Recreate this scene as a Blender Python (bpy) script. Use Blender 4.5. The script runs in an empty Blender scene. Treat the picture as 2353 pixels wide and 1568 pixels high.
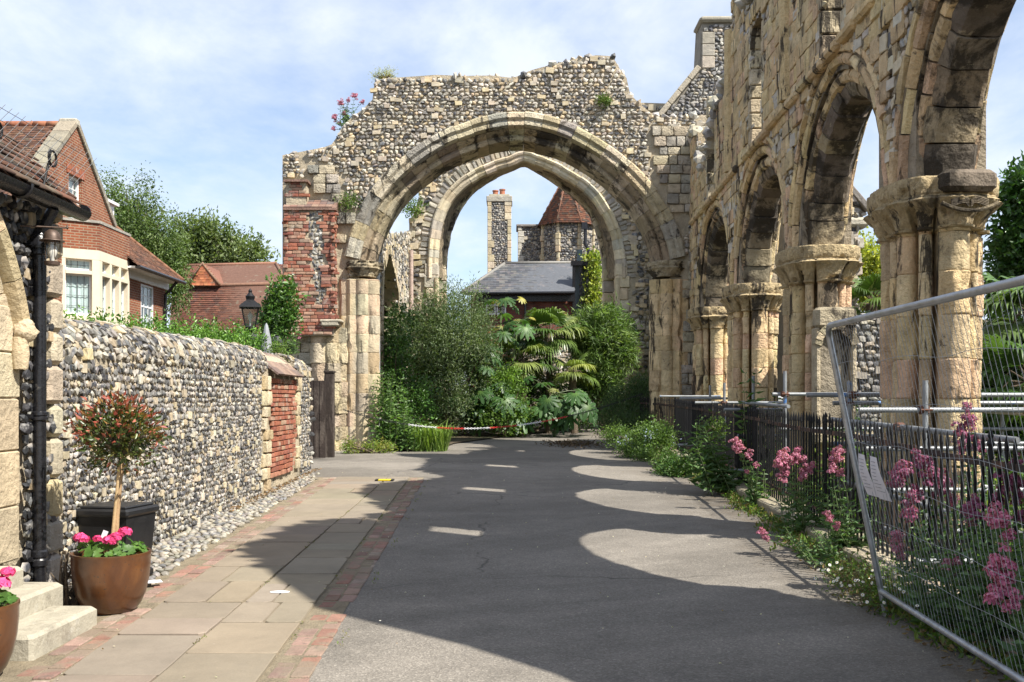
import bpy, math, random
import numpy as np
from math import radians as R, sin, cos, pi
rng = np.random.default_rng(11)
random.seed(5)
SC = bpy.context.scene
COL = SC.collection
# ---- camera model (used to work out where things stand and how big they are)
FPX, CX, HY, EYE = 2287.6, 1176.5, 919.5, 1.6
def W(x, y, d):
    return np.array([(x - CX) / FPX * d, d, EYE + (HY - y) / FPX * d])
def gz(Y):
    return 0.0173 * np.clip(Y, -20, 60)
def onground(x, y):
    d = 3661.0 / (y - 880.0)
    return np.array([(x - CX) / FPX * d, d, gz(d)])

# ---------------------------------------------------------------- mesh builder
def nrm(v):
    v = np.asarray(v, float)
    return v / (np.linalg.norm(v, axis=-1, keepdims=True) + 1e-12)

class MB:
    def __init__(self):
        self.v = []; self.c = []; self.f = []; self.n = 0
    def add(self, v, faces, col=(.5, .5, .5)):
        """v (n,3); faces: list of (m,k) int arrays or list of tuples"""
        v = np.asarray(v, float).reshape(-1, 3)
        col = np.asarray(col, float)
        if col.ndim == 1:
            col = np.tile(col[:3], (len(v), 1))
        self.v.append(v); self.c.append(col[:, :3])
        if isinstance(faces, np.ndarray):
            faces = [faces]
        if len(faces) and not isinstance(faces[0], np.ndarray):
            g = {}
            for q in faces:
                g.setdefault(len(q), []).append(q)
            faces = [np.array(x) for x in g.values()]
        for q in faces:
            if len(q):
                self.f.append(q.astype(np.int64) + self.n)
        self.n += len(v)
        return self
    def box(self, c, s, col=(.5, .5, .5), rz=0, M=None, ch=0.0):
        x, y, z = np.array(s) / 2.0
        if ch <= 0:
            v = np.array([[a * x, b * y, d * z] for d in (-1, 1) for b in (-1, 1) for a in (-1, 1)])
            f = [(0, 2, 3, 1), (4, 5, 7, 6), (0, 1, 5, 4), (2, 6, 7, 3), (0, 4, 6, 2), (1, 3, 7, 5)]
        else:
            k = min(ch, x, y, z)
            pr = [(x - k, y), (x, y - k), (x, -y + k), (x - k, -y), (-x + k, -y), (-x, -y + k), (-x, y - k), (-x + k, y)]
            pi_ = [(a * (x - k) / x, b * (y - k) / y) for a, b in pr]
            v = [(a, b, -z) for a, b in pi_] + [(a, b, -z + k) for a, b in pr] + [(a, b, z - k) for a, b in pr] + [(a, b, z) for a, b in pi_]
            v = np.array(v); f = []
            for l in range(3):
                for i in range(8):
                    j = (i + 1) % 8
                    f.append((l * 8 + i, l * 8 + 8 + i, l * 8 + 8 + j, l * 8 + j))
            f.append(tuple(range(8))); f.append(tuple(range(31, 23, -1)))
        if rz:
            cr, sr = cos(rz), sin(rz)
            v = v @ np.array([[cr, sr, 0], [-sr, cr, 0], [0, 0, 1]])
        if M is not None:
            v = v @ np.asarray(M).T
        return self.add(v + np.array(c), f, col)
    def tube(self, pts, r, seg=8, col=(.5, .5, .5), caps=True):
        pts = np.asarray(pts, float); n = len(pts)
        r = np.broadcast_to(np.asarray(r, float), (n,))
        t = np.gradient(pts, axis=0); t = nrm(t)
        up = np.array([0, 0, 1.0]) if abs(t[0][2]) < .9 else np.array([1.0, 0, 0])
        a = nrm(np.cross(t[0], up)); A = []
        for i in range(n):
            a = nrm(a - t[i] * np.dot(a, t[i])); A.append(a)
        A = np.array(A); B = np.cross(t, A)
        th = np.arange(seg) / seg * 2 * pi
        v = pts[:, None] + r[:, None, None] * (np.cos(th)[None, :, None] * A[:, None] + np.sin(th)[None, :, None] * B[:, None])
        v = v.reshape(-1, 3)
        f = []
        for i in range(n - 1):
            for k in range(seg):
                m = (k + 1) % seg
                f.append((i * seg + k, i * seg + m, (i + 1) * seg + m, (i + 1) * seg + k))
        if caps:
            f.append(tuple(range(seg - 1, -1, -1))); f.append(tuple((n - 1) * seg + k for k in range(seg)))
        if np.ndim(col) == 2 and len(col) == n:
            col = np.repeat(np.asarray(col), seg, axis=0)
        return self.add(v, f, col)
    def lathe(self, prof, c=(0, 0, 0), seg=24, col=(.5, .5, .5), sx=1, sy=1, rz=0, caps=True):
        n = len(prof); v = []
        for r, z in prof:
            for k in range(seg):
                a = 2 * pi * k / seg + rz
                v.append((c[0] + r * cos(a) * sx, c[1] + r * sin(a) * sy, c[2] + z))
        f = []
        for i in range(n - 1):
            for k in range(seg):
                m = (k + 1) % seg
                f.append((i * seg + k, i * seg + m, (i + 1) * seg + m, (i + 1) * seg + k))
        if caps:
            if prof[0][0] > 1e-4: f.append(tuple(range(seg - 1, -1, -1)))
            if prof[-1][0] > 1e-4: f.append(tuple((n - 1) * seg + k for k in range(seg)))
        return self.add(v, f, col)
    def prism(self, poly, d0, d1, axis='y', col=(.5, .5, .5)):
        """closed 2-D outline extruded along an axis; poly in (x,z) for y, (y,z) for x, (x,y) for z"""
        n = len(poly)
        def p(q, d):
            return {'y': (q[0], d, q[1]), 'x': (d, q[0], q[1]), 'z': (q[0], q[1], d)}[axis]
        v = [p(q, d0) for q in poly] + [p(q, d1) for q in poly]
        f = [tuple(range(n)), tuple(range(2 * n - 1, n - 1, -1))]
        f += [(i, n + i, n + (i + 1) % n, (i + 1) % n) for i in range(n)]
        return self.add(v, f, col)
    def quad(self, a, b, c, d, col=(.5, .5, .5)):
        return self.add([a, b, c, d], [(0, 1, 2, 3)], col)
    def build(self, name, mat, parent=None, smooth=False, fix=True):
        me = bpy.data.meshes.new(name)
        v = np.concatenate(self.v); c = np.concatenate(self.c)
        me.vertices.add(len(v)); me.vertices.foreach_set('co', v.astype(np.float32).ravel())
        li = np.concatenate([q.ravel() for q in self.f])
        tot = np.concatenate([np.full(len(q), q.shape[1]) for q in self.f])
        st = np.concatenate([[0], np.cumsum(tot)[:-1]])
        me.loops.add(len(li)); me.loops.foreach_set('vertex_index', li.astype(np.int32))
        me.polygons.add(len(tot)); me.polygons.foreach_set('loop_start', st.astype(np.int32))
        me.update(calc_edges=True)
        if fix:
            import bmesh
            bm = bmesh.new(); bm.from_mesh(me); bmesh.ops.recalc_face_normals(bm, faces=bm.faces); bm.to_mesh(me); bm.free()
        at = me.attributes.new('Col', 'FLOAT_COLOR', 'POINT')
        at.data.foreach_set('color', np.concatenate([c, np.ones((len(c), 1))], 1).astype(np.float32).ravel())
        # planar uv in metres from each face's own plane
        P = len(me.polygons); fn = np.zeros(P * 3, np.float32); me.polygons.foreach_get('normal', fn); fn = fn.reshape(-1, 3)
        ls = np.zeros(P, np.int32); lt = np.zeros(P, np.int32)
        me.polygons.foreach_get('loop_start', ls); me.polygons.foreach_get('loop_total', lt)
        L = len(me.loops); lv = np.zeros(L, np.int32); me.loops.foreach_get('vertex_index', lv)
        lf = np.repeat(np.arange(P), lt)
        n = fn[lf]; flat = np.abs(n[:, 2]) > .96
        t = np.stack([-n[:, 1], n[:, 0], np.zeros(L)], 1); t[flat] = (1, 0, 0); t = nrm(t)
        b = np.cross(n, t); b[flat] = (0, 1, 0)
        p = v[lv]
        uv = np.stack([(p * t).sum(1), (p * b).sum(1)], 1)
        ul = me.uv_layers.new(name='UVMap'); ul.data.foreach_set('uv', uv.astype(np.float32).ravel())
        flat_ = (mat is M_FLINT) if smooth is False else False
        me.polygons.foreach_set('use_smooth', np.full(P, not flat_))
        if not flat_ and fix:
            me.set_sharp_from_angle(angle=R(50 if smooth is True else 28))
        me.materials.append(mat)
        o = bpy.data.objects.new(name, me); COL.objects.link(o)
        if parent is not None:
            o.parent = parent
        return o

def tag(o, label, cat, group=None, kind=None):
    if label: o['label'] = label
    if cat: o['category'] = cat
    if group: o['group'] = group
    if kind: o['kind'] = kind
    return o
def thing(name, label, cat, loc=(0, 0, 0), group=None, rz=0):
    o = bpy.data.objects.new(name, None); COL.objects.link(o)
    o.location = [float(q) for q in loc]; o.rotation_euler = (0, 0, rz); o.empty_display_size = .1
    return tag(o, label, cat, group)
def at(mb, loc):
    loc = np.array(loc, float)
    mb.v = [q - loc for q in mb.v]
    return mb
def struct(o):
    o['kind'] = 'structure'; return o
def copy_tree(o, parent=None):
    c = o.copy(); COL.objects.link(c)
    c.parent = parent
    for ch in list(o.children):
        copy_tree(ch, c)
    return c
def jit(n, k, s=1.0):
    return (rng.random((n, k)) - .5) * 2 * s
def pal(n, cols, w=None, var=.12):
    cols = np.array(cols, float)
    w = None if w is None else np.array(w, float) / np.sum(w)
    i = rng.choice(len(cols), n, p=w)
    return np.clip(cols[i] * (1 + jit(n, 1, var)) * (1 + jit(n, 3, .03)), 0, 1)

# ---------------------------------------------------------------- materials
def newmat(name):
    m = bpy.data.materials.new(name); m.use_nodes = True
    nt = m.node_tree; nt.nodes.clear()
    out = nt.nodes.new('ShaderNodeOutputMaterial')
    return m, nt, out
def N(nt, t, **kw):
    n = nt.nodes.new(t)
    for k, v in kw.items():
        if k.startswith('i_'):
            n.inputs[k[2:].replace('_', ' ')].default_value = v
        else:
            setattr(n, k, v)
    return n
def ramp(nt, src, stops):
    r = nt.nodes.new('ShaderNodeValToRGB')
    e = r.color_ramp.elements
    while len(e) < len(stops): e.new(.5)
    for q, (p, c) in zip(e, stops):
        q.position = p; q.color = (*c, 1) if len(c) == 3 else c
    nt.links.new(src, r.inputs[0]); return r
def mixc(nt, fac, a, b, mode='MIX'):
    m = nt.nodes.new('ShaderNodeMix'); m.data_type = 'RGBA'; m.blend_type = mode
    def put(s, v):
        if hasattr(v, 'links') or isinstance(v, bpy.types.NodeSocket): nt.links.new(v, s)
        elif isinstance(v, (int, float)): s.default_value = v
        else: s.default_value = (*v, 1)
    put(m.inputs[0], fac); put(m.inputs[6], a); put(m.inputs[7], b)
    return m.outputs[2]
def noise(nt, co, scale, detail=5, rough=.6, dist=0):
    n = N(nt, 'ShaderNodeTexNoise'); n.inputs['Scale'].default_value = scale; n.inputs['Detail'].default_value = detail
    n.inputs['Roughness'].default_value = rough; n.inputs['Distortion'].default_value = dist
    nt.links.new(co, n.inputs['Vector']); return n.outputs['Fac']
def math_(nt, op, a, b=None, c=None):
    m = N(nt, 'ShaderNodeMath', operation=op)
    for i, q in enumerate((a, b, c)):
        if q is None: continue
        if isinstance(q, bpy.types.NodeSocket): nt.links.new(q, m.inputs[i])
        else: m.inputs[i].default_value = q
    return m.outputs[0]
def stone_mat(name, base=None, nscale=6, namt=.35, rough=.85, bump=.4, bscale=30, crust=None, crust2=None, fine=90, bdist=.02, spec=.3, mottle=None, streak=None):
    """stone: colour from the mesh (each stone its own) or fixed, mottled; crust=(scale, lo, hi, colour, amount) patches of lichen or soot"""
    m, nt, out = newmat(name)
    tc = N(nt, 'ShaderNodeTexCoord').outputs['Object']
    if base is None:
        c = N(nt, 'ShaderNodeAttribute', attribute_name='Col').outputs['Color']
    else:
        c = N(nt, 'ShaderNodeRGB'); c.outputs[0].default_value = (*base, 1); c = c.outputs[0]
    n1 = noise(nt, tc, nscale, 6, .65); n2 = noise(nt, tc, fine, 4, .7)
    v = math_(nt, 'ADD', math_(nt, 'MULTIPLY', n1, .65), math_(nt, 'MULTIPLY', n2, .35))
    lo, hi = 1 - namt, 1 + namt
    r = ramp(nt, v, [(.3, (lo,) * 3), (.7, (hi,) * 3)])
    c = mixc(nt, 1, c, r.outputs[0], 'MULTIPLY')
    if mottle:
        n3 = noise(nt, tc, mottle[0], 3, .6)
        c = mixc(nt, math_(nt, 'MULTIPLY', ramp(nt, n3, [(mottle[1], (0, 0, 0)), (mottle[2], (1, 1, 1))]).outputs[0], mottle[4]), c, mottle[3])
    for cr in (crust, crust2):
        if cr:
            n4 = noise(nt, tc, cr[0], 8, .72, .4)
            c = mixc(nt, math_(nt, 'MULTIPLY', ramp(nt, n4, [(cr[1], (0, 0, 0)), (cr[2], (1, 1, 1))]).outputs[0], cr[4]), c, cr[3])
    if streak:
        mp = N(nt, 'ShaderNodeMapping'); mp.inputs['Scale'].default_value = (1, 1, .22); nt.links.new(tc, mp.inputs[0])
        n5 = noise(nt, mp.outputs[0], streak[0], 7, .7, .6)
        c = mixc(nt, math_(nt, 'MULTIPLY', ramp(nt, n5, [(streak[1], (0, 0, 0)), (streak[2], (1, 1, 1))]).outputs[0], streak[4]), c, streak[3])
    b = N(nt, 'ShaderNodeBsdfPrincipled'); b.inputs['Roughness'].default_value = rough
    b.inputs['Specular IOR Level'].default_value = spec
    nt.links.new(c, b.inputs['Base Color'])
    if bump:
        h = math_(nt, 'ADD', noise(nt, tc, bscale, 8, .7), math_(nt, 'MULTIPLY', noise(nt, tc, bscale * .25, 4, .6), 1.5))
        bp = N(nt, 'ShaderNodeBump'); bp.inputs['Strength'].default_value = bump; bp.inputs['Distance'].default_value = bdist
        nt.links.new(h, bp.inputs['Height']); nt.links.new(bp.outputs[0], b.inputs['Normal'])
    nt.links.new(b.outputs[0], out.inputs[0])
    return m
def plain(name, col, rough=.5, metal=0, spec=.5, nscale=20, namt=.15, bump=0, bscale=80, coat=0, rust=None):
    m, nt, out = newmat(name)
    tc = N(nt, 'ShaderNodeTexCoord').outputs['Object']
    if col is None:
        c = N(nt, 'ShaderNodeAttribute', attribute_name='Col').outputs['Color']
    else:
        q = N(nt, 'ShaderNodeRGB'); q.outputs[0].default_value = (*col, 1); c = q.outputs[0]
    n1 = noise(nt, tc, nscale, 5, .6)
    c = mixc(nt, 1, c, ramp(nt, n1, [(.3, (1 - namt,) * 3), (.7, (1 + namt,) * 3)]).outputs[0], 'MULTIPLY')
    b = N(nt, 'ShaderNodeBsdfPrincipled')
    if rust:
        n2 = noise(nt, tc, rust[0], 8, .7)
        c = mixc(nt, ramp(nt, n2, [(rust[1], (0, 0, 0)), (rust[2], (1, 1, 1))]).outputs[0], c, rust[3])
    nt.links.new(c, b.inputs['Base Color'])
    rr = ramp(nt, n1, [(.3, (max(0, rough - .08),) * 3), (.7, (min(1, rough + .1),) * 3)])
    nt.links.new(rr.outputs[0], b.inputs['Roughness'])
    b.inputs['Metallic'].default_value = metal; b.inputs['Specular IOR Level'].default_value = spec
    b.inputs['Coat Weight'].default_value = coat
    if bump:
        bp = N(nt, 'ShaderNodeBump'); bp.inputs['Strength'].default_value = bump; bp.inputs['Distance'].default_value = .01
        nt.links.new(noise(nt, tc, bscale, 6, .6), bp.inputs['Height']); nt.links.new(bp.outputs[0], b.inputs['Normal'])
    nt.links.new(b.outputs[0], out.inputs[0])
    return m
def leaf_mat(name, trans=.4, rough=.45, spec=.4, gain=1.45):
    m, nt, out = newmat(name)
    c = N(nt, 'ShaderNodeAttribute', attribute_name='Col').outputs['Color']
    tc = N(nt, 'ShaderNodeTexCoord').outputs['Object']
    c = mixc(nt, 1, c, ramp(nt, noise(nt, tc, 25, 3, .6), [(.3, (gain * .8,) * 3), (.7, (gain * 1.2,) * 3)]).outputs[0], 'MULTIPLY')
    b = N(nt, 'ShaderNodeBsdfPrincipled'); b.inputs['Roughness'].default_value = rough; b.inputs['Specular IOR Level'].default_value = spec
    nt.links.new(c, b.inputs['Base Color'])
    t = N(nt, 'ShaderNodeBsdfTranslucent')
    nt.links.new(mixc(nt, 1, c, (1.25, 1.35, .55), 'MULTIPLY'), t.inputs[0])
    x = N(nt, 'ShaderNodeMixShader'); x.inputs[0].default_value = trans
    nt.links.new(b.outputs[0], x.inputs[1]); nt.links.new(t.outputs[0], x.inputs[2]); nt.links.new(x.outputs[0], out.inputs[0])
    return m
def brick_mat(name, c1, c2, mortar, bw=.225, bh=.075, ms=.012, rough=.85, bump=.5, dark=.25):
    m, nt, out = newmat(name)
    uv = N(nt, 'ShaderNodeTexCoord').outputs['UV']; tc = N(nt, 'ShaderNodeTexCoord').outputs['Object']
    br = N(nt, 'ShaderNodeTexBrick'); nt.links.new(uv, br.inputs['Vector'])
    br.inputs['Scale'].default_value = 1; br.inputs['Brick Width'].default_value = bw; br.inputs['Row Height'].default_value = bh
    br.inputs['Mortar Size'].default_value = ms; br.inputs['Mortar Smooth'].default_value = .3; br.inputs['Bias'].default_value = -.1
    br.inputs['Color1'].default_value = (*c1, 1); br.inputs['Color2'].default_value = (*c2, 1); br.inputs['Mortar'].default_value = (*mortar, 1)
    n = noise(nt, tc, 2.2, 6, .7)
    c = mixc(nt, 1, br.outputs['Color'], ramp(nt, n, [(.3, (1 - dark,) * 3), (.7, (1 + dark,) * 3)]).outputs[0], 'MULTIPLY')
    c = mixc(nt, 1, c, ramp(nt, noise(nt, tc, 60, 4, .7), [(.3, (.85,) * 3), (.7, (1.15,) * 3)]).outputs[0], 'MULTIPLY')
    b = N(nt, 'ShaderNodeBsdfPrincipled'); b.inputs['Roughness'].default_value = rough; b.inputs['Specular IOR Level'].default_value = .2
    nt.links.new(c, b.inputs['Base Color'])
    bp = N(nt, 'ShaderNodeBump'); bp.inputs['Strength'].default_value = bump; bp.inputs['Distance'].default_value = .01; bp.invert = True
    nt.links.new(math_(nt, 'ADD', br.outputs['Fac'], math_(nt, 'MULTIPLY', noise(nt, tc, 70, 5, .6), .5)), bp.inputs['Height'])
    nt.links.new(bp.outputs[0], b.inputs['Normal']); nt.links.new(b.outputs[0], out.inputs[0])
    return m
def glass_mat(name, tint=(.9, .95, .95), alpha=.35):
    m, nt, out = newmat(name)
    g = N(nt, 'ShaderNodeBsdfGlossy'); g.inputs['Roughness'].default_value = .03
    t = N(nt, 'ShaderNodeBsdfTransparent'); t.inputs[0].default_value = (*tint, 1)
    fr = N(nt, 'ShaderNodeLayerWeight'); fr.inputs[0].default_value = .5
    x = N(nt, 'ShaderNodeMixShader'); nt.links.new(math_(nt, 'MULTIPLY_ADD', math_(nt, 'POWER', fr.outputs['Facing'], 4), .6, .03 + alpha * .06), x.inputs[0])
    nt.links.new(t.outputs[0], x.inputs[1]); nt.links.new(g.outputs[0], x.inputs[2]); nt.links.new(x.outputs[0], out.inputs[0])
    return m

BLACK = (.018, .015, .012)
M_FLINT = stone_mat('flint', None, 9, .3, .55, .35, 40, spec=.5, bdist=.01, mottle=(14, .56, .63, (.5, .48, .44), .35))
M_MORTAR = stone_mat('lime_mortar', (.42, .355, .255), 3, .3, .95, .7, 25, bdist=.03, crust=(1.6, .52, .66, (.2, .185, .15), .7))
M_MORTAR_GREY = stone_mat('old_grey_mortar', (.25, .225, .185), 3, .3, .95, .7, 25, bdist=.03, crust=(1.2, .5, .68, (.11, .105, .09), .7))
M_ASHLAR = stone_mat('weathered_limestone', None, 5, .42, .9, 1.0, 22, crust=(1.3, .59, .66, (.06, .047, .033), .85), crust2=(6, .61, .67, (.05, .042, .034), .8), streak=(2.6, .56, .60, (.035, .028, .021), .92), bdist=.035)
M_ASHLAR_CLEAN = stone_mat('clean_limestone', None, 5, .32, .9, .7, 24, bdist=.025, crust=(2, .62, .72, (.16, .14, .11), .6))
M_SOOT = stone_mat('part_sooted_limestone', None, 5, .4, .9, .9, 20, crust=(1.7, .50, .57, (.03, .024, .018), .9), crust2=(6, .6, .66, (.05, .04, .03), .7), bdist=.04)
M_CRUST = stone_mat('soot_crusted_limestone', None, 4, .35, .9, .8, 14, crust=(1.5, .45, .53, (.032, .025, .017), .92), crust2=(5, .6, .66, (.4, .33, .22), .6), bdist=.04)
M_RUBBLE = stone_mat('rubble_core', (.27, .215, .14), 7, .5, .95, 1.0, 14, crust=(3, .5, .6, (.07, .06, .05), .8), bdist=.08)
M_BRICK_WORN = stone_mat('worn_brick_paving', None, 9, .3, .95, .7, 50, bdist=.01, mottle=(4, .44, .56, (.21, .17, .125), .8), crust=(9, .58, .66, (.12, .1, .08), .6))
M_BRICK_LOOSE = stone_mat('old_red_brick', None, 12, .3, .9, .5, 60, bdist=.01, mottle=(5, .58, .66, (.42, .36, .3), .5))
M_TILE = stone_mat('clay_roof_tile', None, 10, .3, .9, .3, 60, bdist=.006, mottle=(3.5, .6, .7, (.2, .19, .14), .5))
M_SLATE = stone_mat('grey_slate', None, 10, .25, .55, .2, 40, bdist=.005, mottle=(2.5, .58, .7, (.2, .17, .16), .5))
M_LEAF = leaf_mat('green_leaf')
M_LEAF_GLOSS = leaf_mat('glossy_leaf', .28, .34, .5)
M_PETAL = leaf_mat('pink_petal', .3, .6, .2, 1.1)
M_WOOD = stone_mat('weathered_wood', (.034, .025, .021), 3, .5, .85, .8, 30, bdist=.01, streak=(5, .52, .6, (.11, .09, .075), .7))
M_BARK = stone_mat('bark', (.13, .1, .07), 8, .4, .95, .8, 30, bdist=.02)
M_STEM = plain('green_stem', (.1, .14, .05), .6)
M_IRON = plain('black_painted_iron', (.008, .008, .009), .5, 0, .3, 30, .3, .3, 60, rust=(14, .68, .74, (.1, .045, .025)))
M_IRON_RUST = plain('rusty_iron_rail', (.03, .022, .018), .7, 0, .4, 30, .4, .4, 60, rust=(6, .5, .6, (.13, .065, .04)))
M_BLACKPAINT = plain('black_gloss_paint', (.012, .012, .014), .28, 0, .5, 30, .3, .3, 40, rust=(10, .66, .75, (.16, .15, .13)))
M_GALV = plain('galvanised_steel', (.42, .44, .46), .38, .75, .5, 12, .25, .15, 60)
M_GALV_WIRE = plain('galvanised_wire', (.33, .35, .37), .5, .15, .5, 30, .2)
M_SCAF = plain('scaffold_tube', (.25, .26, .265), .45, .3, .5, 4, .3, .2, 50, rust=(3, .6, .66, (.05, .17, .42)))
M_CLAMP = plain('rusty_clamp', (.12, .055, .035), .8, .2, .4, 30, .4, .4, 40)
M_WHITE = plain('white_paint', (.78, .78, .76), .45, 0, .4, 10, .05)
M_PAPER = plain('paper', (.75, .74, .78), .7, 0, .3, 8, .06)
M_GLASS = glass_mat('window_glass')
M_DARKGLASS = plain('dark_glass', (.03, .045, .055), .05, 0, .8, 3, .3)
M_CURTAIN = plain('white_curtain', (.76, .77, .75), .9, 0, .1, 6, .1)
M_LEAD = plain('lead', (.1, .105, .11), .6, .3, .4)
M_BLACKPLASTIC = plain('black_plastic', (.014, .014, .015), .38, 0, .5, 12, .2, .1, 120)
M_PAPER2 = plain('printed_paper', None, .7, 0, .3, 8, .05)
M_CHAIN = plain('plastic_chain', None, .5, 0, .4, 8, .05)
# ---------------------------------------------------------------- world, sun, camera
SA, SB = .70, .46                                   # per metre of drop the light travels SA to the left and SB away
sun_dir = nrm(np.array([SA, -SB, 1.0]))             # towards the sun
ELEV = math.asin(sun_dir[2]); AZ = math.atan2(sun_dir[0], sun_dir[1])
wd = bpy.data.worlds.new("World"); SC.world = wd; wd.use_nodes = True
nt = wd.node_tree; nt.nodes.clear()
wo = N(nt, 'ShaderNodeOutputWorld'); bg = N(nt, 'ShaderNodeBackground')
sky = N(nt, 'ShaderNodeTexSky'); sky.sky_type = 'NISHITA'; sky.sun_disc = False
sky.sun_elevation = ELEV; sky.sun_rotation = AZ; sky.air_density = 1.0; sky.dust_density = .6; sky.ozone_density = 1.5
geo = N(nt, 'ShaderNodeTexCoord').outputs['Generated']
sep = N(nt, 'ShaderNodeSeparateXYZ'); nt.links.new(geo, sep.inputs[0])
zz = math_(nt, 'ADD', math_(nt, 'MAXIMUM', sep.outputs[2], 0), .22)
cmb = N(nt, 'ShaderNodeCombineXYZ')
nt.links.new(math_(nt, 'DIVIDE', sep.outputs[0], zz), cmb.inputs[0]); nt.links.new(math_(nt, 'DIVIDE', sep.outputs[1], zz), cmb.inputs[1])
mp = N(nt, 'ShaderNodeMapping'); mp.inputs['Scale'].default_value = (1, .75, 1); mp.inputs['Rotation'].default_value = (0, 0, .5); mp.inputs['Location'].default_value = (3.2, 1.1, 0)
nt.links.new(cmb.outputs[0], mp.inputs[0])
c1 = noise(nt, mp.outputs[0], 1.1, 9, .58, .35); c2 = noise(nt, mp.outputs[0], 4.5, 6, .6, .2)
cl = math_(nt, 'ADD', math_(nt, 'MULTIPLY', c1, .75), math_(nt, 'MULTIPLY', c2, .25))
fac = ramp(nt, cl, [(.38, (.18,) * 3), (.60, (.85,) * 3)])
skyc = mixc(nt, 1, sky.outputs[0], (1.0, 1.0, 1.02), 'MULTIPLY')
shade = ramp(nt, c2, [(.3, (4.5, 5.1, 6.3)), (.7, (5.6, 5.9, 6.4))])
nt.links.new(mixc(nt, fac.outputs[0], skyc, shade.outputs[0]), bg.inputs[0])
bg.inputs[1].default_value = .10
nt.links.new(bg.outputs[0], wo.inputs[0])
sl = bpy.data.lights.new('sun', 'SUN'); sl.energy = 5.0; sl.angle = R(.53); sl.color = (1, .95, .86)
so = bpy.data.objects.new('sun', sl); COL.objects.link(so); so.location = (20, -10, 25)
from mathutils import Vector, Matrix
so.rotation_euler = Vector([float(q) for q in sun_dir]).to_track_quat('Z', 'Y').to_euler()
cam = bpy.data.cameras.new('camera'); co = bpy.data.objects.new('camera', cam); COL.objects.link(co)
co.location = (0, 0, EYE); co.rotation_euler = (R(90), 0, 0); cam.lens = 35; cam.sensor_width = 36
cam.shift_y = (HY - 784.2) / 2353; cam.clip_end = 3000; cam.clip_start = .05
SC.camera = co
SC.view_settings.view_transform = 'Standard'; SC.view_settings.look = 'None'; SC.view_settings.gamma = 1
SC.view_settings.exposure = .92
SC.cycles.max_bounces = 8; SC.cycles.diffuse_bounces = 4; SC.cycles.transparent_max_bounces = 16
SC.cycles.use_denoising = True
SC.cycles.caustics_reflective = False; SC.cycles.caustics_refractive = False

# ---------------------------------------------------------------- stone makers
def _ico(sub):
    import bmesh
    bm = bmesh.new(); bmesh.ops.create_icosphere(bm, subdivisions=sub, radius=1)
    v = np.array([q.co[:] for q in bm.verts]); f = np.array([[x.index for x in q.verts] for q in bm.faces]); bm.free()
    return v, f
ICO = {1: _ico(1), 2: _ico(2)}
def _cubegrid():
    g = [-1, -.86, 0, .86, 1]; idx = {}; v = []; f = []
    def vid(p):
        k = tuple(np.round(p, 3))
        if k not in idx:
            idx[k] = len(v); v.append(p)
        return idx[k]
    for ax in range(3):
        for s in (-1, 1):
            for i in range(4):
                for j in range(4):
                    q = []
                    for a, b in ((i, j), (i + 1, j), (i + 1, j + 1), (i, j + 1)):
                        p = [0, 0, 0]; p[ax] = s; p[(ax + 1) % 3] = g[a]; p[(ax + 2) % 3] = g[b]
                        q.append(vid(p))
                    f.append(q if s > 0 else q[::-1])
    v = np.array(v, float)
    k = (np.abs(v) > .95).sum(1)
    v[k == 2] *= .965; v[k == 3] *= .93
    return v, np.array(f)
CUBE = _cubegrid()
FLINTS = [(.05, .05, .054), (.10, .098, .098), (.2, .19, .175), (.34, .315, .275), (.48, .45, .4), (.38, .30, .2), (.42, .34, .23)]
def lumps(mb, P, U, V, Nn, hw, hh, hd, col, base='ico', rough=.22, rot=.5, boxy=.75, core=None, cz=.25):
    """P centres, U V N frames (n,3), half sizes (n,), colours (n,3); core: colours of a broken dark middle"""
    n = len(P)
    if n == 0: return
    bv, bf = ICO[1] if base == 'ico' else (ICO[2] if base == 'ico2' else CUBE)
    k = len(bv)
    v = np.tile(bv, (n, 1, 1))
    if base != 'cube':
        v = np.sign(v) * np.abs(v) ** boxy
        v *= 1 + (rng.random((n, k, 1)) - .5) * 2 * rough
    else:
        v += (rng.random((n, k, 3)) - .5) * 2 * rough
    a = (rng.random(n) - .5) * 2 * rot
    x = v[..., 0] * hw[:, None]; y = v[..., 1] * hh[:, None]; z = v[..., 2] * hd[:, None]
    ca, sa = np.cos(a)[:, None], np.sin(a)[:, None]
    x, y = x * ca - y * sa, x * sa + y * ca
    w = P[:, None] + x[..., None] * U[:, None] + y[..., None] * V[:, None] + z[..., None] * Nn[:, None]
    c = np.repeat(col[:, None], k, 1)
    if core is not None:
        mask = (bv[:, 2] > cz)[None, :, None] * (rng.random((n, k, 1)) < .8)
        c = np.where(mask, core[:, None], c)
    c = c * (1 + (rng.random((n, k, 1)) - .5) * .25)
    f = (bf[None] + (np.arange(n) * k)[:, None, None]).reshape(-1, bf.shape[1])
    mb.add(w.reshape(-1, 3), f, c.reshape(-1, 3))
def courses(u0, u1, v0, v1, bw, bh, jw=.4, jh=.25):
    """coursed layout -> arrays of centre u,v and half sizes"""
    out = []; v = v0
    while v < v1:
        h = bh * (1 + (random.random() - .5) * 2 * jh); u = u0 - bw * random.random()
        while u < u1:
            w = bw * (1 + (random.random() - .5) * 2 * jw)
            out.append((u + w / 2, v + h / 2, w / 2, h / 2)); u += w
        v += h
    return np.array(out)
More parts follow.
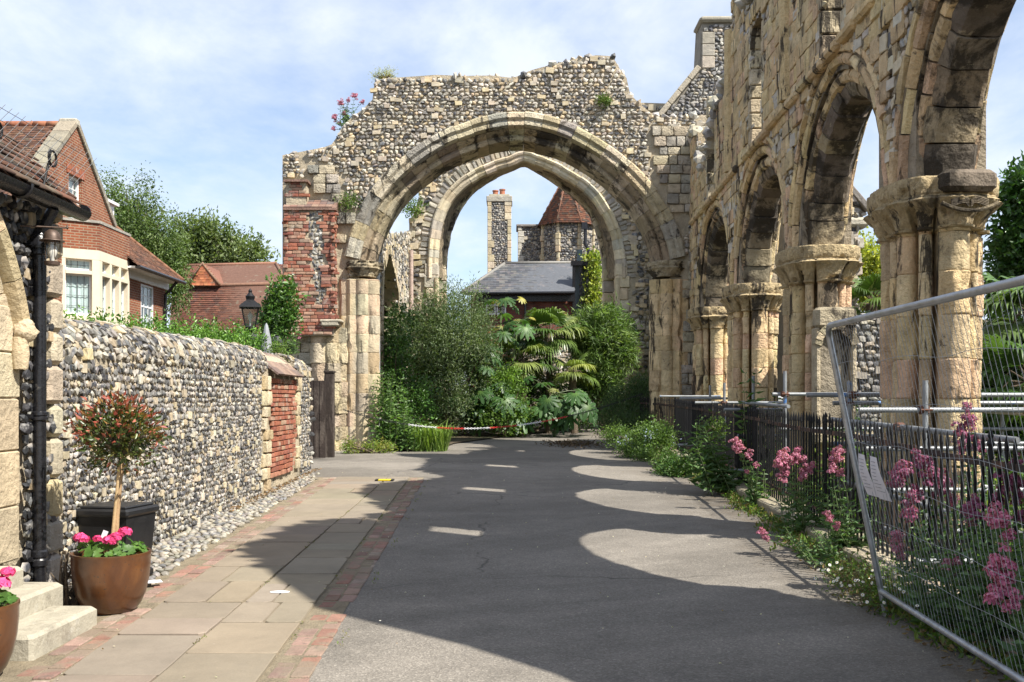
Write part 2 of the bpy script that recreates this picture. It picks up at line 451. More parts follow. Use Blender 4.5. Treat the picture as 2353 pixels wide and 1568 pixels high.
def rubble(mb, frame, region, bounds, bw, bh, blocks=.06, cols=FLINTS, w=(3, 3, 3, 3, 2, 1, 1), cortex=.35, depth=.5, tint=(1, 1, 1), rot=.45, blockcol=((.42, .37, .29), (.36, .32, .26), (.46, .39, .26)), sink=.0, fill=.92):
    """frame(u,v)->P,U,V,N ; flint rubble with some squared blocks"""
    c = courses(*bounds, bw, bh)
    c[:, 0] += jit(len(c), 1, bw * .12)[:, 0]; c[:, 1] += jit(len(c), 1, bh * .22)[:, 0]
    ok = region(c[:, 0], c[:, 1]); c = c[ok]
    n = len(c); isb = rng.random(n) < blocks
    P, U, V, Nn = frame(c[:, 0], c[:, 1])
    tint = np.array(tint)
    q = ~isb; k = q.sum()
    col = pal(k, cols, w, .25) * tint
    core = np.where(rng.random((k, 1)) < cortex, pal(k, [(.035, .037, .044), (.07, .07, .078), (.13, .13, .13)]), col)
    col = np.where((core != col).any(1)[:, None], np.maximum(col, pal(k, [(.38, .345, .29), (.46, .42, .36)]) * tint), col)
    hd = np.minimum(c[q, 2], c[q, 3]) * depth * (.8 + .6 * rng.random(k))
    lumps(mb, P[q] - sink * Nn[q], U[q], V[q], Nn[q], c[q, 2] * fill, c[q, 3] * fill * 1.03, hd, col, 'ico', .34, rot, .66, core)
    k = isb.sum()
    if k:
        cb = pal(k, blockcol, None, .2) * tint
        lumps(mb, P[isb] - sink * Nn[isb], U[isb], V[isb], Nn[isb], c[isb, 2] * 1.2, c[isb, 3] * 1.25, np.full(k, .05) * (bw / .15), cb, 'cube', .06, .12)
def ashlar(mb, frame, region, bounds, bw, bh, cols, w=None, prot=.02, gap=.008, depth=.06, rough=.03, jw=.35, jh=.2, miss=.0, need=.99, var=.14):
    c = courses(*bounds, bw, bh, jw, jh)
    g = gap
    hits = np.zeros(len(c))
    for a in (-.92, 0, .92):
        for b in (-.92, 0, .92):
            hits += region(c[:, 0] + a * c[:, 2], c[:, 1] + b * c[:, 3])
    ok = (hits >= 9 * need) & (rng.random(len(c)) >= miss); c = c[ok]
    n = len(c); P, U, V, Nn = frame(c[:, 0], c[:, 1])
    P = P + Nn * (jit(n, 1, prot) - depth * .5)
    lumps(mb, P, U, V, Nn, c[:, 2] - g, c[:, 3] - g, np.full(n, depth), pal(n, cols, w, var), 'cube', rough, .012)
def frame_xz(y, ny=-1):
    """a wall facing the camera"""
    def f(u, v):
        n = len(u); P = np.stack([u, np.full(n, y) if np.isscalar(y) else y(u, v), v], 1)
        return P, np.tile((1., 0, 0), (n, 1)), np.tile((0, 0, 1.), (n, 1)), np.tile((0, float(ny), 0), (n, 1))
    return f
def frame_yz(xf, nx=1):
    """a wall along the view, face at x = xf(u)"""
    def f(u, v):
        n = len(u); P = np.stack([xf(u) if callable(xf) else np.full(n, xf), u, v], 1)
        return P, np.tile((0, 1., 0), (n, 1)), np.tile((0, 0, 1.), (n, 1)), np.tile((float(nx), 0, 0), (n, 1))
    return f
def slab(mb, us, zl, zt, pf, pb, col=(.3, .25, .18)):
    """wall slab made of columns: pf(u,z)->front point, pb back point"""
    us = np.asarray(us, float); n = len(us)
    fl = np.array([pf(u, z) for u, z in zip(us, zl)]); ft = np.array([pf(u, z) for u, z in zip(us, zt)])
    bl = np.array([pb(u, z) for u, z in zip(us, zl)]); bt = np.array([pb(u, z) for u, z in zip(us, zt)])
    v = np.concatenate([fl, ft, bl, bt]); f = []
    for i in range(n - 1):
        j = i + 1
        f += [(i, j, n + j, n + i), (2 * n + j, 2 * n + i, 3 * n + i, 3 * n + j), (n + i, n + j, 3 * n + j, 3 * n + i), (j, i, 2 * n + i, 2 * n + j)]
    f += [(0, n, 3 * n, 2 * n), (n - 1, 2 * n + n - 1, 4 * n - 1, n + n - 1)]
    mb.add(v, f, col)
def vnoise(P, s, seed=0):
    """value noise in -1..1 at the points P (n,3)"""
    q = np.asarray(P) * s + 37.3 * seed; i = np.floor(q).astype(np.int64); f = q - i; f = f * f * (3 - 2 * f); out = 0
    for dx in (0, 1):
        for dy in (0, 1):
            for dz in (0, 1):
                h = (i[:, 0] + dx) * 73856093 ^ (i[:, 1] + dy) * 19349663 ^ (i[:, 2] + dz) * 83492791
                h = (h ^ (h >> 13)) * 1274126177; h = (h ^ (h >> 16)) & 0xffff
                w = (f[:, 0] if dx else 1 - f[:, 0]) * (f[:, 1] if dy else 1 - f[:, 1]) * (f[:, 2] if dz else 1 - f[:, 2])
                out = out + w * (h / 32767.5 - 1)
    return out
def erode(P, s=5, seed=0):
    """0..1 pits and broken patches"""
    n = vnoise(P, s, seed) * .6 + vnoise(P, s * 2.3, seed + 1) * .3 + vnoise(P, s * 5, seed + 2) * .2
    return np.clip(n - .12, 0, 1), n
def smoothpath(pts, n=60):
    """resampled Catmull-Rom through 2-D points"""
    p = np.array(pts, float); q = np.vstack([2 * p[0] - p[1], p, 2 * p[-1] - p[-2]])
    out = []
    for i in range(1, len(q) - 2):
        for t in np.linspace(0, 1, 14, endpoint=False):
            a, b, c, d = q[i - 1:i + 3]
            out.append(.5 * (2 * b + (c - a) * t + (2 * a - 5 * b + 4 * c - d) * t * t + (3 * b - a - 3 * c + d) * t ** 3))
    out.append(p[-1]); out = np.array(out)
    s = np.concatenate([[0], np.cumsum(np.linalg.norm(np.diff(out, axis=0), axis=1))])
    t = np.linspace(0, s[-1], n)
    return np.stack([np.interp(t, s, out[:, 0]), np.interp(t, s, out[:, 1])], 1)
def arcnormals(path):
    t = np.gradient(path, axis=0); t = nrm(t)
    return np.stack([-t[:, 1], t[:, 0]], 1)      # for a path running left spring -> apex -> right spring this points outwards
def sweep(mb, path, prof, put, nv, cols, jr=.01, jd=.01, gap=.004, w=None, lump=.004):
    """voussoirs: closed profile (r outwards, depth) swept along path in nv blocks; put(u,z,depth)->3-D"""
    nr = arcnormals(path); n = len(path)
    cut = np.linspace(0, n - 1, nv + 1)
    cut[1:-1] += jit(nv - 1, 1, (n - 1) / nv * .22)[:, 0]
    m = len(prof); pr = np.array(prof, float)
    cs = pal(nv, cols, w, .16)
    for i in range(nv):
        g = gap * (n - 1) / max(1e-6, np.linalg.norm(np.diff(path, axis=0), axis=1).sum())
        k = max(3, int((cut[i + 1] - cut[i]) / 1.5) + 2)
        s = np.linspace(cut[i] + g, cut[i + 1] - g, k)
        pu = np.interp(s, np.arange(n), path[:, 0]); pz = np.interp(s, np.arange(n), path[:, 1])
        nu = np.interp(s, np.arange(n), nr[:, 0]); nz = np.interp(s, np.arange(n), nr[:, 1])
        dr, dd = (random.random() - .5) * 2 * jr, (random.random() - .5) * 2 * jd
        v = []
        for a in range(k):
            lm = jit(m, 2, lump)
            for b in range(m):
                r = pr[b, 0] + dr + lm[b, 0]; dp = pr[b, 1] + dd + lm[b, 1]
                v.append(put(pu[a] + nu[a] * r, pz[a] + nz[a] * r, dp))
        f = []
        for a in range(k - 1):
            for b in range(m):
                c = (b + 1) % m
                f.append((a * m + b, a * m + c, (a + 1) * m + c, (a + 1) * m + b))
        f.append(tuple(range(m))); f.append(tuple((k - 1) * m + b for b in range(m - 1, -1, -1)))
        mb.add(v, f, cs[i] * (1 + jit(len(v), 1, .05)))
def rollprof(cx, cy, r, n=10, a0=0, a1=2 * pi):
    return [(cx + r * cos(a), cy + r * sin(a)) for a in np.linspace(a0, a1, n)]
def interp(pts):
    p = np.array(pts, float)
    return lambda u: np.interp(u, p[:, 0], p[:, 1])
CREAM = [(.50, .42, .28), (.46, .38, .25), (.54, .46, .33), (.44, .34, .21), (.50, .38, .27), (.40, .34, .25)]
ARC_COL = [(.61, .465, .255), (.585, .44, .235), (.64, .50, .29), (.575, .42, .24), (.595, .41, .255), (.56, .435, .255), (.50, .385, .225)]
GREYST = [(.34, .31, .26), (.28, .26, .22), (.40, .36, .29), (.44, .38, .28)]
# ---------------------------------------------------------------- ground
def asphalt_mat():
    m, nt, out = newmat('asphalt'); tc = N(nt, 'ShaderNodeTexCoord').outputs['Object']
    n1 = noise(nt, tc, .35, 5, .6); n2 = noise(nt, tc, 3, 6, .65)
    vo = N(nt, 'ShaderNodeTexVoronoi', feature='F1'); vo.inputs['Scale'].default_value = 95; nt.links.new(tc, vo.inputs['Vector'])
    sp = ramp(nt, N(nt, 'ShaderNodeSeparateColor').outputs[0], [(0, (0, 0, 0)), (1, (1, 1, 1))])
    sc = [q for q in nt.nodes if q.type == 'SEPARATE_COLOR'][0]; nt.links.new(vo.outputs['Color'], sc.inputs[0])
    sp2 = ramp(nt, sp.outputs[0], [(0, (.72,) * 3), (.45, (.95,) * 3), (.85, (1.1,) * 3), (1, (1.45,) * 3)])
    c = ramp(nt, math_(nt, 'ADD', math_(nt, 'MULTIPLY', n1, .55), math_(nt, 'MULTIPLY', n2, .45)), [(.35, (.145, .137, .124)), (.65, (.215, .203, .184))]).outputs[0]
    c = mixc(nt, 1, c, sp2.outputs[0], 'MULTIPLY')
    n6 = noise(nt, tc, .12, 4, .7, 2.0); c = mixc(nt, 1, c, ramp(nt, n6, [(.42, (.82,) * 3), (.5, (1.0,) * 3), (.56, (1.13,) * 3)]).outputs[0], 'MULTIPLY')
    n3 = noise(nt, tc, 1.1, 9, .75, 1.2)
    c = mixc(nt, math_(nt, 'MULTIPLY', ramp(nt, n3, [(.60, (0, 0, 0)), (.68, (1, 1, 1))]).outputs[0], .35), c, (.09, .085, .08))
    vc = N(nt, 'ShaderNodeTexVoronoi', feature='DISTANCE_TO_EDGE'); vc.inputs['Scale'].default_value = .32
    wv = N(nt, 'ShaderNodeMixRGB'); nt.links.new(tc, wv.inputs[1]); n5 = N(nt, 'ShaderNodeTexNoise'); n5.inputs['Scale'].default_value = 2; nt.links.new(tc, n5.inputs['Vector'])
    nt.links.new(n5.outputs['Color'], wv.inputs[2]); wv.inputs[0].default_value = .35; nt.links.new(wv.outputs[0], vc.inputs['Vector'])
    crack = math_(nt, 'MULTIPLY', ramp(nt, vc.outputs['Distance'], [(0, (1, 1, 1)), (.004, (0, 0, 0))]).outputs[0], ramp(nt, n1, [(.46, (0, 0, 0)), (.52, (1, 1, 1))]).outputs[0])
    c = mixc(nt, math_(nt, 'MULTIPLY', crack, .8), c, (.05, .048, .045))
    sx = N(nt, 'ShaderNodeSeparateXYZ'); nt.links.new(tc, sx.inputs[0])
    edge = math_(nt, 'MULTIPLY', ramp(nt, math_(nt, 'MULTIPLY', sx.outputs[0], .25), [(.50, (0, 0, 0)), (.74, (1, 1, 1))]).outputs[0], ramp(nt, noise(nt, tc, 4, 7, .75), [(.38, (0, 0, 0)), (.6, (1, 1, 1))]).outputs[0])
    c = mixc(nt, math_(nt, 'MULTIPLY', edge, .75), c, (.1, .078, .052))
    grit = ramp(nt, noise(nt, tc, 55, 3, .6), [(.66, (0, 0, 0)), (.70, (1, 1, 1))]).outputs[0]
    c = mixc(nt, math_(nt, 'MULTIPLY', math_(nt, 'MULTIPLY', grit, n2), .8), c, (.3, .28, .24))
    c = mixc(nt, 1, c, (1.05, 1.0, .94), 'MULTIPLY')
    b = N(nt, 'ShaderNodeBsdfPrincipled'); b.inputs['Roughness'].default_value = .85; b.inputs['Specular IOR Level'].default_value = .3
    nt.links.new(c, b.inputs['Base Color'])
    bp = N(nt, 'ShaderNodeBump'); bp.inputs['Strength'].default_value = .5; bp.inputs['Distance'].default_value = .006
    nt.links.new(math_(nt, 'ADD', vo.outputs['Distance'], noise(nt, tc, 40, 4, .6)), bp.inputs['Height'])
    nt.links.new(bp.outputs[0], b.inputs['Normal']); nt.links.new(b.outputs[0], out.inputs[0]); return m
M_ASPHALT = asphalt_mat()
M_EARTH = stone_mat('earth', (.10, .075, .05), 5, .5, .95, 1, 18, bdist=.05, crust=(1.2, .45, .6, (.05, .07, .025), .7))
M_FLAG = stone_mat('york_stone_flag', None, 2.5, .2, .85, .35, 25, bdist=.008, mottle=(1.2, .55, .7, (.16, .14, .11), .45), crust=(22, .66, .72, (.45, .42, .36), .4))
M_GROUT = stone_mat('sandy_joint', (.23, .19, .13), 8, .4, .95, .8, 60)

def sheet(name, mat, x0, x1, ys, lift, nx=2, wob=0):
    mb = MB(); xs = np.linspace(x0, x1, nx) if np.isscalar(x0) else None
    ny = len(ys)
    v = []
    for y in ys:
        a = xs if xs is not None else np.linspace(x0(y), x1(y), nx)
        for x in a: v.append((x, y, gz(y) + lift))
    f = [(j * nx + i, j * nx + i + 1, (j + 1) * nx + i + 1, (j + 1) * nx + i) for j in range(ny - 1) for i in range(nx - 1)]
    mb.add(v, f); return struct(mb.build(name, mat, None, fix=False))
YS = list(np.arange(-20, 62, 2)) + [120, 300, 900]
sheet('ground', M_EARTH, -600, 600, YS, -.012, 3)
xr_ = lambda d: -1.18 - .032 * d
xc_ = lambda d: -1.83 - .015 * d
xl_ = lambda d: -2.23 - .042 * d
xw_ = lambda d: -3.36 - .014 * d                     # foot of the boundary wall
FEN = np.array([(2.93, 3.2), (3.0, 4.5), (3.1, 7), (3.22, 10.4), (3.31, 12.3), (3.45, 16), (3.6, 22), (3.15, 24.8)])
xf_ = lambda d: np.interp(d, FEN[:-1, 1], FEN[:-1, 0])
# road: asphalt from the flagstones' brick edge to the railing, across the whole width beyond the flags
sheet('road', M_ASPHALT, lambda y: (-1.05 - .032 * y) if y < 16.8 else -5.2, lambda y: 3.02 if y < 24 else 3.3, list(np.arange(-6, 16.9, 1.0)) + [16.85, 16.9, 18, 20, 22, 24, 26, 28, 30, 33, 36, 37.5], -.004, 6)
# flagstones
mb = MB(); bed = MB()
for (xa, xb) in ((xl_, xc_), (xc_, xr_)):
    y = 1.0 + random.random() * .4
    while y < 16.5:
        h = random.choice([.42, .5, .6, .66, .75, .85]) * (1 if y < 9 else .95)
        y2 = min(y + h, 16.7)
        if y2 - y < .15: break
        cuts = [0, 1] if random.random() < .8 else [0, random.uniform(.35, .65), 1]
        for a, b in zip(cuts[:-1], cuts[1:]):
            g = .007 + random.random() * .005
            P = []
            for yy in (y + g, y2 - g):
                l, r = xa(yy), xb(yy)
                P += [(l + (r - l) * a + g, yy), (l + (r - l) * b - g, yy)]
            P = [P[0], P[1], P[3], P[2]]
            # clipped or chipped corners, edges not quite straight
            Q = []
            for i in range(4):
                p, q = np.array(P[i]), np.array(P[(i + 1) % 4])
                if random.random() < .35:
                    e = random.uniform(.015, .05); o = np.array(P[i - 1]); Q.append(p + nrm(o - p) * e); Q.append(p + nrm(q - p) * e)
                else: Q.append(p)
                for t in (.3, .65): Q.append(p + (q - p) * t + jit(1, 2, .006)[0])
            n = len(Q); dz = random.uniform(0, .008); tx, ty = random.uniform(-.004, .004), random.uniform(-.004, .004)
            cx_, cy_ = np.mean(P, axis=0)
            top = [(q[0], q[1], gz(q[1]) + .012 + dz + tx * (q[0] - cx_) + ty * (q[1] - cy_)) for q in Q]
            topi = [(cx_ + (q[0] - cx_) * .985, cy_ + (q[1] - cy_) * .985, t[2] + .004) for q, t in zip(Q, top)]
            bot = [(q[0], q[1], gz(q[1]) - .03) for q in Q]
            f = [tuple(range(2 * n, 3 * n))] + [(i, (i + 1) % n, n + (i + 1) % n, n + i) for i in range(n)] + [(n + i, n + (i + 1) % n, 2 * n + (i + 1) % n, 2 * n + i) for i in range(n)]
            mb.add(bot + top + topi, f, pal(1, [(.238, .198, .146), (.228, .192, .145), (.245, .202, .148), (.222, .192, .15), (.238, .196, .148)], None, .07)[0])
        y = y2
struct(mb.build('pavement', M_FLAG, None))
sheet('pavement_bed', M_GROUT, lambda y: xw_(y) - .3, lambda y: -.95 - .032 * y, list(np.arange(-4, 16.9, 1.0)) + [16.8], .002, 2)
# brick edgings
mb = MB()
PB = [(.27, .15, .115), (.25, .135, .10), (.28, .19, .15), (.24, .16, .13), (.21, .13, .105), (.28, .22, .18)]
def brickstrip(xa, xb, y0, y1, rows, miss, dz):
    for k in range(rows):
        y = y0 + random.random() * .2
        while y < y1:
            l = random.uniform(.19, .235)
            if random.random() > miss:
                xm = xa(y) + (xb(y) - xa(y)) * (k + .5) / rows; w = (xb(y) - xa(y)) / rows
                mb.box((xm + random.uniform(-.004, .004), y + l / 2, gz(y + l / 2) + dz - .03 + random.uniform(-.004, .005)), (w - .012, l - .012, .07), pal(1, PB, None, .18)[0], random.uniform(-.03, .03), None, .006)
            y += l
brickstrip(lambda y: xl_(y) - .25, lambda y: xl_(y) - .015, 1, 16.6, 2, .25, .002)
brickstrip(lambda y: xr_(y) + .02, lambda y: xr_(y) + .26, 1, 16.6, 2, .22, .0)
struct(mb.build('brick_edging', M_BRICK_WORN, None))
# cobbles
mb = MB()
c = courses(0, 1, 7.6, 17.2, .09, .085, .3, .15)
c = courses(-3.75, -2.4, 7.7, 17.4, .085, .075, .35, .2)
c[:, :2] += jit(len(c), 2, .015)
ok = (c[:, 0] > xw_(c[:, 1]) + .0) & (c[:, 0] < np.where(c[:, 1] < 16.4, xl_(c[:, 1]) - .3, xl_(c[:, 1]) - .42))
c = c[ok]; n = len(c)
P = np.stack([c[:, 0], c[:, 1], gz(c[:, 1]) + .004 + .012 * rng.random(n)], 1)
lumps(mb, P, np.tile((1., 0, 0), (n, 1)), np.tile((0, 1., 0), (n, 1)), np.tile((0, 0, 1.), (n, 1)), c[:, 2] * .95, c[:, 3] * .95, np.full(n, .026), pal(n, [(.24, .22, .18), (.19, .175, .155), (.29, .26, .21), (.15, .147, .145), (.31, .28, .22)], None, .2), 'ico', .1, 1.2, 1.0)
o = mb.build('cobble_strip', M_FLINT, None, True); o['kind'] = 'structure'
# stone kerb under the railing
mb = MB(); y = 3.0
while y < 24.4:
    l = random.uniform(.7, 1.1); xm = xf_(y + l / 2)
    mb.box((xm + .02, y + l / 2, gz(y + l / 2) + .02), (.5, l - .012, .24), pal(1, [(.32, .27, .19), (.36, .30, .21), (.28, .24, .17)])[0], -math.atan2(.03, 1), None, .02)
    y += l
struct(mb.build('kerb', M_ASHLAR_CLEAN, None))
# ---------------------------------------------------------------- the two ruined arches that face the camera
def inpoly(poly):
    p = np.array(poly, float)
    def f(u, v):
        ins = np.zeros(np.shape(u), bool); j = len(p) - 1
        for i in range(len(p)):
            xi, yi, xj, yj = *p[i], *p[j]
            c = ((yi > v) != (yj > v)) & (u < (xj - xi) * (v - yi) / (yj - yi + 1e-12) + xi)
            ins ^= c; j = i
        return ins
    return f
def pxz(pts, d):
    return [((x - CX) / FPX * d, EYE + (HY - y) / FPX * d) for x, y in pts]

# --- front arch, at 23.6 m
DF = 23.6; TF = 1.25
FTOP = pxz([(648, 356), (700, 346), (745, 338), (765, 330), (782, 298), (800, 275), (835, 248), (856, 228), (853, 192), (880, 180), (940, 175), (1000, 171), (1060, 174), (1130, 172), (1180, 178), (1220, 161), (1260, 150), (1300, 139), (1340, 130), (1372, 126), (1408, 129), (1426, 160), (1441, 180), (1441, 208), (1470, 238), (1500, 262), (1522, 270), (1640, 262)], DF)
ftop = interp(FTOP)
FIN = smoothpath(pxz([(852, 602), (862, 560), (885, 505), (920, 452), (965, 408), (1020, 370), (1080, 343), (1140, 326), (1188, 320), (1240, 327), (1300, 347), (1360, 382), (1415, 425), (1460, 475), (1490, 525), (1505, 565), (1513, 602)], DF), 90)
FOUT = FIN + arcnormals(FIN) * .62
zsp = FIN[0, 1]
fgr = gz(DF) - .15
fin_low = interp(FIN)
arch_poly = [(FIN[0, 0] - .45, fgr - 1), (FIN[0, 0] - .45, FIN[0, 1] - .01)] + [tuple(q) for q in FOUT] + [(FIN[-1, 0] + .45, FIN[-1, 1] - .01), (FIN[-1, 0] + .45, fgr - 1)]
front_arch = thing('ruined_arch', 'ruined flint arch across the road, the nearer one, with a ragged top and brick buttress', 'stone arch', (0, DF, gz(DF)))
FL = (0, DF, gz(DF))
pf = lambda u, z: (u, DF + .045 + .015 * sin(u * 3.1 + z * 2.3), z)
pb = lambda u, z: (u, DF + TF, z)
mb = MB()
xl0 = FTOP[0][0]
xi0, xi1 = FIN[0, 0] - .42, FIN[-1, 0] + .45
mid = FIN + arcnormals(FIN) * .3
midf = interp(mid[np.argsort(mid[:, 0])])
us = np.linspace(xl0, mid[0, 0], 18)
slab(mb, us, np.full(18, fgr), ftop(us), pf, pb)
us = mid[:, 0].copy(); us = np.maximum.accumulate(us)
slab(mb, us, mid[:, 1], ftop(us), pf, pb)
us = np.linspace(mid[-1, 0], 4.75, 14)
slab(mb, us, np.full(14, fgr), ftop(us), pf, pb)
at(mb, FL).build('rubble_core', M_MORTAR, front_arch)
# arch mouldings: outer roll with hood, hollow, inner order
put = lambda u, z, d: (u, DF + d, z)
mb = MB()
sweep(mb, FIN, [(.64, .1), (.64, -.05), (.60, -.09), (.50, -.10), (.44, -.04), (.40, -.06), (.33, -.06), (.29, .02), (.29, .2), (.5, .3)], put, 27, GREYST + CREAM[:3] + [(.42, .35, .22)], .018, .014)
at(mb, FL).build('hood_mould', M_ASHLAR, front_arch)
mb = MB()
sweep(mb, FIN, [(.33, .12), (.26, .12), (.2, .2), (.17, .3), (.1, .24), (.03, .26), (0, .33), (0, TF - .1), (.33, TF - .1)], put, 25, CREAM[:4] + [(.30, .24, .16)], .01, .01)
at(mb, FL).build('inner_arch_ring', M_SOOT, front_arch)
# flint face
ashp = [inpoly(pxz(p, DF)) for p in ([(690, 350), (795, 400), (795, 470), (770, 500), (720, 480), (700, 420)], [(1486, 290), (1600, 290), (1600, 470), (1560, 600), (1530, 520), (1500, 440)], [(770, 480), (840, 480), (812, 600), (790, 640), (800, 1060), (770, 1060)], [(655, 760), (780, 760), (800, 1060), (655, 1060)], [(1540, 590), (1660, 590), (1660, 1070), (1540, 1070)])]
fo = inpoly(arch_poly)
butt = inpoly(pxz([(640, 405), (705, 405), (705, 450), (772, 450), (772, 740), (700, 770), (640, 770)], DF))
def freg(u, v): return (u > xl0 + .05) & (u < 4.5) & (v < ftop(u) - .05) & (v > fgr) & ~fo(u, v)
def fash(u, v):
    r = np.zeros(np.shape(u), bool)
    for a in ashp: r |= a(u, v)
    return r & freg(u, v) & ~butt(u, v)
mb = MB()
rubble(mb, frame_xz(DF), lambda u, v: freg(u, v) & ~fash(u, v) & ~butt(u, v), (xl0, 4.6, fgr, 9.8), .12, .088, .045, tint=(1.1, 1.05, .96), w=(1.3, 1.8, 2.6, 4, 3.4, 1.2, 1.2), cortex=.16, sink=.008, fill=.85)
# ragged top edge and left edge: stones right over the wall's thickness
for k in range(3):
    yy = DF + .2 + k * .42
    c = courses(xl0, 4.6, 0, .1, .18, .12); c = c[(c[:, 0] < 4.5)]; c[:, 1] = ftop(c[:, 0]) + jit(len(c), 1, .05)[:, 0] - .02
    n = len(c); P = np.stack([c[:, 0], yy + jit(n, 1, .15)[:, 0], c[:, 1]], 1)
    lumps(mb, P, np.tile((1., 0, 0), (n, 1)), np.tile((0, 0, 1.), (n, 1)), np.tile((0, -1., 0), (n, 1)), c[:, 2] * .9, np.full(n, .08) * (.6 + .8 * rng.random(n)), np.full(n, .16), pal(n, FLINTS[1:], None, .2), 'ico', .25, .6)
at(mb, FL).build('flint_facing', M_FLINT, front_arch)
mb = MB()
ashlar(mb, frame_xz(DF - .01), fash, (xl0, 4.6, fgr, 9), .3, .24, GREYST + [(.44, .38, .27), (.42, .36, .26)], None, .03, .01, .08, .05, need=.7)
at(mb, FL).build('squared_blocks', M_ASHLAR, front_arch)
# voussoir filler stones outside the hood at the lower left
# jambs: loft of clustered shafts
def cluster(mb, cx, cy, circles, z0, z1, course=.34, seg=96, cols=ARC_COL, taper=None, jr=.006, lump=.006, core=.2, half=None, vary=True):
    th = np.arange(seg) / seg * 2 * pi; dx, dy = np.cos(th), np.sin(th)
    r = np.full(seg, core); which = np.zeros(seg, int)
    for i, (ox, oy, rr) in enumerate(circles):
        b = dx * ox + dy * oy; disc = b * b - (ox * ox + oy * oy - rr * rr)
        t = np.where(disc > 0, b + np.sqrt(np.maximum(disc, 0)), 0)
        which = np.where(t > r, i + 1, which); r = np.maximum(r, t)
    zs = []; z = z0; cid = []; k = 0
    while z < z1 - .02:
        h = course * (.75 + .5 * random.random()); h = min(h, z1 - z)
        for t, s in ((0.0, -1), (.012 / h, 0), (.33, 0), (.66, 0), (1 - .012 / h, 0), (1, -1)):
            zs.append((z + t * h, s)); cid.append(k)
        z += h; k += 1
    m = len(zs); v = np.zeros((m, seg, 3)); c = np.zeros((m, seg, 3))
    cc = pal((k + 1) * (len(circles) + 1), cols, None, .12).reshape(k + 1, len(circles) + 1, 3)
    off = jit(k + 1, len(circles) + 1, jr)
    ph = rng.random(4) * 9
    for j, ((z, s), q) in enumerate(zip(zs, cid)):
        rr = r * (taper(z) if taper else 1) + off[q][which] + s * .012
        e_, n_ = erode(np.stack([cx + dx * rr, cy + dy * rr, np.full(seg, z)], 1), 4.5); rr = rr - .13 * e_ * (lump / .005) ** .5 + lump * 1.6 * n_ + rng.normal(0, lump * .3, seg)
        v[j] = np.stack([cx + dx * rr, cy + dy * rr, np.full(seg, z)], 1)
        c[j] = cc[q][which]
    f = [(j * seg + i, j * seg + (i + 1) % seg, (j + 1) * seg + (i + 1) % seg, (j + 1) * seg + i) for j in range(m - 1) for i in range(seg)]
    f.append(tuple(range(seg - 1, -1, -1))); f.append(tuple((m - 1) * seg + i for i in range(seg)))
    mb.add(v.reshape(-1, 3), f, c.reshape(-1, 3))
def capital(mb, cx, cy, circles, z0, z1, grow=.16, aba=.12, seg=96, col=(.36, .30, .20), core=.2, lump=.012):
    """bell that swells out to a worn slab"""
    th = np.arange(seg) / seg * 2 * pi; dx, dy = np.cos(th), np.sin(th)
    r = np.full(seg, core)
    for ox, oy, rr in circles:
        b = dx * ox + dy * oy; disc = b * b - (ox * ox + oy * oy - rr * rr)
        r = np.maximum(r, np.where(disc > 0, b + np.sqrt(np.maximum(disc, 0)), 0))
    kk = max(5, seg // 11); rs = np.array([max(r[(i + k) % seg] for k in range(-kk, kk + 1)) for i in range(seg)]); rs = np.array([np.mean([rs[(i + k) % seg] for k in range(-kk // 2, kk // 2 + 1)]) for i in range(seg)])
    h = z1 - z0; ha = aba
    lv = [(0, 0.02, 0), (.02, .05, .1), (.06, .05, .2), (.08, .0, .2), (.14, .01, .3), (.2, .02, .4), (.27, .03, .5), (.34, .04, .6), (.41, .06, .7), (.48, .08, .8), (.55, .11, .85), (.62, grow * .9, .95), (1 - ha / h - .06, grow * 1.05, 1), (1 - ha / h - .03, grow * .8, 1), (1 - ha / h, grow * 1.1, 1), (1 - ha / h * .75, grow * 1.35, 1), (1 - ha / h * .5, grow * 1.4, 1), (1 - ha / h * .25, grow * 1.4, 1), (1 - ha / h * .1, grow * 1.4, 1), (1, grow * 1.25, 1)]
    m = len(lv); v = np.zeros((m, seg, 3)); ph = rng.random(6) * 9
    for j, (t, g, sm) in enumerate(lv):
        rr = (r * (1 - sm) + rs * sm) + g
        lm = lump * (2.2 if .15 < t < .75 else .8)
        e_, n_ = erode(np.stack([cx + dx * rr, cy + dy * rr, np.full(seg, z0 + t * h)], 1), 6, 3); rr = rr + lm * 2 * n_ - .16 * e_ + rng.normal(0, lump * .25, seg)
        v[j] = np.stack([cx + dx * rr, cy + dy * rr, np.full(seg, z0 + t * h)], 1)
    f = [(j * seg + i, j * seg + (i + 1) % seg, (j + 1) * seg + (i + 1) % seg, (j + 1) * seg + i) for j in range(m - 1) for i in range(seg)]
    f.append(tuple(range(seg - 1, -1, -1))); f.append(tuple((m - 1) * seg + i for i in range(seg)))
    c = np.array(col) * (1 + jit(m * seg, 1, .15))
    mb.add(v.reshape(-1, 3), f, c)
for s, xj in ((1, FIN[0, 0]), (-1, FIN[-1, 0])):
    circ = [(s * -.2, -.1, .17), (s * -.02 - s * .14, .35, .2), (s * -.45, -.12, .13), (-s * .62, -.05, .14)]
    j = MB(); cluster(j, xj, DF + .14, circ, fgr, zsp - .42, .42, 80, CREAM if s > 0 else ARC_COL)
    jo = at(j, FL).build('jamb', M_ASHLAR_CLEAN if s > 0 else M_ASHLAR, front_arch)
    k = MB(); capital(k, xj - s * .16, DF + .12, [(s * .04, .02, .17), (s * -.26, -.02, .11), (s * .04, .35, .18)], zsp - .36, zsp + .02, .05, .1, 72, (.36, .30, .20))
    at(k, FL).build('capital', M_SOOT, front_arch)
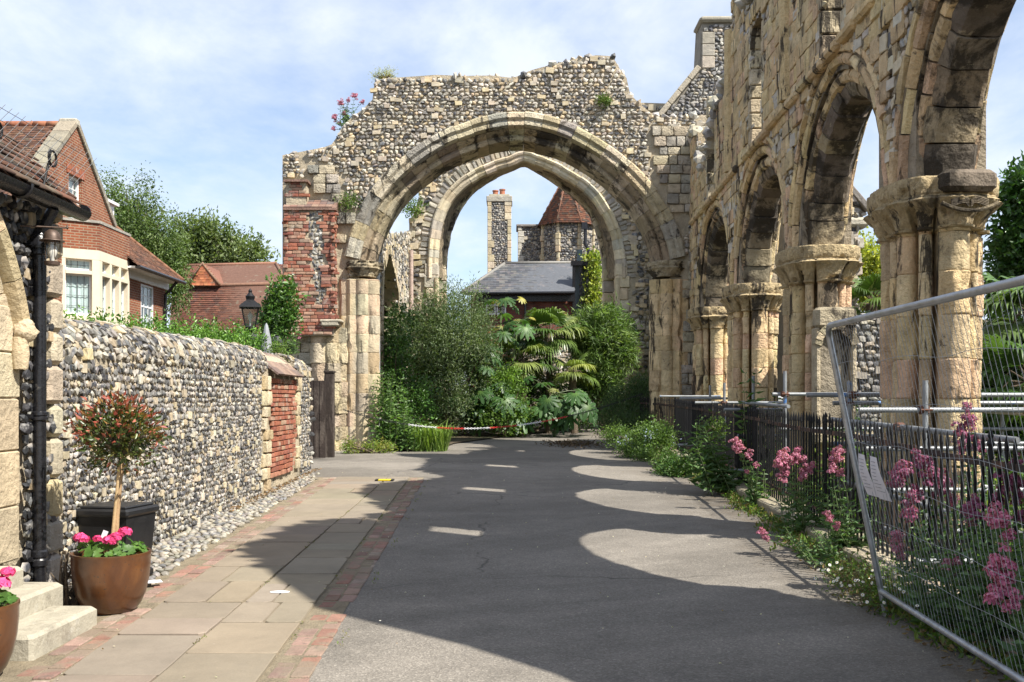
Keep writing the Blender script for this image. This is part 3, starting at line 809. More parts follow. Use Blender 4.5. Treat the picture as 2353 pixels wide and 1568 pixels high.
# brick buttress on the left
mb = MB(); bk = MB(); DB = DF - .32
bx0, bx1, bxu = [(q - CX) / FPX * DB for q in (655, 769, 704)]
bz = lambda y: EYE + (HY - y) / FPX * DB
mb.box(((bx0 + bx1) / 2, DF - .1, (bz(772) + bz(482)) / 2), (bx1 - bx0 - .03, .40, bz(482) - bz(772)), (.3, .25, .18))
mb.box(((bx0 + bxu) / 2, DF - .1, (bz(482) + bz(415)) / 2 + .02), (bxu - bx0 - .03, .34, bz(415) - bz(482)), (.3, .25, .18))
at(mb, FL).build('buttress_core', M_MORTAR, front_arch)
RB = [(.31, .115, .07), (.27, .10, .065), (.34, .155, .10), (.24, .09, .065), (.37, .22, .155), (.22, .11, .085), (.33, .24, .17)]
gapL = interp([(bz(770), .44), (bz(735), .74), (bz(640), .56), (bz(482), .42)])     # right edge of left brick band
gapR = interp([(bz(770), .98), (bz(738), .80), (bz(680), .78), (bz(482), .72)])
WB = bx1 - bx0
def bl(u, v): t = (u - bx0) / WB; return (t > 0) & (t < 1) & (v > bz(770)) & (v < bz(482)) & ((t < gapL(v)) | ((t > gapR(v)) & (v > bz(735))) | (v < bz(736)) & (t < .92))
ashlar(bk, frame_xz(DB), bl, (bx0, bx1 + .1, bz(770), bz(480)), .2, .078, RB, None, .008, .006, .05, .05, need=.45)
ashlar(bk, frame_yz(bx1 - .02, 1), lambda u, v: (u > DB - .02) & (u < DF + .02) & (v > bz(735)) & (v < bz(482)), (DB, DF, bz(736), bz(480)), .17, .078, RB, None, .006, .006, .04, .04, need=.4)
ashlar(bk, frame_yz(bx0 + .0, -1), lambda u, v: (u > DB - .02) & (u < DF + .4) & (v > bz(770)) & (v < bz(482)), (DB, DF + .3, bz(770), bz(480)), .2, .078, RB, None, .006, .006, .05, .04, need=.4)
ashlar(bk, frame_xz(DB + .05), lambda u, v: (u > bx0 + .02) & (u < bxu) & (v > bz(452)) & (v < bz(418)), (bx0, bxu, bz(452), bz(415)), .2, .078, RB, None, .006, .006, .05, .04, need=.5)
at(bk, FL).build('brick_facing', M_BRICK_LOOSE, front_arch)
mb = MB()
rubble(mb, frame_xz(DB + .02), lambda u, v: ((u - bx0) / WB > gapL(v) - .02) & ((u - bx0) / WB < gapR(v) + .02) & (v > bz(735)) & (v < bz(484)), (bx0, bx1, bz(735), bz(482)), .1, .09, .06)
at(mb, FL).build('buttress_flints', M_FLINT, front_arch)
mb = MB()
for (xa, xb, y0, y1, dd) in ((bx0 - .04, bx1 + .04, 484, 452, .34), (bx0 - .02, bxu + .04, 419, 408, .2)):
    za, zb = bz(y0), bz(y1)
    v = [(xa, DB - .06, za), (xb, DB - .06, za), (xb, DF + .1, za), (xa, DF + .1, za), (xa, DB - .06, za + .05), (xb, DB - .06, za + .05), (xb, DF + .1, za + .05 if y0 < 430 else zb), (xa, DF + .1, za + .05 if y0 < 430 else zb)]
    mb.add(v, [(0, 1, 5, 4), (1, 2, 6, 5), (2, 3, 7, 6), (3, 0, 4, 7), (4, 5, 6, 7), (3, 2, 1, 0)], (.21, .13, .10))
    if y0 > 430:
        for i in range(3):
            for k in range(int((xb - xa) / .17) + 1):
                t = (i + .5) / 3; x = xa + .08 + k * .165
                if x > xb - .03: break
                mb.box((x, DB - .06 + t * (DF + .1 - DB + .06), za + .06 + t * (zb - za - .05)), (.155, .17, .03), pal(1, [(.22, .13, .10), (.18, .12, .10), (.25, .17, .13), (.14, .11, .10)])[0], 0, Matrix.Rotation(math.atan2(zb - za - .05, DF + .16 - DB), 3, 'X'))
mb.box((bx1 - .1, DB + .1, bz(744)), (.42, .4, .14), (.40, .36, .28), 0, None, .03)
mb.box((bx1 - .08, DB + .12, bz(738)), (.5, .46, .06), (.44, .39, .30), 0, None, .015)
at(mb, FL).build('weathering_course', M_ASHLAR_CLEAN, front_arch)
# broken attached shaft under the buttress
mb = MB(); cluster(mb, bx1 - .1, DF - .05, [(0, 0, .15), (-.3, .02, .22), (.27, .05, .12)], fgr, bz(752), .4, 48, CREAM, None, .03, .02)
at(mb, FL).build('broken_shaft', M_ASHLAR, front_arch)

# --- second arch behind, at 34 m
DBK = 34.0
BIN_ = smoothpath(pxz([(1007, 640), (1008, 590), (1012, 540), (1024, 495), (1050, 452), (1090, 418), (1140, 394), (1180, 382), (1204, 371), (1230, 381), (1280, 402), (1347, 446), (1380, 490), (1398, 525), (1409, 568), (1414, 610), (1415, 640)], DBK), 90)
BOUT = BIN_ + arcnormals(BIN_) * .95
BMID = BIN_ + arcnormals(BIN_) * .2
rear_arch = thing('gothic_arch', 'pointed stone arch in the farther flint wall, framed by the nearer arch', 'stone arch', (0, DBK, gz(DBK)))
BL = (0, DBK, gz(DBK))
BTOP = pxz([(940, 505), (950, 495), (962, 452), (976, 418), (990, 350), (1010, 262), (1100, 250), (1300, 240), (1480, 236), (1600, 240)], DBK)
btop = interp(BTOP); bgr = gz(DBK) - .2
mb = MB()
pf = lambda u, z: (u, DBK + .03, z); pb = lambda u, z: (u, DBK + 1.7, z)
us = np.linspace(BTOP[0][0], BMID[0, 0], 10); slab(mb, us, np.full(10, bgr), btop(us), pf, pb)
us = np.maximum.accumulate(BMID[:, 0]); slab(mb, us, BMID[:, 1], btop(us), pf, pb)
us = np.linspace(BMID[-1, 0], 6.1, 10); slab(mb, us, np.full(10, bgr), btop(us), pf, pb)
at(mb, BL).build('rubble_core', M_MORTAR, rear_arch)
put = lambda u, z, d: (u, DBK + d, z)
mb = MB()
sweep(mb, BIN_, [(.36, .1), (.36, -.08), (.31, -.12), (.25, -.10), (.2, -.04), (.12, -.05), (.03, .0), (.0, .15), (.2, .3)], put, 34, CREAM[:3] + GREYST[2:], .012, .01)
at(mb, BL).build('hood_mould', M_ASHLAR_CLEAN, rear_arch)
mb = MB()
BRE = smoothpath(pxz([(1027, 640), (1027, 607), (1031, 570), (1042, 522), (1065, 475), (1100, 436), (1145, 408), (1180, 393), (1204, 383), (1230, 396), (1275, 424), (1344, 482), (1370, 540), (1383, 607), (1384, 640)], DBK + 1.9), 90)
sweep(mb, BRE, [(.4, 1.45), (.05, 1.45), (0, 1.5), (0, 1.95), (.4, 1.95)], put, 30, CREAM[:3] + [(.34, .30, .22)], .012, .012)
at(mb, BL).build('inner_arch_ring', M_SOOT, rear_arch)
mb = MB()
vs = []
for i in range(90):
    a_, b_ = BIN_[i], BRE[i]; na, nb = arcnormals(BIN_)[i] * .06, arcnormals(BRE)[i] * .1
    for t_ in np.linspace(0, 1, 6):
        p_ = (a_ + na) * (1 - t_) + (b_ + nb) * t_; vs.append((p_[0], DBK + .2 + 1.35 * t_, p_[1]))
vs = np.array(vs); vs[:, [0, 2]] += jit(len(vs), 2, .035)
mb.add(vs, np.array([(i * 6 + k, i * 6 + k + 1, i * 6 + k + 7, i * 6 + k + 6) for i in range(89) for k in range(5)]), (.2, .18, .15))
at(mb, BL).build('flint_soffit', M_RUBBLE, rear_arch)
mb = MB()
for s, q in ((1, BIN_[0]), (-1, BIN_[-1])):
    x = q[0]; mb = MB()
    for zc in np.arange(bgr, q[1] + .24, .42):
        h = .41
        for (xa, xb, y0, y1) in ((-.36, .0, -.06, .5), (-.1, abs(BRE[0 if s > 0 else -1, 0] - x), 1.45, 1.95)):
            w = random.uniform(.0, .12) if xa < -.3 else 0
            mb.box((x + s * (xa - w + xb) / 2, DBK + (y0 + y1) / 2, zc + h / 2), (xb - xa + w, y1 - y0 + random.uniform(-.015, .015), h - .012), pal(1, CREAM[:3] + GREYST[2:])[0], 0, None, .02)
    mb.tube([(x - s * .05, DBK - .03, bgr), (x - s * .05, DBK - .03, q[1])], .09, 10, CREAM[0])
    at(mb, BL).build('jamb', M_ASHLAR_CLEAN, rear_arch)
mb = MB()
sweep(mb, BIN_, [(.66, .1), (.66, -.02), (.36, -.02), (.36, .1)], put, 74, GREYST + [(.4, .36, .29), (.3, .28, .24)], .06, .02, .025, None, .02)
at(mb, BL).build('voussoirs', M_ASHLAR_CLEAN, rear_arch)
bo = inpoly([(BOUT[0, 0] + .45, bgr - 1)] + [tuple(q) for q in BIN_ + arcnormals(BIN_) * .66] + [(BOUT[-1, 0] - .45, bgr - 1)])
jo2 = inpoly([(BIN_[0, 0] - .35, bgr - 1), (BIN_[0, 0] - .35, BIN_[0, 1]), (BIN_[-1, 0] + .35, BIN_[-1, 1]), (BIN_[-1, 0] + .35, bgr - 1)])
mb = MB()
rubble(mb, frame_xz(DBK), lambda u, v: (v < btop(u)) & ~bo(u, v) & ~jo2(u, v) & (u > BTOP[0][0] + .05) & (u < 6), (BTOP[0][0], 6, bgr, 11.6), .2, .14, .16, tint=(1.06, 1.0, .88), w=(2, 2.4, 3, 3.4, 3, 3, 3), cortex=.3, fill=.9)
at(mb, BL).build('flint_facing', M_FLINT, rear_arch)
# --- flint side wall between the two, with its lancet opening
SX = -3.48
side = thing('flint_side_wall', 'sunlit flint wall with a pointed opening, running back between the two arches', 'wall', (SX, 29, gz(29)))
SL = (SX, 29, gz(29))
stop = interp([(24.9, 5.75), (26, 5.92), (28, 6.26), (30, 6.6), (32, 6.94), (34, 7.28)])
LAN = smoothpath([(26.5, 4.3), (26.7, 4.9), (27.3, 5.4), (28.2, 5.75), (29.1, 5.4), (29.9, 4.9), (30.2, 4.3)], 30)
mb = MB(); pf = lambda u, z: (SX - .03, u, z); pb = lambda u, z: (SX - .9, u, z)
for us, zl in ((np.linspace(24.9, 26.5, 5), None), (LAN[:, 0], LAN[:, 1]), (np.linspace(30.2, 34, 8), None)):
    zl = np.full(len(us), gz(29) - .3) if zl is None else zl
    slab(mb, us, zl, stop(us), pf, pb)
at(mb, SL).build('rubble_core', M_MORTAR, side)
mb = MB(); mb.box((SX - 1.2, 28.4, 3), (.4, 6, 6)); at(mb, SL).build('rear_lining', M_RUBBLE, side)
lp = inpoly([(26.5, -1)] + [tuple(q) for q in LAN] + [(30.2, -1)])
mb = MB()
rubble(mb, frame_yz(SX), lambda u, v: (v < stop(u) + .03) & ~lp(u, v), (24.9, 34, gz(29) - .2, 8), .17, .13, .08, tint=(1.1, 1.08, 1.02), w=(2, 2, 3, 4, 5, 1, 1), cortex=.2)
at(mb, SL).build('flint_facing', M_FLINT, side)
mb = MB()
sweep(mb, LAN, [(.0, .05), (.0, -.8), (.25, -.8), (.25, .05)], lambda u, z, d: (SX + d, u, z), 14, CREAM[:4], .02, .02)
for yy in (26.4, 30.3):
    for zc in np.arange(gz(29), 4.3, .4): mb.box((SX - .35, yy, zc + .2), (.85, .2, .39), pal(1, CREAM[:4])[0], 0, None, .02)
at(mb, SL).build('opening_dressing', M_ASHLAR, side)
# grey timber screen behind the left jamb and a clay pipe up the side wall
t = thing('timber_screen', 'tall narrow grey boarded screen against the back of the left arch jamb', 'screen', (SX + .12, 25.6, gz(25)))
mb = MB(); TL = (SX + .12, 25.6, gz(25))
for i in range(4):
    mb.box((SX + .06, 25.0 + i * .2, 3.05), (.03, .2, 4.6), pal(1, [(.40, .39, .38), (.35, .34, .33), (.43, .42, .40)])[0], 0, None, .005)
at(mb, TL).build('boards', stone_mat('silvered_boards', None, 3, .25, .8, .4, 40, bdist=.005), t)
mb = MB()
for z in (1.2, 3.4, 5.0): mb.box((SX + .085, 25.3, z), (.03, .86, .07), (.3, .29, .28))
at(mb, TL).build('batten', M_WOOD, t)
mb = MB(); mb.tube([(SX + .12, 33.2, 2.4), (SX + .12, 33.2, 6.6)], .07, 10, (.42, .32, .27)); mb.tube([(SX + .12, 33.2, 4.6), (SX + .12, 33.2, 4.72)], .1, 10, (.42, .32, .27))
tag(mb.build('drainpipe', M_ASHLAR_CLEAN, None), 'pale clay drainpipe in the corner where the side wall meets the farther arch', 'drainpipe')
# ---------------------------------------------------------------- the arcade on the right
PC = [5.55, 9.85, 14.0, 18.35, 22.85]                # pier centres along the view
ZS = EYE + 2.03                                     # springing
ZAP = EYE + 3.62                                    # crown of the innermost order
ax = lambda y: 3.79 + .035 * np.asarray(y)
TW = .38                                            # half thickness
arc = thing('ruined_arcade', 'long ruined limestone arcade of pointed arches on clustered piers, right of the road', 'arcade', (float(ax(14)), 14, gz(14)))
AL = (float(ax(14)), 14, gz(14))
atop = interp([(2.2, 3.4), (2.8, 4.0), (3.3, 4.8), (3.5, 5.2), (3.8, 7.2), (4.6, 8.2), (5.4, 8.8), (6.6, 8.8), (7.6, 8.6), (8.2, 7.9), (8.9, 7.6), (9.5, 8.0), (10.3, 8.7), (11.5, 8.7), (12.6, 7.9), (13.6, 7.3), (14.6, 8.2), (15.6, 8.3), (16.4, 8.3), (17.3, 8.5), (17.5, 9.6), (18.3, 9.7), (18.4, 8.2), (18.7, 7.7), (19.5, 7.5), (20.1, 7.4), (21.6, 6.6), (22.4, 7.3), (22.7, 7.8), (23.4, 7.7), (24.6, 7.7)])
HW = [0] * 4; INP = []
for i in range(4):
    a, b = PC[i] + .60, PC[i + 1] - .60; m = (a + b) / 2; h = (b - a) / 2
    rise = ZAP - ZS
    # pointed: two arcs struck from beyond the middle
    Rr = (h * h + rise * rise) / (2 * h)
    th = np.linspace(0, math.acos((Rr - h) / Rr), 24)
    left = np.stack([a + Rr - Rr * np.cos(th), ZS + Rr * np.sin(th) * rise / (Rr * math.sin(th[-1]))], 1)
    right = left[::-1].copy(); right[:, 0] = 2 * m - right[:, 0]
    INP.append(np.vstack([left, right[1:]]))
put = lambda u, z, d: (float(ax(u)) + d, u, z)       # d across the wall, negative towards the road
RO = .56                                            # depth of the orders
pf = lambda u, z: (float(ax(u)) - TW + .014, u, z)
pb = lambda u, z: (float(ax(u)) + TW - .03, u, z)
core = MB()
def slit(i): m = (PC[i] + PC[i + 1]) / 2; return m - .45, m + .45
ends = []
for i in range(4):
    o = INP[i] + arcnormals(INP[i]) * (RO - .1); o = o[(o[:, 0] > PC[i] + .02) & (o[:, 0] < PC[i + 1] - .02)]
    us = np.concatenate([[PC[i] + .02], np.maximum.accumulate(o[:, 0]), [PC[i + 1] - .02]]); zl = np.concatenate([[ZS], o[:, 1], [ZS]])
    extra = np.array(slit(i)); zx = np.interp(extra, us, zl)
    us2 = np.concatenate([us, extra, np.linspace(PC[i] + .1, PC[i + 1] - .1, 14)]); k = np.argsort(us2); us2 = np.unique(us2); zl2 = np.interp(us2, us, zl)
    s0, s1 = slit(i); zb, zt = 5.85, 7.8
    inn = (us2 >= s0 - 1e-6) & (us2 <= s1 + 1e-6)
    A = us2 <= s0 + 1e-6; C = us2 >= s1 - 1e-6
    slab(core, us2[A], zl2[A], atop(us2[A]), pf, pb)
    slab(core, us2[C], zl2[C], atop(us2[C]), pf, pb)
    slab(core, us2[inn], zl2[inn], np.full(inn.sum(), zb), pf, pb)
    q = us2[inn]; tt = atop(q)
    if (tt > zt + .2).all(): slab(core, q, np.full(len(q), zt), tt, pf, pb)
# solid end stretch in front of the first pier, broken away, and the respond against the front arch
us = np.linspace(2.3, PC[0] + .02, 14); slab(core, us, np.full(14, -.3), atop(us), pf, pb)
us = np.linspace(PC[4] - .02, DF - .02, 5); slab(core, us, np.full(5, ZS), atop(us), pf, pb)
at(core, AL).build('rubble_core', M_RUBBLE, arc)
# dressed face towards the road, over a rubble core
holes = [inpoly([tuple(q) for q in INP[i] + arcnormals(INP[i]) * RO] + [(PC[i + 1] - .02, -1), (PC[i] + .02, -1)]) for i in range(4)]
def areg(u, v):
    r = (v < atop(u) - .02) & (v > ZS) & (u < DF)
    for i in range(4):
        r &= ~holes[i](u, v); s0, s1 = slit(i); r &= ~((u > s0) & (u < s1) & (v > 5.85) & (v < 7.8))
    return r
mb = MB()
ashlar(mb, frame_yz(lambda u: ax(u) - TW, -1), areg, (PC[0] + .1, DF, ZS, 9.6), .29, .21, ARC_COL, None, .014, .0035, .07, .045, .4, .25, .05, .99, .07)
ashlar(mb, frame_yz(lambda u: ax(u) + TW, 1), areg, (PC[0] + .1, DF, ZS, 9.6), .36, .26, ARC_COL, None, .02, .008, .07, .045, .4, .25, .06, .99)
at(mb, AL).build('ashlar_facing', M_ASHLAR, arc)
mb = MB()
small = lambda u, v: areg(u, v)
rubble(mb, frame_yz(lambda u: ax(u) - TW + .02, -1), small, (PC[0] + .1, DF, ZS, 9.5), .15, .11, .1, cols=[(.34, .27, .17), (.26, .21, .14), (.40, .33, .22), (.18, .16, .13), (.3, .28, .25)], w=None, cortex=.05, depth=.6)
# broken top, end and slit edges
for k in range(3):
    c = courses(2.4, DF, 0, .1, .2, .12); c = c[np.abs(atop(c[:, 0] + .15) - atop(c[:, 0] - .15)) < .3]; n = len(c); uu = c[:, 0]
    P = np.stack([ax(uu) + (k - 1) * .33 + jit(n, 1, .08)[:, 0], uu, atop(uu) + jit(n, 1, .09)[:, 0]], 1)
    lumps(mb, P, np.tile((0, 1., 0), (n, 1)), np.tile((0, 0, 1.), (n, 1)), np.tile((1., 0, 0), (n, 1)), c[:, 2], np.full(n, .12) * (.5 + rng.random(n)), np.full(n, .17), pal(n, GREYST + FLINTS[2:5], None, .2), 'ico', .25, .6)
at(mb, AL).build('rubble_facing', M_FLINT, arc)
for i in range(4):
    for s in slit(i):
        mb = MB(); sg = 1 if s == slit(i)[0] else -1
        z = 5.85
        while z < 7.8:
            h = random.uniform(.22, .32); w = random.uniform(.0, .1)
            mb.box((float(ax(s)), s - sg * (.06), z + h / 2), (TW * 2 + .02 + w * .3, .2, h - .012), pal(1, CREAM[:3])[0], 0, None, .02); z += h
        at(mb, AL).build('window_jamb', M_ASHLAR, arc)
# string course over the arches, in broken lengths
for y in np.arange(PC[0] + .3, DF - .6, .62):
    if random.random() < .8:
        mb = MB(); mb.box((float(ax(y)) - TW - .03, y + .3, 5.72 + random.uniform(-.015, .015)), (.14, .57, .13), pal(1, ARC_COL[:4])[0], -.0155, None, .035); at(mb, AL).build('string_course', M_ASHLAR, arc)
# wall shafts, broken
for i in range(1, 4):
    mb = MB(); mb.tube([(float(ax(PC[i])) - TW - .02, PC[i], 5.8), (float(ax(PC[i])) - TW - .02, PC[i], min(8.4, float(atop(PC[i])) - .2))], .12, 10, ARC_COL[0]); at(mb, AL).build('wall_shaft', M_ASHLAR, arc)
# arch mouldings
for i in range(4):
    p = INP[i]
    for s in (-1, 1):
        o = s * TW; mb = MB()
        sweep(mb, p, [(RO + .04, o - s * .02), (RO + .03, o + s * .015), (RO, o + s * .03), (RO - .05, o + s * .025), (RO - .07, o), (RO - .07, o - s * .15), (RO + .04, o - s * .15)], put, 16, ARC_COL[:5], .025, .016, .008, None, .014)
        sweep(mb, p, rollprof(RO - .16, o - s * .06, .075, 9) , put, 13, ARC_COL[:5], .012, .012, .006, None, .008)
        at(mb, AL).build('hood_mould', M_ASHLAR, arc)
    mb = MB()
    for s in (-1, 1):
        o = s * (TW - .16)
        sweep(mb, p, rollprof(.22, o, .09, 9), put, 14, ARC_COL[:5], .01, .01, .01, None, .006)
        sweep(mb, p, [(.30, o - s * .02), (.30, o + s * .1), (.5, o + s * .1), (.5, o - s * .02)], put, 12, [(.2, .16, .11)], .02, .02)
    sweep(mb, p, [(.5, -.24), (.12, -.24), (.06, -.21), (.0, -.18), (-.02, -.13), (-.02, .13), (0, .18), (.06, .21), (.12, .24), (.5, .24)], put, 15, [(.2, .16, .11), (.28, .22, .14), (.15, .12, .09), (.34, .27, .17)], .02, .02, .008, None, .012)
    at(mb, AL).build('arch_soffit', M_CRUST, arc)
# piers with clustered shafts
SX_ = .86
CIR = [(0, s * .52, .155) for s in (-1, 1)] + [(s * .25, q * .41, .068) for s in (-1, 1) for q in (-1, 1)] + [(s * .37, q * .22, .095) for s in (-1, 1) for q in (-1, 1)] + [(s * .38, 0, .062) for s in (-1, 1)]
for i, y in enumerate(PC):
    x = float(ax(y)); g = gz(y) - .2
    circ = [(a * SX_, b, r * .95) for a, b, r in CIR]
    pm = MB(); cluster(pm, x, y, circ, g, ZS - .42, .33, 240, ARC_COL, None, .014, .005, .26)
    for s in ((0, 1) if i == 0 else ()): pass
    pier = at(pm, AL).build('pier', M_ASHLAR, arc)
    k = MB(); capital(k, x, y, circ, ZS - .44, ZS + .05, .04, .16, 200, (.42, .325, .185), .26, .014)
    at(k, AL).build('capital', M_ASHLAR, pier)
    # wall above the pier between the arches
    f = MB(); u0, u1 = y - .1, y + .1
    f.box((x, y, ZS + .5), (TW * 2 - .1, .95, 1.1), (.3, .25, .18)); at(f, AL).build('springer', M_ASHLAR, arc)
# carved open-book bracket on the near capital and the canopied niche on the third pier
y = PC[1]; x = float(ax(y)); mb = MB()
cx_, cy_, cz_ = x + .05, y - .74, ZS - .26
for s in (-1, 1):
    for k in range(5):
        t = np.linspace(0, 1, 8)
        mb.tube(np.stack([cx_ + s * (.01 + .16 * t), np.full(8, cy_ - .01), cz_ + .035 * np.sin(pi * np.sqrt(t)) + .014 * k - .06 * (1 - t) * 0], 1), .009, 5, (.2, .16, .11))
    t = np.linspace(0, 1, 10)
    mb.tube(np.stack([cx_ + s * .26 * t, cy_ - .02 + 0 * t, cz_ - .04 + .07 * t ** 2], 1), .02, 7, (.2, .16, .1))
mb.box((cx_, cy_ + .05, ZS - .02), (.5, .2, .2), (.2, .16, .12), .05, None, .04)
at(mb, AL).build('carved_book', M_CRUST, arc)
y = PC[2]; x = float(ax(y)); mb = MB(); z0 = gz(y) + .95
mb.box((x + .02, y - .66, z0 + .6), (.46, .1, 1.45), (.27, .23, .17), 0, None, .02)
for s in (-1, 1): mb.box((x + .02 + s * .24, y - .70, z0 + .62), (.07, .2, 1.5), (.42, .35, .24), 0, None, .02)
sweep(mb, smoothpath([(-.2, 0), (-.14, .14), (0, .22), (.14, .14), (.2, 0)], 20), [(0, 0), (0, -.14), (.1, -.16), (.1, 0)], lambda u, z, d: (x + .02 + u, y - .68 + d, z0 + 1.12 + z), 8, [(.36, .3, .2)], .01, .01)
mb.box((x + .02, y - .72, z0 + 1.5), (.54, .22, .28), (.38, .32, .22), .04, None, .04)
mb.box((x + .02, y - .74, z0 - .1), (.62, .28, .16), (.42, .35, .23), 0, None, .03)
at(mb, AL).build('carved_niche', M_ASHLAR, arc)
# ---------------------------------------------------------------- left: flint boundary wall, cottage, steps, pots
BWY0, BWY1 = 7.45, 17.75
bw_top = interp([(7.4, 2.28), (9, 2.34), (11.5, 2.38), (14.3, 2.42), (16.5, 2.42), (17.8, 2.38)])
bwall = thing('boundary_wall', 'long flint garden wall in full sun along the flagstone path, with a rounded top', 'wall', (-3.6, 12, gz(12)))
BWL = (-3.6, 12, gz(12))
mb = MB(); us = np.linspace(BWY0 - .3, BWY1, 24)
vs = []
for u in us:
    t = float(bw_top(u)) - .36; x = xw_(u) - .03
    vs += [(x, u, gz(u) - .2), (x, u, t), (x - .1, u, t + .14), (x - .3, u, t + .29), (x - .5, u, t + .3), (x - .75, u, t), (x - .75, u, gz(u) - .2)]
f = [(i * 7 + k, i * 7 + k + 1, (i + 1) * 7 + k + 1, (i + 1) * 7 + k) for i in range(len(us) - 1) for k in range(6)]
f += [tuple(range(7)), tuple((len(us) - 1) * 7 + k for k in range(6, -1, -1))]
mb.add(vs, f); at(mb, BWL).build('mortar_core', M_MORTAR, bwall)
YB0, YB1 = 14.75, 16.45                             # brick blocking
def bframe(u, v):
    n = len(u); t = bw_top(u) - .36; x = xw_(u)
    s = np.clip(v - t, 0, .7); a = np.clip(s / .55, 0, 1) * 1.35
    cu = np.minimum(s, .55)
    dx = -np.where(s > 0, .38 * (1 - np.cos(a)) + np.maximum(s - .55, 0), 0); dz = np.where(s > 0, .33 * np.sin(a), v - t)
    P = np.stack([x + dx, u, t + dz], 1)
    Nn = np.stack([np.where(s > 0, np.cos(a), 1), np.zeros(n), np.where(s > 0, np.sin(a), 0)], 1)
    V = np.stack([np.where(s > 0, -np.sin(a), 0), np.zeros(n), np.where(s > 0, np.cos(a), 1)], 1)
    return P, np.tile((0, 1., 0), (n, 1)), V, Nn
notbrick = lambda u, v: ~((u > YB0 - .6) & (u < YB1 + .5) & (v < bw_top(u) - .4))
low = lambda u, v: v < bw_top(u) - .42
mb = MB()
rubble(mb, bframe, lambda u, v: low(u, v) & notbrick(u, v) & (v > gz(u)), (BWY0, BWY1, .0, 2.1), .064, .056, .045, fill=.82, sink=.006, cols=[(.05, .05, .053), (.09, .088, .088), (.18, .172, .16), (.3, .28, .25), (.42, .39, .34), (.39, .33, .24)], w=(1.8, 2.8, 3.8, 3.4, 1.6, 3.0), cortex=.26, depth=.5, rot=.7, blockcol=((.5, .43, .3), (.46, .38, .25), (.52, .47, .37)))
rubble(mb, bframe, lambda u, v: ~low(u, v) & (v < bw_top(u) + .33) & ~((u > YB0 - .2) & (u < YB1 + .2)), (BWY0, BWY1, 1.6, 2.8), .10, .088, .05, cols=[(.09, .09, .095), (.2, .195, .19), (.3, .28, .25), (.4, .38, .34), (.3, .25, .18)], w=None, cortex=.3, depth=.5, tint=(.95, .92, .84), rot=.9, sink=.012, fill=.8)
# end face
rubble(mb, lambda u, v: (np.stack([u, np.full(len(u), BWY1), v], 1), np.tile((1., 0, 0), (len(u), 1)), np.tile((0, 0, 1.), (len(u), 1)), np.tile((0, 1., 0), (len(u), 1))), lambda u, v: np.ones(len(u), bool), (-4.3, xw_(BWY1), .3, 2.1), .09, .085, .05)
at(mb, BWL).build('flint_facing', M_FLINT, bwall)
mb = MB()
ashlar(mb, frame_yz(lambda u: xw_(u) + .0, 1), lambda u, v: (v > gz(u)) & (v < 1.98) & (((u > YB0 - .62) & (u < YB0 + .0)) | ((u > YB1) & (u < YB1 + .48))), (YB0 - .6, YB1 + .5, gz(15), 2.0), .24, .2, CREAM[:4], None, .015, .012, .06, .05, need=.8)
at(mb, BWL).build('stone_quoins', M_ASHLAR_CLEAN, bwall)
mb = MB()
ashlar(mb, frame_yz(lambda u: xw_(u) + .0, 1), lambda u, v: (v > gz(u) + .18) & (v < 1.96) & (u > YB0) & (u < YB1), (YB0, YB1, gz(15) + .18, 2.0), .215, .078, [(.32, .12, .07), (.28, .10, .06), (.36, .17, .11), (.25, .09, .06), (.34, .22, .15)], None, .012, .007, .05, .05, need=.6)
for k in range(9):                                   # tiled slope over the brick panel
    for r in range(4):
        y = YB0 - .1 + k * .215 + random.uniform(-.01, .01)
        mb.box((xw_(y) + .06 - r * .11, y + .1, 2.03 + r * .085), (.17, .205, .03), pal(1, [(.2, .14, .11), (.16, .12, .1), (.24, .17, .13)])[0], 0, Matrix.Rotation(R(38), 3, 'Y'))
at(mb, BWL).build('brick_panel', M_BRICK_LOOSE, bwall)

# --- cottage with the doorway at the left edge
cot = thing('flint_cottage', 'knapped flint cottage with black guttering at the left edge, a carved doorway in its wall', 'cottage', (-3.6, 5.5, .1))
CL = (-3.6, 5.5, .1)
CXF = -3.40; CY1 = 7.48; CZ = 2.98
mb = MB()
mb.prism([(CXF - .05, -.1), (CXF - .05, CZ), (CXF - .35, CZ + .12), (-6.6, CZ + .12), (-6.6, -.1)], 6.98, CY1, 'y'); mb.prism([(CXF - .04, 2.85), (CXF - .04, CZ - .01), (-6.6, CZ - .01), (-6.6, 2.85)], 2.5, 6.99, 'y')
mb.prism([(CXF - .45, -.1), (CXF - .45, 2.86), (-6.6, 2.86), (-6.6, -.1)], 2.5, 6.985, 'y')
at(mb, CL).build('rubble_core', M_MORTAR, cot)
DARC = smoothpath([(4.72, 2.1), (4.8, 2.45), (5.1, 2.85), (5.75, 3.12), (6.35, 2.85), (6.68, 2.45), (6.84, 2.1)], 40)
dp = inpoly([(4.5, -1)] + [tuple(q) for q in DARC + arcnormals(DARC) * .1] + [(6.95, -1)])
mb = MB()
quo = lambda u, v: u > CY1 - .12 - .16 * ((v / .34) % 1 > .5)
rubble(mb, frame_yz(CXF, 1), lambda u, v: ~dp(u, v) & (v < CZ - .02) & ~quo(u, v) & (u < CY1), (6.0, CY1, .1, CZ), .075, .075, .06, cols=[(.02, .021, .024), (.034, .034, .037), (.06, .06, .062), (.16, .15, .135)], w=(4, 4, 2, 1), cortex=.22, fill=.88, depth=.6, rot=.9, blockcol=((.46, .36, .22), (.42, .34, .22)))
rubble(mb, frame_xz(CY1 + .0, 1), lambda u, v: (u < CXF - .2), (-6, CXF, .1, CZ), .1, .1, .05)
at(mb, CL).build('flint_facing', M_FLINT, cot)
mb = MB(); z = .12
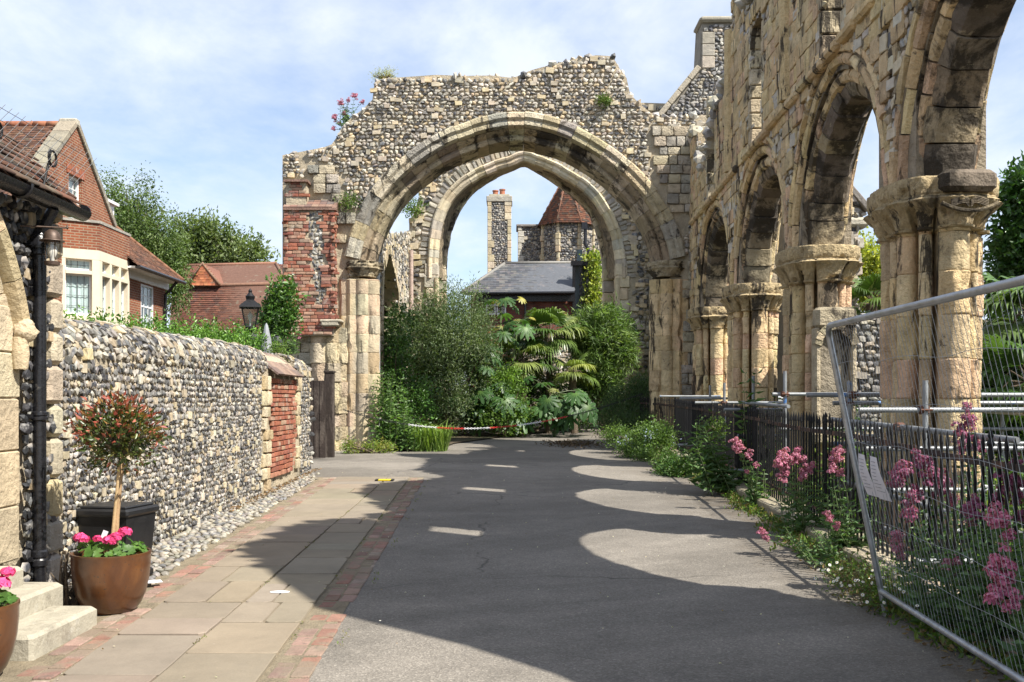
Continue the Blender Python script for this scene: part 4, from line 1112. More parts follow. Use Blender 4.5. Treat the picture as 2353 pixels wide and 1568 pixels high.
while z < CZ - .05:
    h = random.uniform(.24, .36); w = random.choice([.16, .26, .22])
    mb.box((CXF - .12, CY1 - w / 2 + .02, z + h / 2), (.3, w, h - .012), pal(1, [(.42, .36, .26), (.40, .33, .21), (.36, .33, .28)])[0], 0, None, .03); z += h
at(mb, CL).build('quoins', M_ASHLAR_CLEAN, cot); mb = MB()
# doorway jamb stones and hood mould
put = lambda u, z, d: (CXF + d, u, z)
z = .5
while z < 2.1:
    h = random.uniform(.26, .38)
    mb.box((CXF - .12, 6.80 - .16, z + h / 2), (.24, .46 + random.uniform(-.05, .05), h - .006), pal(1, [(.46, .38, .26), (.44, .36, .24), (.48, .4, .28)])[0], 0, None, .01); z += h
ja = DARC - arcnormals(DARC) * .0
sweep(mb, DARC, [(-.04, .0), (-.1, -.04), (-.2, -.08), (-.34, -.12), (-.5, -.4), (-.0, -.4)], put, 14, [(.5, .42, .29), (.48, .4, .27)], .004, .004, .006)
at(mb, CL).build('doorway', M_ASHLAR_CLEAN, cot)
mb = MB()
sweep(mb, DARC, [(.1, -.02), (.1, .05), (.04, .08), (-.02, .06), (-.05, .0), (-.05, -.04)], put, 9, [(.47, .37, .23), (.49, .39, .25)], .002, .002, .004, None, .001)
at(mb, CL).build('hood_mould', M_ASHLAR_CLEAN, cot)
# carved stone head under the end of the hood
def carved_head(c, s, yaw):
    bv, bf = _ico(4)
    v = bv.copy(); x, y, z = v[:, 0].copy(), v[:, 1].copy(), v[:, 2].copy()      # face looks along +x
    v[:, 0] = x * .92; v[:, 1] = y * .78; v[:, 2] = z * 1.08
    jaw = np.clip(-z, 0, 1); v[:, 1] *= 1 - .32 * jaw ** 1.5; v[:, 0] += .12 * jaw * (x > 0) * x
    def bump(cx, cy, cz, r, a, dx=1, dz=0):
        d = ((x - cx) ** 2 + (y - cy) ** 2 + (z - cz) ** 2) / r ** 2
        g = a * np.exp(-d); v[:, 0] += g * dx; v[:, 2] += g * dz
    bump(1, 0, -.05, .17, .30); bump(1, 0, .12, .13, .12); bump(.95, 0, -.42, .16, .10); bump(.95, 0, -.52, .1, .06); bump(.93, 0, -.47, .05, -.06); bump(.85, 0, -.8, .2, .12)
    for q in (-1, 1):
        bump(.9, q * .32, .08, .15, -.16); bump(.9, q * .3, .08, .07, .10); bump(.88, q * .3, .27, .17, .08); bump(.85, q * .42, -.22, .2, .07); bump(.1, q * .98, -.05, .16, 0)
        d = ((x - .05) ** 2 + (y - q * .95) ** 2 + ((z + .05) / 1.5) ** 2) / .16 ** 2; v[:, 1] += q * .14 * np.exp(-d)
    hair = (z > .42 - .25 * np.clip(-x, -1, 1)) & (x < .8) | (x < -.15) & (z > -.55)
    hr = hair * (.10 + .05 * np.sin(y * 9 + z * 6 + 3 * np.sin(x * 4)))
    v += nrm(bv) * hr[:, None]
    v *= s; cr, sr = cos(yaw), sin(yaw)
    v = v @ np.array([[cr, sr, 0], [-sr, cr, 0], [0, 0, 1]])
    return v + np.array(c), bf
mb = MB(); v, f = carved_head((CXF + .06, 6.83, 2.07), .074, R(25)); mb.add(v, f, (.5, .41, .28))
mb.lathe([(.05, -.22), (.06, -.12), (.055, -.06), (.05, 0)], (CXF + .03, 6.82, 2.03), 14, (.47, .38, .25))
at(mb, CL).build('carved_head', M_ASHLAR_CLEAN, cot, True)
# eaves, gutter, roof
mb = MB(); gx = CXF + .17; gzz = CZ + .03
prof = [(gx + .065 * cos(a), gzz + .065 * sin(a)) for a in np.linspace(pi, 2 * pi, 9)] + [(gx + .055 * cos(a), gzz + .055 * sin(a)) for a in np.linspace(2 * pi, pi, 9)]
mb.prism(prof, 2.6, 7.5, 'y', (.02, .02, .02)); mb.tube([(gx, 7.49, gzz - .002), (gx, 7.5, gzz - .002)], .062, 12)
for y in (4.6, 5.6, 6.55): mb.tube([(gx + .075 * cos(a), y, gzz + .075 * sin(a)) for a in np.linspace(pi * .95, 2.05 * pi, 9)], .012, 6)
mb.prism([(CXF + .13, CZ - .02), (CXF + .13, CZ + .12), (CXF + .1, CZ + .12), (CXF + .1, CZ - .02)], 2.6, 7.42, 'y')
at(mb, CL).build('gutter', M_BLACKPAINT, cot)
def tiles(mb, o, du, dv, nu, nv, w, h, cols, lift=.025, keep=None, th=.014):
    """overlapping tiles laid from the eave o along du, up the slope dv"""
    o = np.array(o, float); du = nrm(du); dv = nrm(dv); nn = nrm(np.cross(du, dv))
    if nn[2] < 0: nn = -nn
    iu, iv = np.meshgrid(np.arange(nu), np.arange(nv)); iu = iu.ravel(); iv = iv.ravel()
    u = (iu + .5 + .5 * (iv % 2) - .25) * w; v = (iv + .5) * h
    if keep is not None:
        ok = keep(u, v); u, v = u[ok], v[ok]
    n = len(u); P = o + u[:, None] * du + v[:, None] * dv
    a = jit(n, 1, .02)
    hw, hh = w * .49, h * .75
    lo = P - hh * dv + nn * (lift + jit(n, 1, .005)); hi = P + hh * dv + nn * .004
    tw = jit(n, 1, .004) * nn
    q = np.stack([lo - hw * du + tw, lo + hw * du - tw, hi + hw * du, hi - hw * du], 1)
    b = np.stack([lo - hw * du + tw - nn * th, lo + hw * du - tw - nn * th], 1)
    v_ = np.concatenate([q, b], 1).reshape(-1, 3); k = (np.arange(n) * 6)[:, None]
    mb.add(v_, np.concatenate([k + [0, 1, 2, 3], k + [4, 5, 1, 0]]), np.repeat(pal(n, cols, None, .2), 6, 0))
TILE = [(.15, .075, .05), (.12, .065, .045), (.18, .09, .06), (.10, .065, .05), (.14, .09, .065), (.09, .07, .055)]
mb = MB()
v0 = (CXF + .2, 2.6, CZ + .06); dv = np.array([-1, 0, .95])
mb.quad((CXF + .2, 2.6, CZ + .04), (CXF + .2, 7.42, CZ + .04), (-6.2, 7.42, CZ + .04 + 3.0 * .95), (-6.2, 2.6, CZ + .04 + 3.0 * .95), (.15, .08, .05))
tiles(mb, v0, (0, 1, 0), dv, 29, 38, .165, .1, TILE)
at(mb, CL).build('roof', M_TILE, cot, fix=False)
# wire guard on the eaves with scrolled brackets
gd = thing('wire_guard', 'thin wire guard with scrolled brackets along the cottage eaves above the gutter', 'guard', (gx, 5, gzz))
GL = (gx, 5, gzz); mb = MB()
for k in range(6):
    t = k / 5; mb.tube([(gx - .02 + t * .1, 2.6, gzz + .05 + t * .34), (gx - .02 + t * .1, 7.25 + .2 * t, gzz + .05 + t * .34)], .002, 4)
for y in np.arange(2.7, 7.3, .085): mb.tube([(gx - .03, y - .12, gzz + .02), (gx + .09, y + .24, gzz + .42)], .002, 4)
at(mb, GL).build('wires', M_LEAD, gd)
for y in (3.9, 5.3, 6.15, 6.9):
    mb = MB(); pts = [(gx + .0, y - .06, gzz), (gx + .01, y, gzz + .2)] + [(gx + .02, y + .06 + .055 * cos(a) * (1 - .05 * a), gzz + .28 + .055 * sin(a) * (1 - .05 * a)) for a in np.linspace(pi * 1.1, -1.3 * pi, 16)]
    mb.tube(pts, .008, 6); at(mb, GL).build('bracket', M_IRON, gd)
# downpipe
dpipe = thing('downpipe', 'black cast-iron downpipe with collars on the cottage wall behind the hanging lantern', 'drainpipe', (CXF + .1, 7.05, gz(7)))
DL = (CXF + .1, 7.05, gz(7)); px = CXF + .055
mb = MB(); mb.tube([(px, 7.05, .1), (px, 7.05, 2.68)], .044, 18); mb.tube([(px, 7.05, 2.68), (px + .02, 7.05, 2.8), (gx, 7.02, gzz - .06)], .04, 14)
at(mb, DL).build('pipe', M_BLACKPAINT, dpipe, True)
for zc, hh in ((1.45, .07), (.42, .12), (2.62, .16)):
    mb = MB(); mb.lathe([(.044, 0), (.058, .01), (.058, hh * .4), (.051, hh * .5), (.058, hh * .6), (.056, hh * .9), (.044, hh)], (px, 7.05, zc), 20)
    if hh > .15: mb.lathe([(.07, .0), (.074, .04), (.052, .1), (.03, .14), (.02, .2), (.0, .21)], (px, 7.05, zc + .05), 20)
    mb.box((px - .06, 7.05, zc + hh * .5), (.08, .15, .03)); at(mb, DL).build('collar', M_BLACKPAINT, dpipe)
# wall lantern
lx, ly = CXF + .24, 6.95
lan = thing('wall_lantern', 'old copper-hooded glass lantern hanging from an iron arm on the cottage wall', 'lantern', (lx, ly, 2.5)); LL = (lx, ly, 2.5)
M_COPPER = plain('tarnished_copper', (.09, .06, .045), .5, .4, .5, 20, .4)
mb = MB(); mb.tube([(CXF + .0, ly - .12, 2.78), (CXF + .12, ly - .06, 2.785), (lx + .12, ly + .02, 2.785)], .009, 8); mb.lathe([(.0, -.02), (.014, 0), (.0, .05)], (lx + .13, ly + .02, 2.785), 8); mb.tube([(lx, ly, 2.785), (lx, ly, 2.75)], .012, 8)
at(mb, LL).build('arm', M_COPPER, lan)
mb = MB(); mb.lathe([(.0, .105), (.03, .1), (.06, .075), (.075, .03), (.078, .0), (.108, -.012), (.11, -.02), (.078, -.012)], (lx, ly, 2.66), 28); at(mb, LL).build('hood', M_COPPER, lan, True)
mb = MB(); mb.lathe([(.062, -.235), (.066, -.01)], (lx, ly, 2.65), 24, caps=False); at(mb, LL).build('glass', glass_mat('lantern_glass', (.95, .93, .88), .9), lan, True)
mb = MB(); mb.lathe([(.04, -.27), (.066, -.262), (.069, -.225), (.064, -.225)], (lx, ly, 2.65), 24); mb.lathe([(.068, -.03), (.07, 0.0), (.06, .0)], (lx, ly, 2.65), 24)
for k in range(5): a = k * 2 * pi / 5 + .4; mb.tube([(lx + .067 * cos(a), ly + .067 * sin(a), 2.65 - .2), (lx + .067 * cos(a), ly + .067 * sin(a), 2.65)], .003, 5)
at(mb, LL).build('frame', M_COPPER, lan)
mb = MB(); mb.lathe([(.02, -.23), (.024, -.18), (.042, -.14), (.044, -.09), (.028, -.05), (.0, -.04)], (lx, ly, 2.65), 16); at(mb, LL).build('bulb', plain('frosted_bulb', (.7, .7, .68), .5), lan, True)
lan.scale = (.76, .76, .66); lan.location = (lx - .05, ly, 2.615)
# steps
st = thing('stone_steps', 'worn grey stone doorsteps between the two glazed pots', 'steps', (-3.1, 6.2, gz(6.2))); SL2 = (-3.1, 6.2, gz(6.2))
for (x0, x1, y0, y1, z1) in ((-3.6, -2.74, 5.72, 6.58, .245), (-3.6, -3.04, 5.0, 6.72, .375), (-3.7, -3.26, 4.7, 6.62, .5)):
    mb = MB(); mb.box(((x0 + x1) / 2, (y0 + y1) / 2, (z1 + .02) / 2), (x1 - x0, y1 - y0, z1 - .02), (.36, .33, .26), R(-1.5), None, .022); at(mb, SL2).build('step', stone_mat('worn_step_stone', None, 6, .25, .9, .5, 30, bdist=.012, crust=(4, .55, .66, (.16, .14, .11), .6), mottle=(9, .6, .68, (.42, .40, .34), .6)), st)
# glazed pots
def pot(x, y, r, h, label):
    z = gz(y) + .006
    t = thing('glazed_pot', label, 'plant pot', (x, y, z), 'brown glazed pots by the doorstep')
    mb = MB(); s = r
    prof = [(.60, 0), (.64, .015), (.76, .12), (.88, .3), (.965, .55), (1.0, .8), (1.0, .93), (1.02, .97), (1.015, 1.0), (.95, 1.0), (.93, .96), (.93, .86)]
    mb.lathe([(a * s, b * h) for a, b in prof], (0, 0, 0), 48, (.17, .075, .03)); mb.build('body', M_GLAZE, t, True)
    mb = MB(); mb.lathe([(0, .9 * h), (.5 * s, .905 * h), (.935 * s, .88 * h)], (0, 0, 0), 24, (.05, .035, .025)); mb.build('soil', M_EARTH, t)
    return t
def glaze():
    m, nt, out = newmat('brown_glaze'); tc = N(nt, 'ShaderNodeTexCoord').outputs['Object']
    n1 = noise(nt, tc, 3, 5, .6, .5); n2 = noise(nt, tc, 60, 3, .5)
    c = ramp(nt, n1, [(.3, (.045, .018, .009)), (.5, (.09, .035, .013)), (.7, (.15, .062, .02))]).outputs[0]
    c = mixc(nt, ramp(nt, n2, [(.66, (0, 0, 0)), (.7, (1, 1, 1))]).outputs[0], c, (.05, .03, .02))
    b = N(nt, 'ShaderNodeBsdfPrincipled'); b.inputs['Roughness'].default_value = .3; b.inputs['Coat Weight'].default_value = .3; b.inputs['Coat Roughness'].default_value = .15
    nt.links.new(c, b.inputs['Base Color']); bp = N(nt, 'ShaderNodeBump'); bp.inputs['Strength'].default_value = .12; bp.inputs['Distance'].default_value = .01
    nt.links.new(noise(nt, tc, 12, 3, .5), bp.inputs['Height']); nt.links.new(bp.outputs[0], b.inputs['Normal']); nt.links.new(b.outputs[0], out.inputs[0]); return m
M_GLAZE = glaze()
P1X, P1Y, P1R, P1H = -2.81, 6.98, .262, .41
pot(P1X, P1Y, P1R, P1H, 'brown glazed pot beside the step, holding the small red-leaved standard tree')
P2X, P2Y = -2.94, 5.38
pot(P2X, P2Y, .25, .40, 'brown glazed pot at the left edge of the photo, in front of the steps')
# black planter
bx_, by_ = -3.21, 8.1; bz_ = gz(by_) + .02
t = thing('black_planter', 'black square plastic planter with a lid, against the flint wall behind the little tree', 'planter', (bx_, by_, bz_), None, R(-11)); t.scale = (1, 1, 1.12)
mb = MB()
v = []
for (s, z) in ((.18, .03), (.215, .46)):
    v += [(-s, -s, z), (s, -s, z), (s, s, z), (-s, s, z)]
mb.add(v, [(0, 1, 5, 4), (1, 2, 6, 5), (2, 3, 7, 6), (3, 0, 4, 7), (3, 2, 1, 0), (4, 5, 6, 7)]); mb.build('body', M_BLACKPLASTIC, t)
mb = MB(); mb.box((0, 0, .485), (.48, .48, .055), (.02, .02, .02), 0, None, .015); mb.box((0, 0, .52), (.41, .41, .02), (.02, .02, .02), 0, None, .008); mb.build('lid', M_BLACKPLASTIC, t)
mb = MB(); mb.box((0, 0, .02), (.41, .41, .06), (.02, .02, .02), 0, None, .012); mb.build('tray', M_BLACKPLASTIC, t)

# ---------------------------------------------------------------- leaves
def leaves(mb, P, D, L, wr, col, fold=.25, curl=.15):
    """P base points, D directions (n,3), L lengths (n,), wr width ratio"""
    n = len(P); D = nrm(D); r = nrm(rng.normal(size=(n, 3)))
    S = nrm(np.cross(D, r)); U = np.cross(S, D)
    L = np.broadcast_to(np.asarray(L, float), (n,))[:, None]; w = L * wr * .5
    m = P + D * L * .45
    up = U * w * fold * 2
    v = np.stack([P, m - S * w + up, P + D * L - U * L * curl, m + S * w + up], 1)
    k = (np.arange(n) * 4)[:, None]
    mb.add(v.reshape(-1, 3), np.concatenate([k + [0, 1, 2], k + [0, 2, 3]]), np.repeat(col, 4, 0))
def blob_points(ells, n):
    """points in a set of ellipsoids (cx,cy,cz,rx,ry,rz), more of them near the skin"""
    e = np.array(ells, float); vol = e[:, 3] * e[:, 4] * e[:, 5]
    i = rng.choice(len(e), n, p=vol / vol.sum()); d = nrm(rng.normal(size=(n, 3)))
    r = rng.random(n) ** .38
    return e[i, :3] + d * e[i, 3:] * r[:, None], d
def foliage(mb, ells, clumps, per, cr, L, wr, cols, w=None, droop=.0, out=.6, up=.2, spread=None, flat=1.0):
    C, d = blob_points(ells, clumps)
    cc = pal(clumps, cols, w, .28)
    P = np.repeat(C, per, 0) + rng.normal(size=(clumps * per, 3)) * cr * np.array([1, 1, flat])
    D = np.repeat(d, per, 0) * out + rng.normal(size=(clumps * per, 3)) * .75 + np.array([0, 0, up - droop])
    col = np.repeat(cc, per, 0) * (1 + jit(clumps * per, 1, .22))
    leaves(mb, P, D, L * (.65 + .7 * rng.random(clumps * per)), wr, np.clip(col, 0, 1))
    return C
def branches(mb, base, tips, r0, col=(.13, .1, .07), k=7, rt=.006, bend=.15):
    base = np.array(base, float)
    for q in tips:
        q = np.array(q, float); t = np.linspace(0, 1, k)[:, None]; L = np.linalg.norm(q - base)
        p = base + (q - base) * t + np.array([0, 0, 1]) * L * bend * np.sin(t * pi) * .6 + rng.normal(size=(k, 3)) * L * .02 * t
        mb.tube(p, np.linspace(r0, rt, k), 6, col)
# red-leaved standard tree in the pot
pz = gz(P1Y) + P1H * .9
t = thing('standard_tree', 'little standard tree with a round head of red and green leaves, in the glazed pot', 'potted tree', (P1X, P1Y, pz)); TL = (P1X, P1Y, pz)
mb = MB(); hc = np.array([P1X + .06, P1Y, 1.36])
mb.tube([(P1X + .02, P1Y, pz - .05), (P1X + .035, P1Y, pz + .3), (P1X + .07, P1Y + .01, 1.2)], [.024, .022, .019], 10, (.36, .24, .13)); mb.tube([(P1X + .0, P1Y - .03, pz - .05), (P1X + .075, P1Y - .025, 1.22)], .011, 8, (.42, .3, .16))
at(mb, TL).build('trunk', stone_mat('pale_bark', None, 10, .3, .8, .4, 50, bdist=.005), t)
mb = MB(); lf = MB()
E = [(hc[0], hc[1], hc[2], .235, .22, .19), (hc[0] - .05, hc[1], hc[2] + .09, .18, .17, .15), (hc[0] + .08, hc[1], hc[2] + .06, .17, .17, .14), (hc[0] - .02, hc[1], hc[2] - .11, .19, .17, .1)]
tips, _ = blob_points(E, 150); branches(mb, (hc[0] - .0, hc[1], 1.2), tips, .007, (.16, .08, .05), 5, .0015, .08)
tp = tips + nrm(tips - hc) * .05
per = 13; P = np.repeat(tp, per, 0) + rng.normal(size=(150 * per, 3)) * .035; D = np.repeat(nrm(tp - hc), per, 0) + rng.normal(size=(150 * per, 3)) * .7 + np.array([0, 0, .35])
outw = np.clip((np.linalg.norm(P - hc, axis=1) - .15) / .2 + np.clip((P[:, 2] - hc[2]) * 2, -.3, .5), 0, 1)
c = np.where((rng.random(len(P)) < outw * .72)[:, None], pal(len(P), [(.22, .05, .035), (.28, .09, .06), (.17, .05, .03), (.2, .11, .04)], None, .25), pal(len(P), [(.04, .06, .016), (.065, .085, .02), (.03, .045, .013), (.1, .09, .025)], None, .25))
leaves(lf, P, D, .05 * (.6 + .7 * rng.random(len(P))), .42, c)
at(mb, TL).build('twigs', M_BARK, t); at(lf, TL).build('crown', M_LEAF_GLOSS, t, fix=False)
mb = MB(); mb.box((P1X - .03, P1Y - .045, pz + .17), (.035, .003, .06), (.7, .68, .6), .3, Matrix.Rotation(.4, 3, 'Y')); at(mb, TL).build('plant_tag', M_PAPER, t)
# geraniums
def flowerhead(mb, c, r, n=60, cols=((.62, .06, .2), (.72, .1, .28), (.55, .05, .17)), pr=.4, sq=.75):
    d = nrm(rng.normal(size=(n, 3))); d[:, 2] = np.abs(d[:, 2]) * 1.1 - .35; d = nrm(d)
    P = np.array(c) + d * r * np.array([1, 1, sq]) * (.75 + .3 * rng.random((n, 1)))
    k = 5; rp = r * pr
    t1 = nrm(np.cross(d, rng.normal(size=(n, 3)))); t2 = np.cross(d, t1)
    th = np.arange(k) / k * 2 * pi
    ring = P[:, None] + rp * (np.cos(th)[None, :, None] * t1[:, None] + np.sin(th)[None, :, None] * t2[:, None]) * (.75 + .5 * rng.random((n, k, 1))) + d[:, None] * rp * (.1 + .35 * rng.random((n, k, 1)))
    v = np.concatenate([P[:, None], ring], 1).reshape(-1, 3); b = (np.arange(n) * (k + 1))[:, None]
    f = np.concatenate([b + [0, 1 + i, 1 + (i + 1) % k] for i in range(k)])
    mb.add(v, f, np.repeat(pal(n, cols, None, .15), k + 1, 0))
def discleaf(mb, P, Nn, r, col, k=9, lob=.12, cup=.18):
    n = len(P); Nn = nrm(Nn); t1 = nrm(np.cross(Nn, rng.normal(size=(n, 3)))); t2 = np.cross(Nn, t1)
    th = np.arange(k * 2) / (k * 2) * 2 * pi * .94 + .1; rr = 1 + lob * np.where(np.arange(k * 2) % 2, 1, -1)
    r = np.asarray(r)[:, None, None]
    ring = P[:, None] + r * rr[None, :, None] * (np.cos(th)[None, :, None] * t1[:, None] + np.sin(th)[None, :, None] * t2[:, None]) + Nn[:, None] * r * cup * (1 + .5 * jit(n * k * 2, 1).reshape(n, k * 2, 1))
    m = k * 2 + 1; v = np.concatenate([P[:, None], ring], 1).reshape(-1, 3); b = (np.arange(n) * m)[:, None]
    mb.add(v, np.concatenate([b + [0, 1 + i, 2 + i] for i in range(k * 2 - 1)]), np.repeat(col, m, 0))
def geranium(x, y, z, r, heads, label, nl=70):
    t = thing('geranium', label, 'geranium', (x, y, z), 'pink geraniums in the glazed pots'); L = (x, y, z)
    mb = MB(); st_ = MB()
    a = rng.random(nl) * 2 * pi; q = np.sqrt(rng.random(nl)) * r * .95
    P = np.stack([x + q * np.cos(a), y + q * np.sin(a), z + .03 + .07 * rng.random(nl)], 1)
    discleaf(mb, P, np.stack([np.cos(a) * .5, np.sin(a) * .5 - .25, np.ones(nl)], 1) + jit(nl, 3, .4), .03 + .02 * rng.random(nl), pal(nl, [(.06, .13, .025), (.09, .17, .035), (.045, .1, .02)], None, .2))
    for p in P[::2]: st_.tube([(p[0] * .5 + x * .5, p[1] * .5 + y * .5, z - .03), tuple(p)], .003, 5, (.12, .16, .06))
    for hx, hy, hz, hr in heads: st_.tube([(x + hx * .4, y + hy * .4, z - .02), (x + hx * .8, y + hy * .8, z + hz * .6), (x + hx, y + hy, z + hz)], .003, 5, (.2, .2, .08))
    at(mb, L).build('foliage', M_LEAF, t, fix=False); at(st_, L).build('stems', M_STEM, t)
    for hx, hy, hz, hr in heads:
        h = MB(); flowerhead(h, (x + hx, y + hy, z + hz), hr); at(h, L).build('flower_head', M_PETAL, t, fix=False)
geranium(P1X, P1Y, pz, .235, [(-.2, -.04, .15, .04), (-.17, -.05, .14, .035), (-.04, -.14, .155, .028), (.04, -.13, .14, .042), (.07, -.10, .16, .04), (.12, -.06, .19, .042)], 'bright pink geraniums around the foot of the red-leaved standard tree')
geranium(P2X, P2Y, gz(P2Y) + .36, .22, [(.17, .0, .15, .05), (.1, -.1, .12, .05), (.2, .03, .21, .035)], 'bright pink geraniums in the pot at the left edge of the photo', 60)
# dry stump behind the pot, envelope on the cobbles, small things on the paving
mb = MB()
for k in range(26):
    a = random.uniform(0, 6.3); b = np.array([-3.12 + .05 * cos(a), 7.05 + .05 * sin(a), .1]); h = random.uniform(.12, .46)
    mb.tube([b, b + (random.uniform(-.06, .06), random.uniform(-.05, .05), h * .5), b + (random.uniform(-.1, .1), random.uniform(-.06, .06), h)], [.016, .011, .004], 5, pal(1, [(.2, .12, .07), (.14, .09, .06), (.26, .17, .1)])[0])
tag(mb.build('stump', M_BARK, None), 'dry splintered stump of a shrub between the downpipe and the glazed pot', 'stump')
p = onground(351, 1350); mb = MB(); mb.box((0, 0, .002), (.17, .1, .004), (.7, .7, .72), .5); mb.box((.0, .0, .006), (.12, .05, .002), (.72, .72, .74), .5)
o = mb.build('envelope', M_PAPER, None); o.location = (p[0] - .02, p[1], p[2] + .04); tag(o, 'white envelope lying on the cobbles beside the glazed pot', 'envelope')
p = onground(884, 1108); t = thing('drain_marker', 'small yellow and black plastic marker lying at the far end of the flagstones', 'marker', (p[0], p[1], p[2] + .02))
mb = MB(); mb.box((0, 0, .012), (.2, .16, .02), (.6, .45, .02), 0, None, .005); mb.build('plate', plain('yellow_plastic', (.62, .46, .02), .5), t)
for s in (-1, 1):
    mb = MB(); mb.box((s * .125, 0, .012), (.05, .17, .022), (.02, .02, .02), 0, None, .006); mb.build('end_cap', M_BLACKPLASTIC, t)
p = onground(643, 1368); mb = MB(); mb.lathe([(.0, .002), (.05, .002), (.058, .0)], (p[0], p[1], p[2] + .024), 14, (.6, .55, .46), 1.3, .8)
tag(mb.build('pale_patch', M_PAPER, None), 'round cream patch of dried mortar on a sunlit flagstone', 'patch')
# gate and post by the left jamb of the arch
t = thing('wooden_gate', 'weathered brown plank gate standing open beside the gatepost at the wall end', 'gate', (-4.12, 21.3, gz(21))); GL2 = (-4.12, 21.3, gz(21))
mb = MB()
for k in range(4): mb.box((-4.33 + k * .118, 20.9, gz(21) + .83), (.115, .05, 1.62), pal(1, [(.15, .12, .095), (.18, .145, .11)])[0], .1)
at(mb, GL2).build('planks', M_WOOD, t)
mb = MB(); mb.box((-4.2, 20.95, gz(21) + 1.45), (.34, .05, .12), (.13, .1, .08)); mb.box((-4.2, 20.95, gz(21) + .35), (.34, .05, .12), (.13, .1, .08)); at(mb, GL2).build('ledge', M_WOOD, t)
mb = MB(); mb.box((-3.93, 21.45, gz(21) + .9), (.2, .2, 1.85), (.085, .062, .055), .05, None, .02)
mb.box((-3.93, 21.45, gz(21) + 1.84), (.23, .23, .05), (.05, .05, .055), .05, None, .01)
tag(mb.build('gatepost', M_WOOD, None), 'thick dark timber gatepost with a lead cap in front of the left arch jamb', 'gatepost')
# ---------------------------------------------------------------- brick house behind the wall
M_BRICK = brick_mat('red_house_brick', (.235, .075, .036), (.165, .052, .031), (.27, .205, .14))
M_BRICK_DARK = brick_mat('dark_red_brick', (.20, .06, .04), (.10, .035, .03), (.10, .08, .07), dark=.4)
M_BATH = stone_mat('smooth_cream_stone', (.62, .54, .41), 3, .1, .85, .2, 30, bdist=.005)
house = thing('brick_house', 'red brick house with a steep tiled gable and a cream stone bay window', 'house', (-13, 30, .4)); HL = (-13, 30, .4)
HXW = -12.4
AP = (28.3, 9.38); EB = (31.0, 6.95); EA = (25.6, 6.95)
mb = MB()
GW = (27.85, 28.7, 6.55, 7.95)                       # gable window opening y0 y1 z0 z1
def wallx(mb, x0, x1, outline, holes=()):
    """thick wall facing +x from column strips; outline: function z_top(y); holes (y0,y1,z0,z1)"""
    (ya, yb), zt, zb = outline
    cuts = sorted(set([ya, yb] + [h[0] for h in holes] + [h[1] for h in holes] + ([AP[0]] if ya < AP[0] < yb else [])))
    for a, b in zip(cuts[:-1], cuts[1:]):
        hs = sorted([h for h in holes if h[0] <= a + 1e-6 and h[1] >= b - 1e-6], key=lambda h: h[2])
        z0 = zb
        for h in hs:
            mb.prism([(a, z0), (b, z0), (b, h[2]), (a, h[2])], x0, x1, 'x'); z0 = h[3]
        mb.prism([(a, z0), (b, z0), (b, zt(b)), (a, zt(a))], x0, x1, 'x')
gt = interp([EA, AP, EB])
wallx(mb, HXW - .35, HXW, ((EA[0], EB[0]), gt, .4), [GW])
at(mb, HL).build('gable_wall', M_BRICK, house)
mb = MB(); mb.box((HXW - 4, 30.2, 3.5), (8, 10, 6)); mb.v[-1][:, 0] -= .4; at(mb, HL).build('rear_wall', M_BRICK, house)
mb = MB()
for (a, b) in ((EA, AP), (AP, EB)):
    d = np.array(b) - np.array(a); L = np.linalg.norm(d); ang = math.atan2(d[1], d[0]); k = int(L / .55)
    for i in range(k):
        c = np.array(a) + d * (i + .5) / k
        mb.box((HXW - .18, c[0] - sin(ang) * .09 * (1), c[1] + cos(ang) * .09), (.5, L / k - .012, .16), pal(1, [(.27, .24, .18), (.23, .21, .165)])[0], 0, Matrix.Rotation(ang, 3, 'X'), .015)
mb.box((HXW - .18, AP[0], AP[1] + .1), (.51, .26, .2), (.42, .38, .3), 0, None, .03)
at(mb, HL).build('gable_coping', M_ASHLAR_CLEAN, house)
HT = [(.16, .08, .05), (.13, .068, .046), (.19, .095, .06), (.11, .065, .05)]
mb = MB()
for sgn, E in ((-1, EA), (1, EB)):
    dv = nrm(np.array([0, AP[0] - E[0], AP[1] - E[1]])); L = math.hypot(AP[0] - E[0], AP[1] - E[1])
    o = np.array([HXW - .4, E[0] - sgn * 0, E[1]]); o = np.array([HXW - .4 - 11.5, E[0], E[1]])
    o = o - dv * .5
    mb.quad(o, o + np.array([11.5, 0, 0]), o + np.array([11.5, 0, 0]) + dv * (L + .5), o + dv * (L + .5), (.14, .08, .055))
    tiles(mb, o + np.array([0, 0, .03]), (1, 0, 0), dv, 66, int((L + .5) / .105), .172, .105, HT)
for k in range(30): mb.tube([(HXW - .45 - k * .38, AP[0], AP[1] + .05), (HXW - .8 - k * .38, AP[0], AP[1] + .05)], .1, 8, pal(1, [(.32, .13, .07), (.28, .11, .06)])[0])
at(mb, HL).build('roof', M_TILE, house, fix=False)
